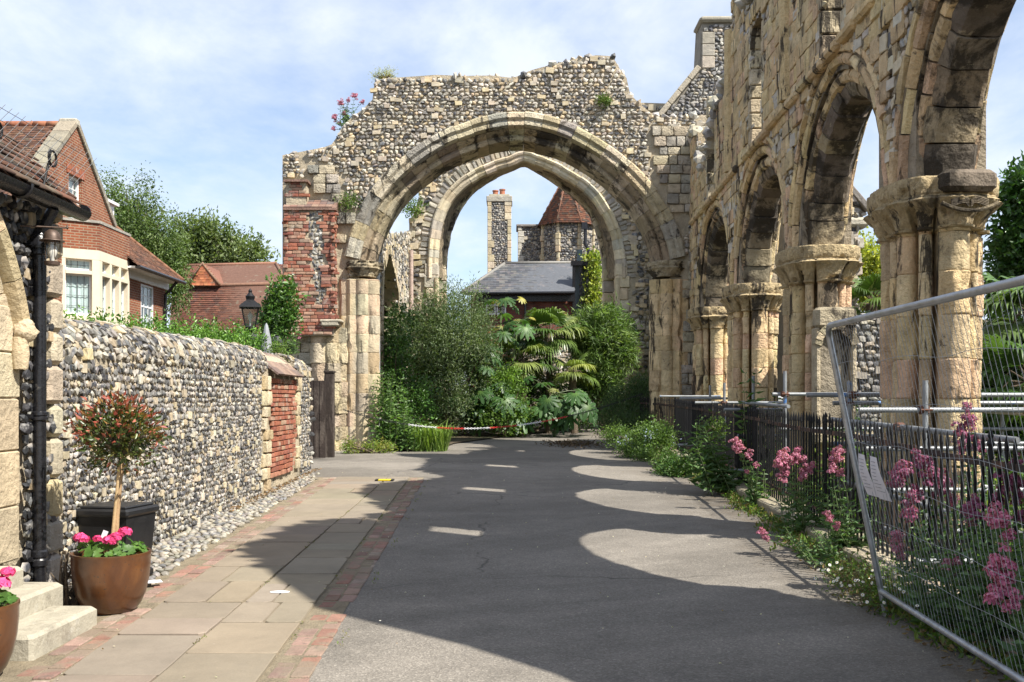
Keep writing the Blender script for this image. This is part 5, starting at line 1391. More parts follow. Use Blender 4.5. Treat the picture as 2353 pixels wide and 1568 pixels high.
def sash(parent, L, c, du, w, h, nx, ny, name='sash_window', mat=None, bars=.022, curtain=True, fw=.06):
    """white timber window, centre c on the wall, du along the wall (unit xy), facing outwards n"""
    du = np.array([du[0], du[1], 0.]); n = np.array([du[1], -du[0], 0.]); rz = math.atan2(du[1], du[0]); c = np.array(c, float)
    mb = MB()
    for s in (-1, 1):
        mb.box(c + du * s * (w / 2 - fw / 2), (fw, .09, h), (.78, .78, .76), rz); mb.box(c + np.array([0, 0, s * (h / 2 - fw / 2)]), (w - 2 * fw, .088, fw), (.78, .78, .76), rz)
    mb.box(c, (w - 2 * fw, .05, .045), (.78, .78, .76), rz)
    for i in range(1, nx): mb.box(c + du * (-w / 2 + w * i / nx) - n * .0, (bars, .03, h - .1), (.78, .78, .76), rz)
    for i in range(1, ny):
        if abs(i - ny / 2) > .1: mb.box(c + np.array([0, 0, -h / 2 + h * i / ny]), (w - .1, .028, bars), (.78, .78, .76), rz)
    fr = at(mb, L).build(name, mat or M_WHITE, parent)
    mb = MB(); mb.box(c - n * .0, (w - .08, .008, h - .08), (.5, .5, .5), rz); at(mb, L).build('pane', M_GLASS, fr)
    mb = MB(); mb.box(c - n * .35, (w + .5, .02, h + .5), (.04, .04, .045), rz); at(mb, L).build('room_backing', plain('dim_room', (.05, .05, .055), .9), fr)
    if curtain:
        mb = MB()
        for s in (-1, 1):
            for k in range(5): mb.tube([c - n * .14 + du * s * (w / 2 - .07 - k * .05) + np.array([0, 0, h / 2]), c - n * .14 + du * s * (w / 2 - .07 - k * .045) + np.array([0, 0, -h / 2])], .03, 6)
        at(mb, L).build('curtain', M_CURTAIN, fr)
    return fr
sash(house, HL, (HXW - .14, (GW[0] + GW[1]) / 2, (GW[2] + GW[3]) / 2), (0, 1), GW[1] - GW[0], GW[3] - GW[2], 3, 4)
mb = MB()
for k in range(9): mb.box((HXW + .012, GW[0] - .1 + k * .132, GW[3] + .12), (.03, .115, .24), pal(1, [(.3, .1, .05), (.25, .085, .05)])[0], 0, Matrix.Rotation((k - 4) * -.05, 3, 'X'))
at(mb, HL).build('window_lintel', M_BRICK_LOOSE, house)
# the stone bay
bay = [np.array(q) for q in ((-12.55, 27.32), (-11.6, 28.0), (-11.6, 30.2), (-12.5, 30.2))]
zS0, zS1, zP = 3.72, 5.80, 6.56
core_in = lambda k: [tuple(q) for q in bay]
mb = MB(); mb.prism([tuple(q) for q in bay], zS1 + .001, zP, 'z'); at(mb, HL).build('bay_parapet', M_BRICK, house)
mb = MB(); mb.prism([tuple(q) for q in bay], .4, zS0 - .001, 'z'); at(mb, HL).build('bay_base', M_BRICK, house)
mb = MB(); ctr = np.mean(bay, axis=0); mb.prism([tuple(ctr + (q - ctr) * 1.05) for q in bay], zP, zP + .07, 'z', (.3, .28, .24)); at(mb, HL).build('bay_coping', M_ASHLAR_CLEAN, house)
def stonewin(p, q, nl, edge, lights):
    p = np.array([*p, 0.]); q = np.array([*q, 0.]); d = q - p; L = np.linalg.norm(d); du = d / L; n = np.array([du[1], -du[0], 0]); rz = math.atan2(du[1], du[0])
    mb = MB(); T = .26
    def blk(a, b, z0, z1, out=0, col=(.62, .54, .41)):
        c = p + du * (a + b) / 2 - n * (T / 2 - out); mb.box((c[0], c[1], (z0 + z1) / 2), (b - a, T, z1 - z0), col, rz, None, .008)
    zt, zb, tr = zS1 - .28, zS0 + .22, zS0 + 1.38
    blk(0, L, zt, zS1); blk(0, L, zS0, zb, .03)
    blk(0, edge[0], zb + .001, zt - .001); blk(L - edge[1], L, zb + .001, zt - .001)
    w = (L - edge[0] - edge[1] - .13 * (nl - 1)) / nl; a = edge[0]; gl = MB(); ld = MB(); cu = MB(); wh = MB()
    for i in range(nl):
        if i: blk(a - .13, a, zb + .001, zt - .001, .005)
        blk(a + .001, a + w - .001, tr, tr + .11, .01)
        for z0, z1 in ((zb, tr), (tr + .11, zt)):
            c = p + du * (a + w / 2) - n * .17; h = z1 - z0
            gl.box((c[0], c[1], (z0 + z1) / 2), (w, .008, h), (.5, .5, .5), rz)
            for s in (-1, 1):
                cc = c + du * s * (w / 2 - .02); wh.box((cc[0], cc[1], (z0 + z1) / 2), (.04, .05, h), (.78, .78, .76), rz)
            wh.box((c[0], c[1], z0 + .04), (w - .08, .05, .08 if z0 == zb else .04), (.78, .78, .76), rz); wh.box((c[0], c[1], z1 - .02), (w - .08, .05, .04), (.78, .78, .76), rz)
            for k in range(1, lights): cc = c + du * (-w / 2 + w * k / lights) + n * .006; ld.box((cc[0], cc[1], (z0 + z1) / 2), (.012, .012, h), (.1, .1, .1), rz)
            m = max(2, int(h / .24))
            for k in range(1, m): cc = c + n * .007; ld.box((cc[0], cc[1], z0 + h * k / m), (w, .012, .012), (.1, .1, .1), rz)
            row = [c - n * (.035 + .012 * sin(k * 2.1)) + du * (-w / 2 + w * k / 16) for k in range(17)]
            cu.add([(q[0], q[1], z) for z in (z0, z1) for q in row], [(k, k + 1, k + 18, k + 17) for k in range(16)])
        a += w + .13
    fr = at(mb, HL).build('bay_window', M_BATH, house)
    at(wh, HL).build('casement', M_WHITE, fr); at(gl, HL).build('pane', M_GLASS, fr); at(ld, HL).build('leading', M_LEAD, fr); at(cu, HL).build('curtain', M_CURTAIN, fr)
stonewin(bay[0], bay[1], 1, (.28, .2), 4)
stonewin(bay[1], bay[2], 3, (.2, .12), 2)
# lower wing with a hipped roof
wx = -11.8; SW = (31.65, 32.75, 3.9, 5.3)
mb = MB(); wallx(mb, wx - .3, wx, ((30.21, 33.9), lambda y: 5.6, .4), [SW]); at(mb, HL).build('wing_wall', M_BRICK, house)
mb = MB(); mb.box((wx - 1.5, 33.75, 3), (2.4, .29, 5.2)); at(mb, HL).build('wing_end', M_BRICK, house)
sash(house, HL, (wx - .05, (SW[0] + SW[1]) / 2, (SW[2] + SW[3]) / 2), (0, 1), SW[1] - SW[0], SW[3] - SW[2], 3, 4)
mb = MB(); mb.box((wx + .02, 32.1, 5.5), (.1, 3.9, .3), (.75, .75, .73)); mb.box((wx + .2, 32.1, 5.62), (.45, 4.1, .06), (.75, .75, .73)); at(mb, HL).build('eaves', M_WHITE, house)
mb = MB(); e0 = np.array([-11.3, 30.0, 5.66]); e1 = np.array([-11.3, 34.2, 5.66]); r0 = np.array([-13.7, 30.0, 7.7]); r1 = np.array([-13.7, 33.2, 7.7]); e2 = np.array([-16, 34.2, 5.66])
mb.add([e0, e1, r1, r0, e2, (-16, 33.2, 7.7)], [(0, 1, 2, 3), (1, 4, 5, 2)], (.15, .08, .05))
dv = nrm(r0 - e0); Lr = np.linalg.norm(r0 - e0)
tiles(mb, e0 + (0, 0, .02), (0, 1, 0), dv, 26, 30, .17, .105, HT, keep=lambda u, v: u < 4.2 - v * (1.0 / Lr))
for k in range(12):
    a = e1 + (r1 - e1) * k / 12; b = e1 + (r1 - e1) * (k + 1) / 12; mb.tube([a + (0, 0, .05), b + (0, 0, .05)], .07, 6, (.2, .1, .06))
at(mb, HL).build('wing_roof', M_TILE, house, fix=False)
mb = MB(); mb.tube([(-11.25, 30.0, 5.62), (-11.25, 34.25, 5.62)], .06, 8); mb.tube([(-11.3, 33.6, 5.6), (-11.55, 33.6, 5.3), (wx + .09, 33.62, 5.15), (wx + .09, 33.62, .5)], .05, 8); at(mb, HL).build('drainpipe', M_BLACKPAINT, house)
mb = MB(); mb.box((-13.7, 33.0, 7.55), (.7, .8, 1.1), (.75, .75, .73)); mb.box((-13.7, 33.0, 8.15), (.95, 1.05, .09), (.75, .75, .73)); dm = at(mb, HL).build('dormer', M_WHITE, house)
mb = MB(); mb.box((-13.34, 33.0, 7.6), (.02, .5, .7)); mb.box((-13.7, 32.59, 7.6), (.45, .02, .7)); at(mb, HL).build('pane', M_DARKGLASS, dm)

# far tiled house
fh = thing('tiled_house', 'low house under a broad red clay-tiled roof with a gablet, beyond the hedge', 'house', (-12.5, 46, .6)); FHL = (-12.5, 46, .6)
D0 = 45.0; q = lambda x, y, d: W(x, y, d)
mb = MB(); mb.box((-13.0, 50, 2.6), (10.4, 8, 4.2)); at(mb, FHL).build('wall', M_BRICK, fh)
mb = MB()
FT = [(.17, .07, .047), (.14, .062, .043), (.19, .082, .055), (.12, .062, .048)]
a = q(386, 800, D0); b = q(662, 800, D0); c = q(652, 652, 48); d = q(396, 660, 48)
mb.quad(a - (0, 0, .03), b - (0, 0, .03), c - (0, 0, .03), d - (0, 0, .03), (.13, .07, .05)); dv = nrm(d - a); dv[0] = 0; dv = nrm(dv)
tiles(mb, a, (1, 0, 0), dv, int((b - a)[0] / .19), int(np.linalg.norm(d - a) / .14), .19, .14, FT, .06)
a2 = q(400, 662, 48.4); b2 = q(662, 655, 48.4); c2 = q(634, 606, 51); d2 = q(404, 612, 51)
mb.quad(a2, b2, c2, d2, (.13, .07, .05)); dv = nrm(d2 - a2); dv[0] = 0; dv = nrm(dv)
tiles(mb, a2 + (0, 0, .03), (1, 0, 0), dv, int((b2 - a2)[0] / .19), 24, .19, .13, FT, .03, keep=lambda u, v: u < (b2 - a2)[0] - v * .15)
g0, g1, g2 = q(432, 655, 47.6), q(505, 655, 47.6), q(466, 606, 47.6)
back = np.array([0, 4, 0.])
mb.add([g0, g1, g2, g0 + back, g1 + back, g2 + back], [(0, 3, 5, 2), (2, 5, 4, 1)], (.2, .09, .06))
mb.tube([g0, g2, g1], .09, 6, (.24, .15, .1)); mb.tube([c, d], .1, 6, (.2, .11, .075)); mb.tube([c2, d2], .1, 6, (.24, .12, .08)); mb.tube([c2, b2], .09, 6, (.2, .11, .075))
at(mb, FHL).build('roof', M_TILE, fh, fix=False)
mb = MB(); mb.add([g0 - (0, .02, 0), g1 - (0, .02, 0), g2 - (0, .02, 0)], [(0, 1, 2)], (.3, .11, .055)); 
tiles(mb, g0 - (-.05, .05, 0), (1, 0, 0), (0, -.02, 1), 8, 9, .19, .12, [(.34, .12, .055), (.3, .1, .05), (.38, .15, .07)], .03, keep=lambda u, v: (np.abs(u - (g1 - g0)[0] / 2) < ((g1 - g0)[0] / 2) * (1 - v / (g2 - g0)[2]) - .02))
at(mb, FHL).build('gablet', M_TILE, fh, fix=False)
# street lantern and the covered things behind the wall
p = W(575, 800, 17.6); lz = gz(17.6)
t = thing('lamp_post', 'black lamp post with a tapering four-sided glass lantern, rising behind the flint wall', 'street lamp', (p[0], p[1], lz)); PL = (p[0], p[1], lz)
zb_, zt_ = W(0, 752, 17.6)[2], W(0, 708, 17.6)[2]; zc_ = W(0, 715, 17.6)[2]
mb = MB(); mb.lathe([(.09, 0), (.09, .5), (.05, .6), (.04, 1.2), (.035, zb_ - lz - .08), (.06, zb_ - lz - .06), (.03, zb_ - lz)], (p[0], p[1], lz), 14); at(mb, PL).build('post', M_IRON, t)
mb = MB(); B, T_ = .115, .205
for s in range(4):
    a = s * pi / 2 + pi / 4 + .25; a2 = a + pi / 2
    mb.tube([(p[0] + B * cos(a), p[1] + B * sin(a), zb_), (p[0] + T_ * cos(a), p[1] + T_ * sin(a), zt_)], .013, 6)
    for r, z in ((B, zb_), (T_, zt_)): mb.tube([(p[0] + r * cos(a), p[1] + r * sin(a), z), (p[0] + r * cos(a2), p[1] + r * sin(a2), z)], .015, 6)
at(mb, PL).build('frame', M_IRON, t)
mb = MB(); mb.lathe([(B * .97, zb_), (T_ * .97, zt_)], (p[0], p[1], 0), 4, rz=pi / 4 + .25, caps=False); at(mb, PL).build('glass', glass_mat('milky_lamp_glass', (.62, .66, .64), .8), t)
mb = MB(); mb.lathe([(T_ + .06, zt_), (T_ + .05, zt_ + .03), (.1, zt_ + .13), (.1, zt_ + .15)], (p[0], p[1], 0), 4, rz=pi / 4 + .25); mb.lathe([(.07, zt_ + .14), (.085, zt_ + .2), (.05, zt_ + .24), (.03, zt_ + .27), (.035, zt_ + .3), (0, zt_ + .35)], (p[0], p[1], 0), 14); at(mb, PL).build('cap', M_IRON, t)
mb = MB(); mb.lathe([(.02, zb_), (.02, zb_ + .1), (.05, zb_ + .2), (.0, zb_ + .28)], (p[0], p[1], 0), 12); at(mb, PL).build('bulb', M_WHITE, t)
def cover(x, y0, y1, w, d, col, name, label, cat, point):
    a = W(x, y0, d); zt = a[2]; n = 14; mb = MB(); hw = w / FPX * d / 2; z0 = gz(d)
    prof = [(1.0, z0), (1.02, z0 + .6), (.98, (z0 + zt) / 2 + .4)] + ([(.85, zt - .55), (.55, zt - .28), (.2, zt - .04), (0.04, zt)] if point else [(1.0, zt - .3), (.85, zt - .12), (.5, zt - .02), (.05, zt)])
    seg = 20; v = []
    for r, z in prof:
        for k in range(seg):
            th = k / seg * 2 * pi; rr = r * hw * (1 + .09 * sin(5 * th + z * 3) + .05 * random.uniform(-1, 1)); v.append((a[0] + rr * cos(th), a[1] + rr * sin(th), z))
    f = [(i * seg + k, i * seg + (k + 1) % seg, (i + 1) * seg + (k + 1) % seg, (i + 1) * seg + k) for i in range(len(prof) - 1) for k in range(seg)] + [tuple((len(prof) - 1) * seg + k for k in range(seg))]
    mb.add(v, f, col); tag(mb.build(name, plain(name + '_cloth', col, .6, 0, .4, 8, .2, .4, 14), None, True), label, cat)
cover(612, 743, 0, 36, 17.4, (.24, .25, .27), 'furled_parasol', 'furled parasol under a pointed grey cover, beside the lamp post behind the wall', 'parasol', True)
cover(581, 765, 0, 36, 17.8, (.03, .03, .035), 'covered_chair_stack', 'black-covered bundle below the street lantern, left of the grey parasol cover', 'cover', False)
cover(637, 772, 0, 28, 18.3, (.03, .03, .035), 'covered_heater', 'black-covered bundle right of the grey parasol cover, near the ruined arch', 'cover', False)

# ---------------------------------------------------------------- buildings seen through and behind the arches
def cpanel(mb, xs0, xs1, z0, z1, y, bw=.2, bh=.15, ny=-1, **k):
    rubble(mb, frame_xz(y, ny), lambda u, v: np.ones(len(u), bool), (xs0, xs1, z0, z1), bw, bh, **k)
FLB = [(.06, .06, .068), (.13, .125, .12), (.24, .23, .21), (.38, .35, .3), (.3, .25, .18)]
ch = thing('flint_chimney', 'tall square flint chimney with pale stone corners and two pots, seen through the arches', 'chimney', tuple(W(1148, 880, 50) * (1, 1, 0))); d = 50
CHL = tuple(W(1148, 880, 50) * (1, 1, 0)); x0, x1 = W(1120, 0, d)[0], W(1175, 0, d)[0]; zt = W(0, 462, d)[2]
mb = MB(); mb.box(((x0 + x1) / 2, d + .65, zt / 2), (x1 - x0 - .06, 1.2, zt)); at(mb, CHL).build('mortar_core', M_MORTAR_GREY, ch)
mb = MB(); cpanel(mb, x0 + .18, x1 - .18, 4, zt - .2, d + .02, .13, .1, blocks=0, cols=FLB, w=None); at(mb, CHL).build('flint_facing', M_FLINT, ch)
mb = MB(); z = 4
while z < zt - .1:
    for s, xx in ((1, x0), (-1, x1)):
        w = random.choice([.2, .34]); mb.box((xx + s * w / 2, d + .3, z + .17), (w, .66, .335), pal(1, CREAM[:3])[0], 0, None, .015)
    z += .35
mb.box(((x0 + x1) / 2, d + .65, zt + .1), (x1 - x0 + .1, 1.4, .3), (.36, .33, .27), 0, None, .03); mb.box(((x0 + x1) / 2, d + .65, zt + .28), (x1 - x0 - .15, 1.2, .14), (.33, .30, .22), 0, None, .03)
at(mb, CHL).build('stone_dressing', M_ASHLAR_CLEAN, ch)
for xx, hh in ((1138, .3), (1154, .36)):
    mb = MB(); mb.lathe([(.14, 0), (.13, hh - .06), (.16, hh - .05), (.16, hh), (.11, hh)], (W(xx, 0, d)[0], d + .6, zt + .34), 14, (.36, .14, .08)); po = at(mb, CHL).build('chimney_pot', M_BRICK_LOOSE, ch)
tu = thing('turret_house', 'flint house with an eight-sided turret under a pointed tiled roof, seen through the arches', 'house', tuple(W(1290, 880, 52) * (1, 1, 0))); TUL = tuple(W(1290, 880, 52) * (1, 1, 0)); d = 52
tc = W(1306, 0, d); tr = 1.45; zt = W(0, 512, d)[2]; za = W(0, 385, d)[2]
mb = MB(); mb.lathe([(tr - .04, .3), (tr - .04, zt)], (tc[0], d + 1, 0), 8, rz=pi / 8)
wl, wr = W(1191, 0, d)[0], W(1252, 0, d)[0]; zw = W(0, 514, d)[2]
mb.box(((wl + wr) / 2 + .3, d + 1.8, zw / 2), (wr - wl + .6, 1.5, zw)); mb.box((tc[0] + 2.6, d + 1.8, zt / 2 + .2), (3.2, 1.6, zt)); at(mb, TUL).build('mortar_core', M_MORTAR_GREY, tu)
mb = MB()
for k in range(8):
    a0 = pi / 8 + k * pi / 4; a1 = a0 + pi / 4; p0 = np.array([tc[0] + tr * cos(a0), d + 1 + tr * sin(a0)]); p1 = np.array([tc[0] + tr * cos(a1), d + 1 + tr * sin(a1)])
    m = (p0 + p1) / 2; n = nrm(m - np.array([tc[0], d + 1]))
    if n[1] > .3: continue
    L = np.linalg.norm(p1 - p0); du = (p1 - p0) / L
    def fr(u, v, p0=p0, du=du, n=n):
        m_ = len(u); P = np.stack([p0[0] + du[0] * u, p0[1] + du[1] * u, v], 1); return P, np.tile((du[0], du[1], 0), (m_, 1)), np.tile((0, 0, 1.), (m_, 1)), np.tile((n[0], n[1], 0), (m_, 1))
    rubble(mb, fr, lambda u, v: (u > .12) & (u < L - .12), (0, L, 4, zt), .14, .11, blocks=.03, cols=FLB, w=None)
cpanel(mb, wl + .2, wr + .3, 4, zw - .05, d + 1.02, .14, .11, cols=FLB, w=None); cpanel(mb, tc[0] + 1.3, tc[0] + 4, 4, zt, d + 1, .16, .13, cols=FLB, w=None)
at(mb, TUL).build('flint_facing', M_FLINT, tu)
mb = MB()
for k in range(8):
    a0 = pi / 8 + k * pi / 4; z = 4
    while z < zt - .1:
        w = random.choice([.15, .24]); mb.box((tc[0] + (tr - .02) * cos(a0), d + 1 + (tr - .02) * sin(a0), z + .16), (w, w, .31), pal(1, CREAM[:3])[0], a0, None, .02); z += .33
mb.box(((wl + wr) / 2 + .3, d + 1.8, zw + .06), (wr - wl + .8, 1.8, .13), (.22, .2, .18), 0, None, .02)
z = 4
while z < zw: w = random.choice([.2, .32]); mb.box((wl + w / 2 - .02, d + 1.2, z + .16), (w, .5, .31), (.5, .47, .4), 0, None, .02); z += .33
wz = W(0, 592, d)[2]
at(mb, TUL).build('stone_dressing', M_ASHLAR_CLEAN, tu)
mb = MB()
for k in range(8):
    a0 = pi / 8 + k * pi / 4; a1 = a0 + pi / 4; R0 = tr + .22
    p0 = np.array([tc[0] + R0 * cos(a0), d + 1 + R0 * sin(a0), zt - .08]); p1 = np.array([tc[0] + R0 * cos(a1), d + 1 + R0 * sin(a1), zt - .08]); ap = np.array([tc[0], d + 1, za])
    mb.add([p0, p1, ap], [(0, 1, 2)], (.14, .075, .05))
    m = (p0 + p1) / 2
    if m[1] > d + 1.3: continue
    H = np.linalg.norm(ap - m); L = np.linalg.norm(p1 - p0)
    tiles(mb, p0, p1 - p0, ap - m, int(L / .16) + 1, int(H / .13), .16, .13, [(.16, .068, .042), (.12, .06, .042), (.19, .085, .05), (.085, .06, .048)], .035, keep=lambda u, v: np.abs(u - L / 2) < (L / 2) * (1 - v / H) + .02)
    mb.tube([p0, ap], .05, 6, (.2, .1, .065))
at(mb, TUL).build('roof', M_TILE, tu, fix=False)
mb = MB(); e = W(1350, 545, 51.6); mb.tube([W(1345, 522, 51.4), W(1345, 560, 51.4), W(1352, 575, 51.4), W(1356, 610, 51.4)], .09, 8); mb.box(W(1343, 520, 51.4), (.3, .3, .35)); at(mb, TUL).build('drainpipe', M_BLACKPAINT, tu)
mb = MB(); c = W(1332, 592, 51.0); mb.box(c, (.28, .1, .8)); at(mb, TUL).build('window', M_DARKGLASS, tu)
# slate-roofed house
sh = thing('slate_house', 'brick house with a grey slate roof and a glazed end, just behind the palms', 'house', tuple(W(1200, 880, 44) * (1, 1, 0))); SHL = tuple(W(1200, 880, 44) * (1, 1, 0)); d = 44
e0, e1, r1, r0 = W(1062, 672, d), W(1320, 670, d), W(1320, 604, d + 2.6), W(1160, 606, d + 2.6)
mb = MB(); x0 = W(1082, 0, d + .5)[0]; x1 = W(1316, 0, d + .5)[0]; mb.box(((x0 + x1) / 2, d + 3, e0[2] / 2), (x1 - x0, 5, e0[2])); at(mb, SHL).build('wall', M_BRICK_DARK, sh)
mb = MB(); hb = W(1050, 680, d + 5)
mb.add([e0, e1, r1, r0, hb], [(0, 1, 2, 3), (0, 3, 4)], (.1, .105, .115)); dv = np.array([0, (r1 - e1)[1], (r1 - e1)[2]]); H = np.linalg.norm(dv); Lx = (e1 - e0)[0]; sx = (r0 - e0)[0] / H
tiles(mb, e0, (1, 0, 0), dv, int(Lx / .26), int(H / .19), .26, .19, [(.085, .088, .098), (.11, .11, .115), (.07, .074, .085), (.13, .125, .12)], .022, keep=lambda u, v: u > v * sx + .05)
mb.tube([r0, r1], .09, 6, (.2, .19, .17)); mb.tube([e0, r0], .08, 6, (.2, .19, .17))
at(mb, SHL).build('roof', M_SLATE, sh, fix=False)
mb = MB(); mb.tube([e0 + (.1, -.05, -.06), e1 + (0, -.05, -.06)], .07, 8); mb.box((e0 + e1) / 2 + (.3, .3, -.25), (Lx - .6, .06, .3), (.03, .03, .03)); dp_ = W(1207, 690, d + .4); mb.tube([dp_ + (0, 0, .4), dp_ + (0, 0, -3)], .055, 8); at(mb, SHL).build('gutter', M_BLACKPAINT, sh)
for xx in (1128, 1152):
    c = W(xx, 702, d + .45); sash(sh, SHL, (c[0], c[1], c[2]), (1, 0), .42, .85, 1, 2, 'window', None, .03, False, .05)
g0 = W(1321, 0, d); g1 = W(1349, 0, d); zt = W(0, 608, d)[2]; zb = W(0, 735, d)[2]
mb = MB(); mb.box(((g0 + g1)[0] / 2, d + .6, (zt + zb) / 2), ((g1 - g0)[0] - .1, .05, zt - zb), (.1, .14, .17)); at(mb, SHL).build('glazing', plain('blue_grey_glass', (.12, .17, .2), .12, 0, .8, .8, .35), sh)
mb = MB()
for xx in (1320, 1336, 1351): c = W(xx, 0, d); mb.box((c[0], d + .5, (zt + zb) / 2), (.12, .3, zt - zb))
mb.box(((g0 + g1)[0] / 2, d + .5, zt + .1), ((g1 - g0)[0] + .3, .4, .2), (.2, .2, .2)); at(mb, SHL).build('glazing_frame', M_BLACKPAINT, sh)
# low sunlit wall and white gate right at the back
mb = MB(); a = W(1180, 900, 40); b = W(1420, 760, 40); mb.box(((a + b)[0] / 2, 40.2, b[2] / 2), ((b - a)[0], .4, b[2])); 
gw = thing('garden_wall', 'low sunlit flint wall glimpsed between the palm fronds', 'wall', ((a + b)[0] / 2, 40, gz(40))); GWL = ((a + b)[0] / 2, 40, gz(40)); at(mb, GWL).build('mortar_core', M_MORTAR, gw)
mb = MB(); cpanel(mb, a[0], b[0], .7, b[2], 40, .16, .12, tint=(1.1, 1.05, 1)); at(mb, GWL).build('flint_facing', M_FLINT, gw)
# gabled flint building with a chimney, above the corner of the ruin
gb = thing('gabled_building', 'tall flint gable with sloping coping and chimney stack, rising behind the ruined corner', 'building', (7, 33, .5)); GBL = (7, 33, .5); d = 33
P_ = [(1500, 287), (1517, 270), (1608, 158), (1614, 44), (1700, 40), (1700, 900), (1500, 900)]
poly = pxz(P_, d); mb = MB(); mb.prism(poly, d + .03, d + 1.2, 'y'); at(mb, GBL).build('mortar_core', M_MORTAR_GREY, gb)
ip = inpoly(pxz([(1503, 290), (1520, 276), (1612, 165), (1622, 60), (1700, 60), (1700, 900), (1500, 900)], d)); mb = MB()
rubble(mb, frame_xz(d), lambda u, v: ip(u, v) & (v > 5), (poly[0][0], 8, 5, 14.2), .15, .12, .01, cols=FLB, w=None, tint=(.95, .95, .95)); at(mb, GBL).build('flint_facing', M_FLINT, gb)
mb = MB(); a, b = np.array(poly[1]), np.array(poly[2]); L = np.linalg.norm(b - a); ang = math.atan2(*(b - a)[::-1])
for k in range(4): c = a + (b - a) * (k + .5) / 4; mb.box((c[0] - sin(ang) * .05, d + .5, c[1] + cos(ang) * .05), (L / 4 - .01, 1.3, .18), (.4, .35, .27), 0, Matrix.Rotation(-ang, 3, 'Y'), .02)
z = poly[2][1]
while z < 13.7: w = random.choice([.25, .42]); mb.box((poly[3][0] + w / 2 - .02, d + .3, z + .2), (w, .7, .39), pal(1, GREYST)[0], 0, None, .02); z += .4
mb.box((7.02, d + .5, 14.2), (1.62, 1.25, .2), (.3, .275, .22), 0, None, .07); at(mb, GBL).build('stone_dressing', M_ASHLAR_CLEAN, gb)
# flint building end seen under the arcade
d = 22; eb = thing('flint_outbuilding', 'grey flint wall end with a sloping stone coping, seen through the nearest arcade opening', 'building', (8, d, .4)); EBL = (8, d, .4)
P_ = [(1850, 330), (1955, 452), (1990, 492), (1972, 510), (1968, 900), (1850, 900)]; poly = pxz(P_, d); mb = MB(); mb.prism(poly, d + .03, d + 3, 'y'); at(mb, EBL).build('mortar_core', M_MORTAR_GREY, eb)
mb = MB(); ip = inpoly(poly); rubble(mb, frame_xz(d), lambda u, v: ip(u, v), (6, 8.5, .3, 7), .2, .15, .2, cols=FLB, w=None); rubble(mb, frame_yz(poly[4][0], 1), lambda u, v: np.ones(len(u), bool), (d, d + 3, .3, 5.6), .2, .15, .2, cols=FLB, w=None); at(mb, EBL).build('flint_facing', M_FLINT, eb)
mb = MB(); a, b = np.array(poly[0]), np.array(poly[2]); ang = math.atan2(*(b - a)[::-1]); L = np.linalg.norm(b - a)
mb.box(((a + b)[0] / 2 + .06, d + 1.5, (a + b)[1] / 2 + .08), (L, 3.2, .14), (.22, .2, .18), 0, Matrix.Rotation(-ang, 3, 'Y'), .02)
c = pxz([(1970, 512)], d)[0]; mb.box((c[0], d + .15, c[1]), (.5, .5, .22), (.4, .37, .3), 0, None, .06); at(mb, EBL).build('stone_dressing', M_ASHLAR_CLEAN, eb)
# broken flint wall behind the piers
d = 17; rw = thing('ruined_garden_wall', 'broken flint wall standing in shade behind the mesh panel, between two piers', 'wall', (7.5, d, .3)); RWL = (7.5, d, .3)
rt = interp([(4.6, 3.0), (5.6, 3.05), (6.4, 3.05), (7.2, 2.9), (8.4, 3.0), (9.2, 2.5)])
mb = MB(); us = np.linspace(5.2, 9.2, 10); slab(mb, us, np.full(10, .1), rt(us), lambda u, z: (u, d + .03, z), lambda u, z: (u, d + .6, z)); at(mb, RWL).build('mortar_core', M_MORTAR_GREY, rw)
mb = MB(); rubble(mb, frame_xz(d), lambda u, v: v < rt(u) + .03, (5.2, 9.2, .2, 3.2), .13, .1, .06, cols=FLB, w=None); at(mb, RWL).build('flint_facing', M_FLINT, rw)
# ---------------------------------------------------------------- trees and plants
def tree(name, label, cat, base, ells, clumps, per, cr, L, wr, cols, tr=.2, nb=26, droop=0, up=.2, group=None, mat=None, strands=0, w=None):
    base = np.array(base, float); t = thing(name, label, cat, base, group)
    lf = MB(); C = foliage(lf, ells, clumps, per, cr, L, wr, cols, w, droop, .6, up)
    if strands:
        S, d = blob_points(ells, strands); k = 26
        for s_ in range(strands):
            ln = random.uniform(.6, 1.6); tt = rng.random(k)
            P = S[s_] + np.stack([.12 * jit(k, 1)[:, 0] + d[s_, 0] * .25 * tt, .12 * jit(k, 1)[:, 0], -tt * ln], 1)
            D = rng.normal(size=(k, 3)) * .6 + np.array([0, 0, -.9]); leaves(lf, P, D, L * (.7 + .6 * rng.random(k)), wr, pal(k, cols, w, .25))
    at(lf, base).build('crown', mat or M_LEAF, t, fix=False)
    mb = MB(); c = np.mean(np.array(ells)[:, :3], axis=0); top = c.copy(); top[2] += .3 * (c[2] - base[2]) * .2
    k = 6; tt = np.linspace(0, 1, k)[:, None]; P = base + (top - base) * tt + rng.normal(size=(k, 3)) * .05 * tt * np.array([1, 1, 0]); mb.tube(P, np.linspace(tr, tr * .35, k), 9, (.14, .11, .08))
    tips = C[rng.choice(len(C), min(nb, len(C)), False)]
    for q in tips:
        s = P[random.randrange(2, k - 1)]; branches(mb, s, [q], tr * .28, (.13, .1, .075), 6, .012, .12)
    at(mb, base).build('trunk', M_BARK, t)
    return t
def E_(x, y, rx, ry, d, rd=None):
    c = W(x, y, d); s = d / FPX; return (c[0], c[1], c[2], rx * s, (rd if rd else (rx + ry) / 2 * s), ry * s)
G1 = [(.075, .115, .03), (.095, .14, .04), (.055, .09, .025), (.11, .15, .05)]
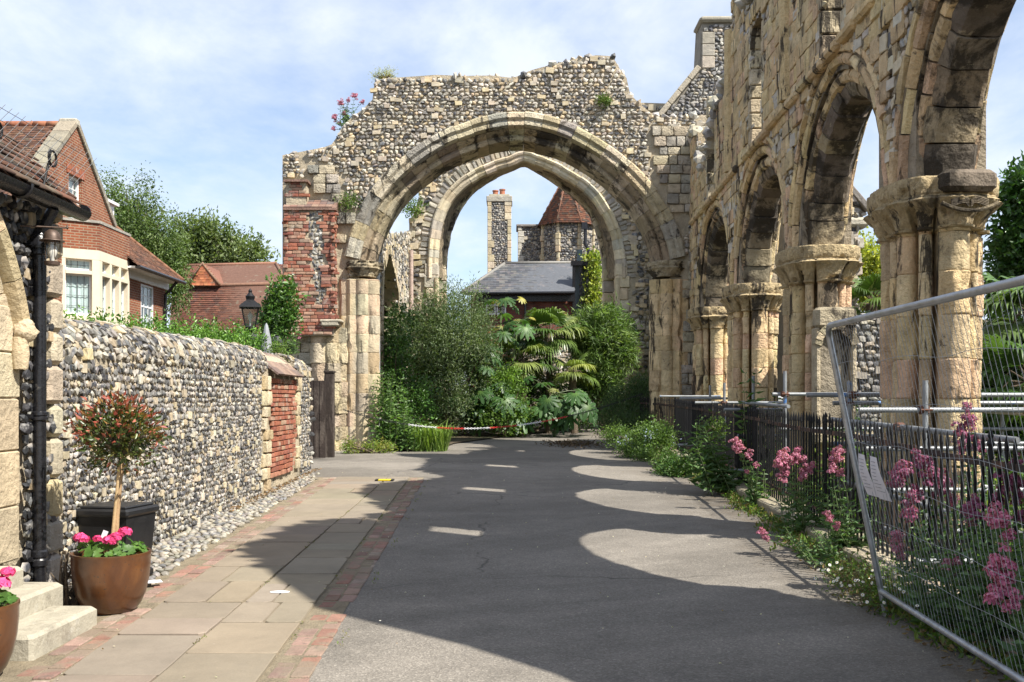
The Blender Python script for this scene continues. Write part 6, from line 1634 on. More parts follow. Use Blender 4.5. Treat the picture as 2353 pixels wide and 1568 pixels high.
tree('birch_tree', 'tall feathery birch with drooping twigs, right behind the brick house', 'tree', (W(300, 0, 40)[0], 40, .6),
     [E_(262, 470, 42, 72, 40), E_(322, 470, 34, 55, 40), E_(330, 425, 16, 34, 40), E_(300, 560, 80, 85, 40), E_(372, 560, 42, 80, 40), E_(365, 640, 62, 70, 40), E_(400, 620, 30, 60, 40), E_(310, 405, 9, 16, 40)], 620, 34, .24, .12, .42, G1, .2, 40, .5, 0, None, None, 420)
tree('ash_tree', 'broad open-crowned tree above the ridge of the low tiled house', 'tree', (W(480, 0, 60)[0], 60, .6),
     [E_(450, 560, 60, 55, 60), E_(500, 540, 50, 40, 60), E_(560, 575, 45, 30, 60), E_(606, 592, 24, 16, 60), E_(470, 600, 80, 40, 60), E_(545, 600, 60, 30, 60)], 260, 34, .34, .26, .5, [(.1, .135, .05), (.13, .16, .07), (.075, .105, .035)], .3, 46, 0, .3)
tree('yellow_green_tree', 'small bright yellow-green tree standing behind the arcade opening', 'tree', (W(2010, 0, 36)[0], 36, .5),
     [E_(1990, 610, 40, 50, 36), E_(2025, 660, 50, 60, 36), E_(1978, 562, 18, 22, 36), E_(2080, 620, 50, 60, 36), E_(1985, 690, 40, 40, 36)], 330, 34, .24, .15, .5, [(.22, .25, .03), (.28, .29, .045), (.17, .21, .03)], .2, 30, 0, .3)
tree('dark_tree', 'dark green broadleaf tree at the far right, beyond the nearest pier', 'tree', (W(2440, 0, 26)[0], 26, .4),
     [E_(2340, 430, 46, 40, 26), E_(2390, 470, 90, 90, 26), E_(2310, 530, 36, 34, 26), E_(2350, 590, 70, 60, 26), E_(2300, 612, 26, 22, 26), E_(2420, 600, 120, 120, 26)], 420, 40, .2, .19, .5, [(.035, .085, .018), (.05, .11, .025), (.025, .06, .014)], .22, 40, 0, .2, None, M_LEAF_GLOSS)
# hedge and shrubs behind the garden wall
def bush(name, label, cat, base, ells, clumps, per, cr, L, wr, cols, mat=None, group=None, nb=16, up=.2, w=None, stem=(.11, .085, .06), droop=0):
    base = np.array(base, float); t = thing(name, label, cat, base, group); lf = MB()
    C = foliage(lf, ells, clumps, per, cr, L, wr, cols, w, droop, .6, up); at(lf, base).build('foliage', mat or M_LEAF, t, fix=False)
    mb = MB(); branches(mb, base, C[rng.choice(len(C), min(nb, len(C)), False)], .03, stem, 6, .006, .05); at(mb, base).build('stems', M_BARK, t); return t
hd = np.linspace(0, 1, 9)
bush('hedge', 'clipped bright green laurel hedge running behind the top of the flint wall', 'hedge', (-5.0, 15.5, gz(15)), [(-5.45 + .75 * k, 12.4 + 5.6 * k, 2.2 + .3 * k, .5, .6, .42) for k in hd] + [(-5.45 + .75 * k, 12.4 + 5.6 * k, 1.3, .5, .6, .7) for k in hd], 2200, 26, .08, .055, .5, [(.075, .15, .02), (.1, .19, .03), (.05, .11, .018)], M_LEAF_GLOSS)
bush('ivy_shrub', 'glossy dark green shrub squeezed between the lantern and the ruined arch', 'shrub', (-4.75, 20.2, gz(20)), [E_(648, 690, 26, 45, 20.2), E_(640, 740, 34, 50, 20.2), E_(630, 720, 22, 25, 20.2)], 170, 24, .1, .09, .55, [(.05, .11, .02), (.08, .15, .03), (.035, .075, .015)], M_LEAF_GLOSS)
# garden bed inside the arch
mb = MB(); bedp = [(-3.4, 23.4), (-2.4, 23.2), (-1.75, 23.6), (-1.5, 26), (-.5, 28.6), (.3, 30.4), (1.7, 33), (3.0, 35.5), (3.0, 40), (-3.4, 40)]
mb.add([(x, y, gz(y) + .03) for x, y in bedp], [tuple(range(len(bedp)))], (.1, .08, .05)); struct(mb.build('garden_bed', M_EARTH, None))
bush('olive_bush', 'big rounded olive bush with fine grey-green leaves, filling the left of the arch', 'shrub', (-2.05, 29, gz(29)),
     [E_(985, 790, 78, 90, 29), E_(1055, 770, 75, 95, 29), E_(1000, 880, 110, 110, 29), E_(1050, 690, 46, 46, 29), E_(930, 760, 42, 60, 29), E_(1100, 800, 40, 90, 29), E_(1085, 690, 20, 40, 29), E_(1000, 690, 28, 34, 29)], 1300, 44, .16, .085, .28, [(.115, .155, .075), (.15, .185, .10), (.08, .12, .05), (.05, .085, .03)], None, None, 40, .5)
bush('dark_shrub', 'darker glossy shrub tucked between the olive bush and the left jamb', 'shrub', (-3.0, 26.6, gz(26)), [E_(915, 760, 34, 60, 26.6), E_(905, 850, 40, 80, 26.6), E_(945, 930, 60, 70, 26.6)], 260, 26, .12, .085, .5, [(.05, .11, .02), (.07, .14, .03), (.03, .07, .015)], M_LEAF_GLOSS)
bush('willow_leaved_shrub', 'dense rounded shrub of narrow willow-like leaves before the farther arch jamb', 'shrub', (2.95, 32.6, gz(32)),
     [E_(1385, 790, 66, 80, 32.4), E_(1350, 760, 40, 50, 32.4), E_(1420, 800, 36, 55, 32.4), E_(1375, 860, 50, 60, 32.4), E_(1385, 735, 40, 26, 32.4)], 620, 34, .16, .2, .16, [(.075, .125, .03), (.1, .155, .04), (.05, .09, .02), (.13, .18, .06)], None, None, 30, .1, None, (.11, .085, .06), .25)
bush('dark_undergrowth', 'dark leafy undergrowth filling the gaps behind the palms and big leaves', 'shrub', (.6, 32, gz(32)), [E_(1230, 920, 130, 70, 32.2), E_(1150, 860, 70, 70, 32), E_(1330, 930, 70, 60, 32.4), E_(1180, 800, 40, 50, 32.6), E_(1080, 960, 80, 40, 31)], 620, 32, .16, .1, .42, [(.035, .07, .016), (.05, .095, .022), (.025, .05, .012)])
bush('leafy_undergrowth', 'low tangle of small bright leaves between the two big-leaved plants', 'shrub', (-.2, 29, gz(29)), [E_(1165, 900, 46, 60, 29.4), E_(1190, 960, 40, 40, 29.4), E_(1150, 960, 60, 40, 29), E_(1120, 860, 40, 40, 29.6)], 260, 26, .12, .08, .5, [(.09, .16, .025), (.12, .2, .04), (.06, .11, .02)])
bush('rosemary_bush', 'sprawling dark rosemary spilling onto the road at the far end of the railing', 'shrub', (2.9, 24.6, gz(24)), [E_(1440, 930, 46, 50, 25.2), E_(1480, 900, 40, 40, 25.4), E_(1410, 960, 40, 40, 24.6), E_(1455, 985, 50, 36, 23.8), E_(1500, 950, 20, 40, 24.9), E_(1395, 985, 24, 20, 24.2)], 620, 34, .12, .07, .16, [(.045, .085, .03), (.065, .11, .04), (.03, .055, .02)], None, None, 30, .6)
bush('periwinkle', 'low spreading plant with tiny pale blue flowers at the bend of the railing', 'ground plant', (2.95, 20.4, gz(20)), [E_(1505, 1010, 44, 34, 21), E_(1465, 1030, 44, 20, 21.4), E_(1490, 1044, 40, 12, 20.4), E_(1420, 1005, 30, 18, 22.6)], 420, 26, .09, .055, .45, [(.09, .15, .04), (.12, .19, .05), (.06, .1, .025), (.3, .34, .5)], None, None, 14, .3, (5, 4, 4, .5))
bush('creeping_weed', 'low dark clump of periwinkle on the kerb, nearer than the blue-flowered one', 'ground plant', (2.9, 17.4, gz(17)), [E_(1545, 1070, 34, 22, 17.6), E_(1570, 1080, 34, 20, 17.0), E_(1530, 1085, 20, 10, 17.2)], 190, 26, .08, .05, .5, [(.04, .085, .02), (.06, .12, .03), (.09, .14, .04)], None, None, 10)
# wall ivy in the farther arch
bush('wall_ivy', 'yellow-green ivy climbing the wall beside the glazed house end', 'ivy', (W(1360, 0, 44.6)[0], 44.6, .6), [E_(1362, 640, 12, 60, 44.6, .2), E_(1358, 700, 14, 30, 44.6, .2), E_(1360, 600, 10, 16, 44.6, .2)], 240, 18, .14, .14, .75, [(.2, .24, .04), (.26, .28, .06), (.13, .18, .03)], None, None, 6)
# weeds by the left jamb
def weed(mb, st, base, h, n, L, cols, lean=(0, 0), pairs=16, wr=.34):
    for k in range(n):
        b = np.array(base) + np.array([*jit(1, 2, .12 * (1 + n * .05))[0], 0]); hh = h * random.uniform(.6, 1.05)
        tip = b + np.array([lean[0] * hh + random.uniform(-.16, .16) * hh, lean[1] * hh + random.uniform(-.14, .14) * hh, hh]); t = np.linspace(0, 1, 6)[:, None]
        p = b + (tip - b) * t + np.array([random.uniform(-.1, .1), 0, 0]) * np.sin(t * pi) * hh
        st.tube(p, np.linspace(.007, .003, 6), 5, (.14, .17, .07))
        tt = np.linspace(.12, 1, pairs); P = np.stack([np.interp(tt, t[:, 0], p[:, i]) for i in range(3)], 1)
        a = np.arange(pairs) * pi / 2 + rng.random() * 6
        for s in (0, pi):
            D = np.stack([np.cos(a + s), np.sin(a + s), np.full(pairs, -.05 + .5 * 0)], 1) + jit(pairs, 3, .3) + np.array([0, 0, .15])
            leaves(mb, P, D, L * (1.15 - .65 * tt) * (.8 + .4 * rng.random(pairs)), wr, pal(pairs, cols, None, .2), .2, .35)
def weedplant(name, label, cat, base, h, n, L, cols, lean=(0, 0), pairs=16, wr=.34, group=None):
    t = thing(name, label, cat, base, group); a, b = MB(), MB(); weed(a, b, base, h, n, L, cols, lean, pairs, wr)
    at(a, base).build('leaves', M_LEAF, t, fix=False); at(b, base).build('stems', M_STEM, t); return t
NET = [(.085, .15, .04), (.11, .18, .055), (.06, .115, .03)]
p = onground(900, 1036); weedplant('nettle_clump', 'tall leafy nettle clump against the right side of the left jamb', 'weed', (p[0] - .05, 23.4, p[2]), 1.75, 20, .2, NET, (-.02, 0), 18)
p = onground(935, 1038); weedplant('nettle_clump', 'lower leafy nettle clump in front, left of the long grass tuft', 'weed', (p[0], 23.3, p[2]), 1.0, 16, .17, NET, (.05, 0), 12)
def grass(name, label, base, h, n, r, cols, wd=.012):
    t = thing(name, label, 'grass', base); mb = MB(); b = np.array(base) + np.concatenate([jit(n, 2, r), np.zeros((n, 1))], 1); a = rng.random(n) * 2 * pi
    hh = h * (.5 + .6 * rng.random(n)); o = np.stack([np.cos(a), np.sin(a), np.zeros(n)], 1); s = np.stack([-np.sin(a), np.cos(a), np.zeros(n)], 1) * wd
    m = b + o * hh[:, None] * .25 + np.array([0, 0, 1]) * hh[:, None] * .75; e = b + o * hh[:, None] * .75 + np.array([0, 0, 1]) * hh[:, None] * (.75 + .2 * jit(n, 1))
    v = np.stack([b - s, b + s, m + s * .8, m - s * .8, e], 1).reshape(-1, 3); k = (np.arange(n) * 5)[:, None]
    mb.add(v, [np.concatenate([k + [0, 1, 2, 3]]), np.concatenate([k + [3, 2, 4]])], np.repeat(pal(n, cols, None, .2), 5, 0)); at(mb, base).build('blades', M_LEAF, t, fix=False); return t
p = onground(985, 1040); grass('grass_tuft', 'bright tuft of long grass at the edge of the road by the nettles', (p[0], 23.5, p[2]), .75, 420, .38, [(.13, .2, .04), (.17, .24, .06), (.1, .16, .03)])
p = onground(855, 1046); bush('wall_foot_weeds', 'small yellowish weeds at the foot of the left jamb', 'weed', (p[0], 22.6, p[2]), [(p[0], 22.7, p[2] + .12, .4, .2, .16), (p[0] - .6, 22.5, p[2] + .1, .15, .15, .2)], 90, 22, .07, .05, .45, [(.14, .18, .03), (.1, .16, .03), (.2, .2, .05)])
# big-leaved rice-paper plants
def bigleaf(mb, c, s, nvec, hd, col, lobes=9):
    nvec = nrm(np.array(nvec, float)); hd = np.array(hd, float); f = nrm(hd - nvec * np.dot(hd, nvec)); r = np.cross(f, nvec)
    v = [np.array(c, float)]; k = lobes; n = k * 6
    for i in range(n + 1):
        a = (i / n - .5) * 2 * pi * .86; lob = abs(sin(a * k / 2 / .86 * .5 * 2 / 2 + pi / 2)); ph = (i % 6) / 6
        prof = [.52, .72, .93, 1.0, .93, .74][i % 6] if 0 < i < n else .5
        rr = s * prof * (1 - .30 * abs(a / pi) ** 1.5) * random.uniform(.95, 1.05)
        v.append(v[0] + (f * cos(a) + r * sin(a)) * rr - nvec * (.38 * rr * rr / s) + nvec * s * .05 * (1 if i % 6 in (0,) else -1))
    m = len(v); inner = [v[0] + (q - v[0]) * .5 + nvec * s * .06 * (1 if i % 6 in (2, 3, 4) else -1) for i, q in enumerate(v[1:])]
    f_ = [(0, m + i, m + i + 1) for i in range(n)] + [(m + i, 1 + i, 2 + i, m + i + 1) for i in range(n)]
    cc = np.array(col); cols = np.concatenate([[cc * 1.5 + (.03, .03, .0)], np.tile(cc, (n + 1, 1)), np.array([cc * (1.25 if i % 6 == 3 else .95) for i in range(n + 1)])])
    mb.add(v + inner, f_, cols)
def ricepaper(label, base, whorls, dn, size=.42, nleaf=11, yellow=2):
    t = thing('rice_paper_plant', label, 'plant', base, 'big-leaved rice-paper plants'); lf, st = MB(), MB()
    for (x, y, rr) in whorls:
        c = W(x, y, dn); st.tube([base + jit(1, 3, .05)[0] * (1, 1, 0), (np.array(base) * .4 + c * .6) + jit(1, 3, .06)[0], c], [.035, .03, .025], 7, (.2, .14, .08))
        for k in range(nleaf):
            a = k * 2.4 + random.random() * .5; el = random.uniform(-.75, .55); u = np.array([cos(a) * cos(el), sin(a) * cos(el), sin(el)]); ln = rr * dn / FPX * random.uniform(.55, 1.05)
            e = c + u * ln; st.tube([c, c + u * ln * .5 + (0, 0, .05), e], [.012, .009, .007], 5, (.22, .18, .08))
            nv = nrm(u * .55 + np.array([0, -.35, .95]) + jit(1, 3, .25)[0]); y_ = k >= nleaf - yellow and el > 0
            col = random.choice([(.04, .09, .026), (.055, .115, .033), (.03, .07, .02)]) if not y_ else (.24, .22, .05)
            bigleaf(lf, e, size * random.uniform(.65, 1.1) * (.6 if y_ else 1), nv, u, col)
        for k in range(3): bigleaf(lf, c + np.array([random.uniform(-.12, .12), -.1, .12]), size * .42, (random.uniform(-.5, .5), -.5, 1), jit(1, 3)[0], (.14, .15, .05))
    at(lf, base).build('leaves', M_LEAF, t, True, fix=False); at(st, base).build('stems', M_STEM, t)
ricepaper('big-leaved plant in the middle, low, its leaves spreading above the chain', np.array(W(1085, 985, 29.4)) * (1, 1, 0) + (0, 0, gz(29)), [(1085, 880, 85), (1050, 925, 75), (1130, 915, 80), (1100, 815, 50), (1160, 945, 60)], 29.4, .50, 12, 1)
ricepaper('big-leaved plant with a tall bare stalk rising in front of the slate roof', np.array(W(1165, 960, 30)) * (1, 1, 0) + (0, 0, gz(30)), [(1150, 705, 55), (1190, 745, 45), (1150, 760, 40)], 30, .36, 7, 2)
ricepaper('big-leaved plant in the shade of the palms, right of the middle', np.array(W(1275, 985, 29.6)) * (1, 1, 0) + (0, 0, gz(30)), [(1275, 905, 80), (1310, 920, 70), (1250, 940, 60)], 29.6, .46, 11, 2)
# fan palms
def palm(label, base, crown, nf, Lp, Rf, cols, trunk=True, dead=3, seg=30):
    base = np.array(base, float); crown = np.array(crown, float); t = thing('fan_palm', label, 'palm', base, 'fan palms'); lf, st = MB(), MB()
    k = 8; tt = np.linspace(0, 1, k)[:, None]; P = base + (crown - base) * tt; st.tube(P + rng.normal(size=(k, 3)) * .01, .1 + .02 * rng.random(k), 10, (.12, .08, .05))
    for _ in range(120):
        q = random.random(); b = base + (crown - base) * q; a = random.random() * 6.3; st.tube([b + .1 * np.array([cos(a), sin(a), 0]), b + np.array([.15 * cos(a), .15 * sin(a), random.uniform(-.12, .12)])], [.008, .002], 4, (.2, .14, .08))
    for i in range(nf):
        a = i * 2.4 + random.random() * .4; el = random.uniform(-.55, 1.15); u = np.array([cos(a) * cos(el), sin(a) * cos(el), sin(el)]); hub = crown + u * Lp * random.uniform(.7, 1.1) - np.array([0, 0, .06])
        st.tube([crown, crown + u * Lp * .55 + (0, 0, .05), hub], [.014, .011, .008], 5, (.13, .16, .05))
        side = nrm(np.cross(u, [0, 0, 1.])); up = np.cross(side, u); col = np.array(random.choice(cols)); R_ = Rf * random.uniform(.8, 1.1)
        th = np.linspace(-1.75, 1.75, seg)
        for a2 in th:
            d = u * cos(a2) + side * sin(a2); L = R_ * (.78 + .22 * cos(a2)) * random.uniform(.92, 1.05); w = nrm(np.cross(d, up)) * .022 * (R_ / .6)
            m = hub + d * L * .55 + up * .03; sag = random.uniform(.15, .5) * L; e = hub + d * L * .93 - np.array([0, 0, sag]); m2 = hub + d * L * .8 + up * .01 - np.array([0, 0, sag * .35])
            b0 = hub + d * .03
            lf.add([b0 - w * .3, b0 + w * .3, m + w, m - w, m2 + w * .7, m2 - w * .7, e], [(0, 1, 2, 3), (3, 2, 4, 5), (5, 4, 6)], col * random.uniform(.8, 1.25))
    at(lf, base).build('fronds', M_LEAF_GLOSS, t, fix=False); at(st, base).build('trunk', M_BARK, t)
PG = [(.06, .10, .022), (.08, .125, .03), (.045, .08, .018), (.13, .16, .045)]
palm('taller fan palm in the middle of the arch, fronds against the dark brick wall', W(1262, 960, 31.4) * (1, 1, 0) + (0, 0, gz(31)), W(1262, 768, 31.4), 26, .62, .85, PG)
palm('shorter fan palm with drooping fronds, left of the taller palm', W(1205, 960, 30.8) * (1, 1, 0) + (0, 0, gz(31)), W(1200, 825, 30.8), 18, .55, .75, PG)
palm('low yellowish fan palm right of the taller one, beside the willow-leaved shrub', W(1320, 960, 31) * (1, 1, 0) + (0, 0, gz(31)), W(1315, 850, 31), 12, .45, .62, [(.2, .22, .06), (.14, .18, .045), (.1, .15, .04)])
palm('fan palm showing between the two nearest piers, above the broken wall', W(2000, 900, 19) * (1, 1, 0) + (0, 0, gz(19)), W(2005, 700, 19), 18, .4, .55, PG)
palm('large fan palm at the right edge of the photo, beyond the mesh panel', (8.2, 14.5, gz(14)), W(2370, 720, 14.5), 26, .5, .75, [(.05, .095, .025), (.07, .125, .03), (.1, .15, .05)])
palm('lower fan palm under the large one at the right edge of the photo', (7.4, 13.2, gz(13)), W(2365, 880, 13.2), 20, .45, .65, [(.04, .08, .02), (.055, .1, .025)])
bush('shade_shrub', 'dark shrub massed beneath the palms at the right edge of the photo', 'shrub', (8.0, 16, gz(16)), [E_(2350, 850, 70, 130, 16), E_(2340, 980, 80, 80, 16), E_(2330, 720, 40, 60, 17), E_(2420, 800, 60, 150, 16)], 420, 30, .16, .11, .4, [(.03, .065, .016), (.045, .09, .022), (.02, .045, .012)])
# pink valerian
VC = [(.46, .16, .25), (.52, .22, .31), (.38, .12, .21), (.50, .27, .35)]; VCD = [(.30, .085, .17), (.37, .12, .22), (.25, .07, .15), (.34, .17, .24)]
VL = [(.075, .135, .05), (.1, .165, .065), (.055, .1, .04)]
def panicle(mb, c, r, cols, n=17, per=34):
    for k in range(n):
        d = nrm(rng.normal(size=3)); d[2] = d[2] * .9 + .1; q = np.array(c) + d * r * np.array([.8, .8, 1.1]) * random.uniform(.25, 1.0)
        flowerhead(mb, q, r * .34, per, cols, .26, .85)
def valerian(label, base, heads, cols=VC, nst=9, h=.7, name='valerian', lean=(0, 0), leafL=.11):
    base = np.array(base, float); t = thing(name, label, 'flowering plant', base, 'pink valerian along the railing'); a, b = MB(), MB()
    weed(a, b, base, h, nst, leafL, VL, lean, 8, .36)
    for hd in heads:
        q = np.array(hd[:3]); m = (base + q) / 2 + jit(1, 3, .04)[0]; tt = np.linspace(0, 1, 9)[:, None]; p = base + (q - base) * tt + jit(1, 3, .06)[0] * np.sin(tt * pi)
        b.tube(p, np.linspace(.006, .003, 9), 5, (.2, .24, .12))
        for s in (-1, 1): leaves(a, p[1:-1], np.tile((s * .8, random.uniform(-.5, .5), .3), (7, 1)) + jit(7, 3, .3), leafL * np.linspace(1.1, .5, 7), .36, pal(7, VL, None, .2), .2, .3)
    at(a, base).build('leaves', M_LEAF, t, fix=False); at(b, base).build('stems', M_STEM, t)
    for hd in heads:
        f = MB(); panicle(f, hd[:3], hd[3], cols); at(f, base).build('flower_head', M_PETAL, t, fix=False)
def H(x, y, d, r): q = W(x, y, d); return (q[0], q[1], q[2], r)
def vb(X, d): return (X, d, gz(d) + .02)
valerian('pink valerian leaning through the railing nearest the arch', vb(3.1, 12.6), [H(1700, 1030, 12.4, .10), H(1722, 1048, 12.4, .07), H(1690, 1020, 12.4, .08), H(1738, 1070, 12.4, .045), H(1716, 1085, 12.4, .04)], VC, 7, .55)
valerian('pink valerian with several full heads halfway along the railing', vb(3.0, 10.2), [H(1795, 1058, 10, .11), H(1835, 1050, 10, .10), H(1858, 1075, 10, .08), H(1800, 1095, 10, .075), H(1845, 1095, 10, .07), H(1812, 1072, 10, .06)], VC, 12, .65)
valerian('pink valerian with a tall pair of heads just left of the leaning frame', vb(3.1, 9.0), [H(1925, 1050, 8.9, .085), H(1912, 1075, 8.9, .075), H(1930, 1085, 8.9, .05), H(1908, 1190, 8.7, .05), H(1922, 1212, 8.7, .045), H(1895, 1180, 8.7, .03)], VC, 16, .6)
valerian('small trailing valerian lying out over the asphalt', (2.75, 8.7, gz(8.7) + .02), [H(1752, 1228, 9.2, .055), H(1762, 1238, 9.1, .035)], VC, 10, .3, 'valerian', (-.6, .1), .08)
valerian('purple-pink valerian with a dense cluster of heads behind the papers', vb(3.4, 7.5), [H(2075, 1085, 7.4, .11), H(2120, 1060, 7.4, .10), H(2060, 1110, 7.4, .07), H(2140, 1100, 7.4, .11), H(2170, 1110, 7.4, .09), H(2100, 1145, 7.4, .085), H(2155, 1130, 7.4, .08), H(2090, 1180, 7.2, .09), H(2190, 1150, 7.3, .06)], VCD, 16, .85)
valerian('tall purple valerian spike standing before the scaffold upright', vb(3.55, 7.6), [H(2225, 965, 7.5, .08), H(2215, 1000, 7.5, .10), H(2240, 1020, 7.5, .09), H(2210, 1035, 7.5, .06), H(2255, 1035, 7.5, .05), H(2222, 940, 7.5, .05)], VCD, 12, 1.0)
valerian('purple valerian heads behind the railing at the right edge of the photo', vb(3.35, 6.3), [H(2320, 1110, 6.3, .10), H(2340, 1130, 6.3, .09), H(2300, 1150, 6.3, .06), H(2335, 1065, 6.3, .06), H(2350, 1190, 6.2, .06), H(2240, 1160, 6.5, .06), H(2235, 1185, 6.4, .09)], VCD, 14, .8)
valerian('bright pink valerian nearest the camera at the right edge of the photo', (2.85, 5.0, gz(5) + .02), [H(2298, 1295, 4.9, .085), H(2310, 1330, 4.9, .08), H(2295, 1365, 4.9, .085), H(2320, 1385, 4.9, .06), H(2290, 1195, 5.2, .08), H(2310, 1235, 5.2, .05)], [(.56, .19, .32), (.62, .26, .38), (.46, .14, .26)], 14, .75, 'valerian', (-.1, 0))
valerian('pink valerian low between the railing and the mesh panel', (2.8, 6.5, gz(6.5) + .02), [H(2058, 1235, 6.6, .06), H(2062, 1260, 6.6, .06), H(2070, 1280, 6.6, .035), H(2190, 1290, 6.2, .055), H(2175, 1298, 6.2, .04)], VC, 16, .6)
for (X, d, h, n, lab) in ((2.9, 6.0, .7, 22, 'dense leafy valerian without flowers behind the lower mesh'), (2.95, 5.3, .75, 22, 'leafy valerian stems at the lower right corner behind the mesh'), (3.2, 5.6, .9, 18, 'tall leafy valerian stems between railing and mesh at the right edge')):
    weedplant('valerian', lab, 'flowering plant', vb(X, d), h, n, .13, VL, (0, 0), 12, .38, 'pink valerian along the railing')
# buddleia seedlings through the railing
BU = [(.06, .115, .035), (.085, .145, .05), (.045, .085, .025)]
weedplant('buddleia', 'dark leafy buddleia growing out through the railing over the road', 'shrub', vb(3.0, 14.2), 1.0, 16, .2, BU, (-.35, .1), 13, .26)
weedplant('buddleia', 'taller buddleia seedling rising above the railing spikes', 'shrub', vb(3.65, 14.6), 1.75, 7, .26, BU, (-.03, 0), 12, .26)
weedplant('buddleia', 'buddleia seedling behind the railing, at the foot of the second pier from the front', 'shrub', vb(3.8, 11.2), 1.3, 8, .24, BU, (.05, 0), 10, .26)
# daisies by the foot of the mesh panel
base = (2.62, 7.2, gz(7.2) + .01); t = thing('daisy_clump', 'clump of small white daisies at the foot of the mesh panel frame', 'flowering plant', base); lf = MB()
foliage(lf, [(2.62, 7.25, .24, .22, .5, .14), (2.78, 6.9, .2, .2, .3, .1), (2.7, 7.8, .22, .2, .4, .12)], 130, 22, .06, .035, .4, [(.07, .12, .03), (.1, .15, .04), (.12, .1, .05)]); at(lf, base).build('foliage', M_LEAF, t, fix=False)
for k in range(46):
    c = np.array([2.5 + rng.normal() * .15, 7.1 + rng.normal() * .35, .2 + .15 * rng.random() + .05]); f = MB(); n = nrm(np.array([-.4, -.7, .8]) + jit(1, 3, .5)[0]); t1 = nrm(np.cross(n, [0, 0, 1.])); t2 = np.cross(n, t1); r = .013
    v = [c] + [c + r * (1 if i % 2 else .72) * (cos(i * pi / 9) * t1 + sin(i * pi / 9) * t2) for i in range(18)]; f.add(v, [(0, 1 + i, 1 + (i + 1) % 18) for i in range(18)], (.8, .78, .78))
    v = [c + n * .004] + [c + n * .002 + .0045 * (cos(i) * t1 + sin(i) * t2) for i in range(6)]; f.add(v, [(0, 1 + i, 1 + (i + 1) % 6) for i in range(6)], (.6, .42, .04)); at(f, base).build('flower', M_PETAL, t, fix=False)
# plants rooted in the ruin
bz0 = W(800, 285, 23.9); valerian('pink valerian rooted high on the left shoulder of the ruined arch', (bz0[0], bz0[1], bz0[2] - .1), [H(783, 238, 23.8, .1), H(815, 222, 23.8, .11), H(800, 232, 23.8, .07), H(768, 272, 23.8, .1), H(766, 296, 23.8, .08), H(832, 236, 23.8, .07), H(790, 262, 23.8, .06), H(778, 285, 23.8, .05)], VC, 8, .7, 'wall_valerian', (-.1, 0))
bz0 = W(885, 184, 24.1); bush('wall_fennel', 'yellowish tuft growing on the top left corner of the ruined arch', 'weed', bz0, [(bz0[0], bz0[1], bz0[2] + .1, .3, .2, .12)], 60, 14, .06, .05, .2, [(.3, .28, .06), (.22, .24, .05)])
for x, y, d, s, lab in ((800, 462, 23.5, .22, 'small green fern tuft in the masonry above the left springing of the arch'), (1388, 232, 23.5, .13, 'tiny green tuft high in the flint right of the arch crown'), (955, 480, 33.8, .35, 'green tuft on the broken shoulder of the side wall'), (640, 815, 17.0, .2, 'green weed on the tiled slope above the brick panel'), (528, 850, 14.0, .09, 'little green weed on the top of the flint wall'), (1640, 985, 15.6, .2, 'fern-like weed inside the railing near the far piers')):
    c = W(x, y, d); bush('wall_tuft', lab, 'weed', c, [(c[0], c[1], c[2], s, s * .5, s * .8)], 30, 18, s * .35, .05 if s < .3 else .09, .4, [(.07, .12, .025), (.1, .15, .03)], None, 'tufts growing in the masonry', 4)
c = W(690, 745, 22.6); valerian('pink valerian on the wall foot just left of the brick buttress', (c[0] - .2, c[1], c[2] - .7), [H(664, 752, 22.5, .06), H(690, 768, 22.5, .05), H(688, 778, 22.5, .05), H(660, 775, 22.5, .05)], VC, 9, .6, 'wall_valerian')
# creeping growth, litter along the edges
lf = MB(); n = 1100; d = 5 + 19 * rng.random(n) ** 1.2; X = np.interp(d, FEN[:-1, 1], FEN[:-1, 0]) - .27 - .13 * np.abs(rng.normal(size=n)) * np.where((np.sin(d * 2.1) + np.sin(d * 5.3 + 1)) > -.3, 1, .25)
for k in range(7):
    P = np.stack([X + .04 * rng.normal(size=n), d + .06 * rng.normal(size=n), gz(d) + .01 + .06 * rng.random(n) ** 2], 1); leaves(lf, P, rng.normal(size=(n, 3)) + np.array([0, 0, .9]), .05 * (.5 + rng.random(n)), .4, pal(n, [(.07, .12, .025), (.11, .15, .035), (.16, .13, .05), (.2, .14, .07)], (4, 3, 1.2, .8), .25))
tag(lf.build('verge_growth', M_LEAF, None, fix=False), None, None, None, 'stuff'); 
lf = MB(); n = 900; a = rng.random(n); P = np.stack([1.6 + .7 * rng.normal(size=n) * .5, 25.6 + rng.normal(size=n) * .7, gz(25.6) + .02 + .06 * rng.random(n)], 1)
leaves(lf, P, rng.normal(size=(n, 3)) * (1, 1, .3), .07, .5, pal(n, [(.07, .045, .03), (.1, .065, .04), (.05, .035, .025)], None, .3))
n = 500; d = 4.6 + 5 * rng.random(n); P = np.stack([np.interp(d, FEN[:-1, 1], FEN[:-1, 0]) - .15 - .45 * rng.random(n) ** 1.5, d, gz(d) + .006 + .01 * rng.random(n)], 1); leaves(lf, P, rng.normal(size=(n, 3)) * (1, 1, .15), .045, .4, pal(n, [(.13, .08, .045), (.2, .14, .08), (.09, .06, .035)], None, .3))
n = 240; d = 2.5 + 18 * rng.random(n); P = np.stack([-3 + 5.6 * rng.random(n), d, gz(d) + .028], 1); leaves(lf, P, rng.normal(size=(n, 3)) * (1, 1, .1), .018, .6, pal(n, [(.4, .36, .28), (.5, .48, .42), (.2, .14, .08)], None, .3))
n = 260; d = 12 + 6 * rng.random(n); P = np.stack([xw_(d) + .06 + .1 * rng.random(n), d, gz(d) + .05], 1); leaves(lf, P, rng.normal(size=(n, 3)) * (1, 1, .2), .05, .4, pal(n, [(.2, .12, .06), (.14, .09, .05)], None, .3))
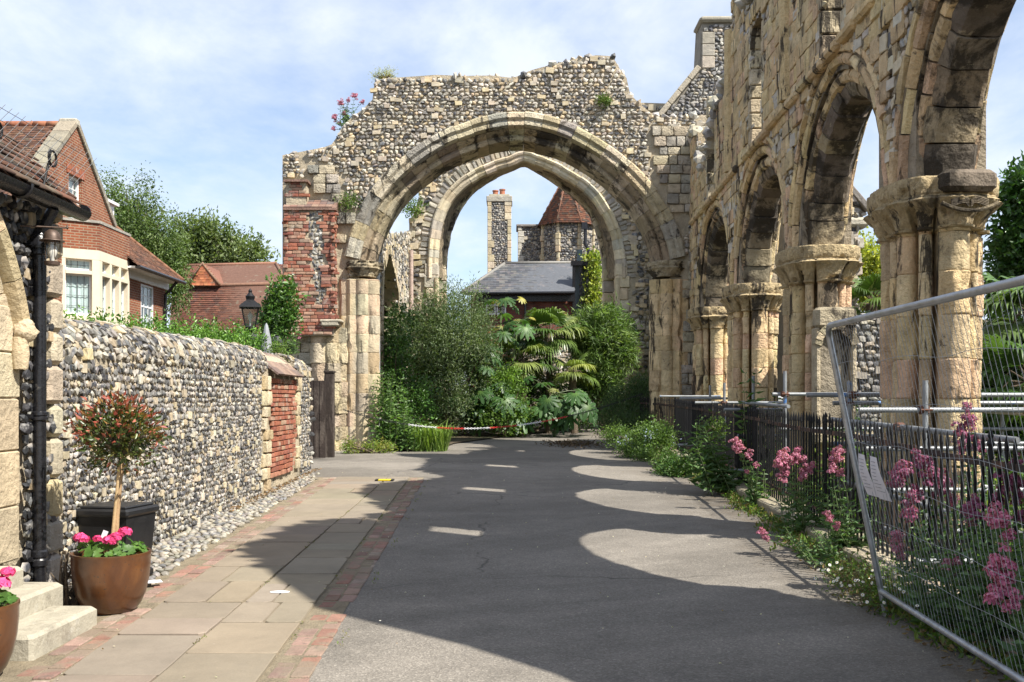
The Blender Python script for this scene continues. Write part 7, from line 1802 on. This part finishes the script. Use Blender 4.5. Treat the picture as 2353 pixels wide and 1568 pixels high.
tag(lf.build('leaf_litter', M_LEAF, None, fix=False), None, None, None, 'stuff')
lf = MB(); n = 900; d = 6 + 10.5 * rng.random(n); e = rng.integers(0, 3, n); X = np.where(e == 0, xr_(d) + .01, np.where(e == 1, xr_(d) + .33, xc_(d))) + .012 * rng.normal(size=n); ok = np.sin(d * 3.3) + np.sin(d * 7.1 + e) > .5; P = np.stack([X, d, gz(d) + .012], 1)[ok]
leaves(lf, P, rng.normal(size=(len(P), 3)) + (0, 0, 1.2), .022, .35, pal(len(P), [(.1, .14, .03), (.14, .15, .05), (.18, .15, .07)], None, .2)); tag(lf.build('joint_weeds', M_LEAF, None, fix=False), None, None, None, 'stuff')
# rank growth among the scaffold, between the railing and the piers
lf = MB(); n = 760; d = 5.5 + 17.5 * rng.random(n); X = np.interp(d, FEN[:-1, 1], FEN[:-1, 0]) + .25 + 4.5 * rng.random(n) ** 1.3; h = .1 + .75 * rng.random(n) ** 2
ok = np.array([min(abs(q - p) for p in PC) > .8 for q in d]) | (np.abs(X - ax(d)) > .7)
C = np.stack([X, d, gz(d) + h * .6], 1)[ok]; cc = pal(len(C), [(.06, .11, .03), (.085, .145, .04), (.13, .17, .04), (.045, .08, .025)], None, .3); k = 34
P = np.repeat(C, k, 0) + rng.normal(size=(len(C) * k, 3)) * np.array([.16, .16, .14]); P[:, 2] = np.maximum(P[:, 2], gz(P[:, 1]) + .02)
leaves(lf, P, rng.normal(size=(len(P), 3)) * .8 + np.array([0, 0, .35]), .085 * (.6 + .8 * rng.random(len(P))), .42, np.clip(np.repeat(cc, k, 0) * (1 + jit(len(P), 1, .25)), 0, 1))
tag(lf.build('undergrowth', M_LEAF, None, fix=False), None, None, None, 'stuff')
# ---------------------------------------------------------------- railing, scaffold, mesh panel, chain
FPTS = [(float(a), float(b)) for a, b in FEN]
fs = np.concatenate([[0], np.cumsum(np.linalg.norm(np.diff(FEN, axis=0), axis=1))])
def fpos(s):
    x, y = np.interp(s, fs, FEN[:, 0]), np.interp(s, fs, FEN[:, 1]); return np.array([x, y, gz(y) + .14])
rail = thing('iron_railing', 'old black iron spiked railing on a stone kerb, running along the right of the road', 'railing', fpos(8)); RL = fpos(8)
RH = 1.03; mb = MB()
P = np.array([fpos(s) + (0, 0, RH - .08 + .012 * sin(s * 1.3)) for s in np.arange(0, fs[-1], .5)]); n_ = len(P)
for i in range(n_ - 1):
    a, b = P[i], P[i + 1]; mb.box((a + b) / 2, (.014, np.linalg.norm(b - a) + .004, .045), (.5, .5, .5), math.atan2(b[1] - a[1], b[0] - a[0]) - pi / 2, None)
at(mb, RL).build('top_rail', M_IRON_RUST, rail)
mb = MB()
for i in range(n_ - 1):
    a, b = P[i] - (0, 0, RH - .22), P[i + 1] - (0, 0, RH - .22); mb.box((a + b) / 2, (.012, np.linalg.norm(b - a) + .004, .04), (.5, .5, .5), math.atan2(b[1] - a[1], b[0] - a[0]) - pi / 2)
at(mb, RL).build('bottom_rail', M_IRON_RUST, rail)
def bar(mb, s):
    b = fpos(s); q = jit(1, 2, .006)[0]; h = RH + random.uniform(.0, .04)
    mb.tube([b - (0, 0, .06), b + (q[0], q[1], h - .02), b + (q[0], q[1], h - .015), b + (q[0], q[1], h + .03), b + (q[0], q[1], h + .085)], [.0115, .0115, .015, .0135, .0015], 7)
S = np.arange(.9, fs[-1] - .05, .115); rest = MB()
for i, s in enumerate(S):
    if s > 2.2 and i < 113 and i >= 12:
        k = MB(); bar(k, s); at(k, RL).build('bar', M_IRON, rail)
    else: bar(rest, s)
o = at(rest, RL).build('bars', M_IRON, rail); o['kind'] = 'stuff'
for s in (3.2, 7.0, 10.6, 14.4, 18.8):
    k = MB(); b = fpos(s); k.tube([b - (0, 0, .06), b + (0, 0, RH + .02)], .017, 8); k.tube([b + (.0, 0, .75), b + (.42, .02, -.02)], .011, 6); k.lathe([(.02, 0), (.026, .02), (.012, .05), (.02, .07), (0, .12)], b + (0, 0, RH + .02), 10); at(k, RL).build('post', M_IRON, rail)
# scaffold tubes caged round the piers behind the railing
sc = thing('scaffold', 'low scaffold of grey and blue-flecked tubes clamped around the arcade piers', 'scaffold', (4.2, 10, gz(10))); SCL = (4.2, 10, gz(10))
def tb(a, b, r=.0242):
    m = MB(); a, b = np.array(a, float), np.array(b, float); d = (b - a); m.tube([a, a + d * .5, b], r, 12); 
    # open tube end
    at(m, SCL).build('tube', M_SCAF, sc, True)
def clamp(p):
    m = MB(); p = np.array(p, float); m.box(p, (.09, .08, .08), (.5, .5, .5), .3, None, .015); m.tube([p + (-.05, -.06, .0), p + (.05, -.06, .0)], .012, 6); at(m, SCL).build('clamp', M_CLAMP, sc)
xa = lambda d: float(ax(d))
for (d, z, x0, x1) in ((8.75, 1.36, 3.05, 8), (9.05, 1.0, 3.2, 8), (8.7, .66, 3.3, 8), (10.55, 1.47, 3.12, 8.4), (10.7, 1.38, 3.45, 8.4), (10.6, .95, 3.4, 8.4), (10.5, .5, 3.4, 8.4), (13.0, 1.45, 3.4, 8), (12.9, 1.0, 3.45, 8), (14.8, 1.2, 3.15, 7), (15.0, .8, 3.4, 7), (17.4, 1.25, 3.2, 6), (19.0, 1.3, 3.2, 6), (19.2, .4, 3.2, 5), (21.9, 1.3, 3.25, 4.6), (14.4, .33, 3.1, 5.5), (7.0, .34, 2.85, 4.5), (7.9, .42, 3.3, 8)):
    tb((x0, d, gz(d) + z), (x1, d + .05, gz(d) + z))
for (d, x, z) in ((8.72, 3.62, 1.62), (8.78, 4.55, 1.62), (10.62, 3.6, 1.62), (10.62, 4.75, 1.5), (12.95, 3.55, 1.75), (14.85, 3.6, 1.7), (13.0, 4.9, 1.6), (17.35, 3.7, 1.6), (19.1, 3.8, 1.55), (10.62, 6.6, 1.6), (13, 6.4, 1.5), (8.75, 6.6, 1.5)):
    tb((x, d, gz(d) - .05), (x, d, gz(d) + z))
for (x, z, y0, y1) in ((3.5, 1.2, 6.9, 10.9), (3.52, .55, 6.9, 10.9), (3.5, 1.3, 12.6, 15.2), (5.0, 1.3, 8.4, 13.2), (3.6, 1.1, 17, 19.4), (3.45, .25, 6.4, 9.2)):
    tb((x, y0, gz(y0) + z), (x, y1, gz(y1) + z))
for (x, d, z) in ((3.62, 8.75, 1.36), (3.62, 10.58, 1.47), (3.6, 10.66, 1.38), (3.55, 12.97, 1.45), (3.6, 14.83, 1.2), (4.55, 8.77, 1.36), (4.75, 10.6, 1.47), (3.5, 9.0, 1.2), (3.7, 17.37, 1.25)): clamp((x, d, gz(d) + z))
# mesh panel leaning towards the road
B0 = np.array([2.57, 6.84, gz(6.84)]); B1 = np.array([2.40, 3.3, gz(3.3) + .02]); up = nrm(np.array([-.42, -.02, 2.02])); al = nrm(B1 - B0); Lw = np.linalg.norm(B1 - B0)
mp_ = thing('mesh_panel', 'leaning galvanised site-fence panel of tube and wire mesh at the right', 'fence panel', B0); ML = B0
pp = lambda u, v: B0 + al * u + up * v
mb = MB(); r = .1; Hh = 2.03; zb = .17
arcp = [pp(r - r * cos(a), Hh - r + r * sin(a)) for a in np.linspace(0, pi / 2, 7)]
mb.tube([pp(0, 0), pp(0, 1.0)] + arcp + [pp(Lw * .5, Hh), pp(Lw, Hh)], .0205, 16); mb.tube([pp(0, zb), pp(Lw * .5, zb), pp(Lw, zb)], .0205, 16); mb.tube([pp(Lw, 0), pp(Lw, Hh)], .0205, 14)
at(mb, ML).build('frame', M_GALV, mp_, True)
mb = MB(); nw = int(Lw / .058)
for i in range(1, nw):
    u = i * Lw / nw; pts = [pp(u + .006 * sin(i * 1.7 + k), zb + (Hh - zb) * k / 6) + np.array([.012 * sin(k * 1.4 + u), 0, 0]) for k in range(7)]; mb.tube(pts, .0013, 5)
for k in range(1, 7):
    v = zb + (Hh - zb) * k / 7; mb.tube([pp(Lw * j / 24, v + .012 * sin(j * .9 + k * 2)) + np.array([.014 * sin(j * .7 + k), 0, 0]) for j in range(25)], .0013, 5)
at(mb, ML).build('wire_mesh', M_GALV_WIRE, mp_)
for u_, lab in ((.15, 'curled white notice sheet on the mesh panel, nearest its leaning post'), (.40, 'curled white notice sheet on the mesh panel, right of the other sheet')):
    mb = MB(); n = 9; v = []
    for i in range(n):
        t = i / (n - 1)
        for s in (0, 1):
            v.append(pp(u_ + s * .19 + .03 * t, 1.15 - .28 * t) + np.array([-.006 - .02 * sin(t * 3.0 + s), 0, 0]))
    mb.add(v, [(2 * i, 2 * i + 1, 2 * i + 3, 2 * i + 2) for i in range(n - 1)], (.72, .71, .76))
    for k in range(9):                               # printed lines too small to read
        t = .12 + k * .085; a = pp(u_ + .025 + .03 * t, 1.15 - .28 * t) + np.array([-.008 - .02 * sin(t * 3.0 + .1), 0, 0]); b = pp(u_ + .19 * random.uniform(.45, .85) + .03 * t, 1.15 - .28 * t) + np.array([-.008 - .02 * sin(t * 3.0 + .6), 0, 0]); mb.tube([a, b], .0013, 4, (.2, .2, .22))
    t = tag(mb.build('notice_sheet', M_PAPER2, None, fix=False), lab, 'notice', 'notices on the mesh panel')
# chain across the arch
a, b = W(792, 943, 22.4), W(1478, 905, 24.6); n = 190; t = np.linspace(0, 1, n); sag = .62
P = a + (b - a) * t[:, None]; P[:, 2] -= sag * 4 * t * (1 - t) * (1 - .25 * (t - .4)); P[:, 2] = np.maximum(P[:, 2], gz(P[:, 1]) + .3)
mb = MB(); L = np.linalg.norm(b - a); lk = L / n * 1.45
for i in range(n - 1):
    d = nrm(P[min(i + 1, n - 1)] - P[i]); s = nrm(np.cross(d, [0, 0, 1.])) if i % 2 else np.cross(nrm(np.cross(d, [0, 0, 1.])), d)
    col = (.012, .012, .013) if (t[i] < .2 or t[i] > .73) else ((.55, .03, .03) if int((t[i] - .2) / .088) % 2 else (.72, .72, .72))
    c = P[i]; ring = [c + d * (lk / 2) * cos(q) + s * .017 * sin(q) for q in np.linspace(0, 2 * pi, 11)]
    mb.tube(ring, .0062, 5, col, False)
tag(mb.build('barrier_chain', M_CHAIN, None), 'sagging red, white and black plastic chain hung across the arch', 'chain')
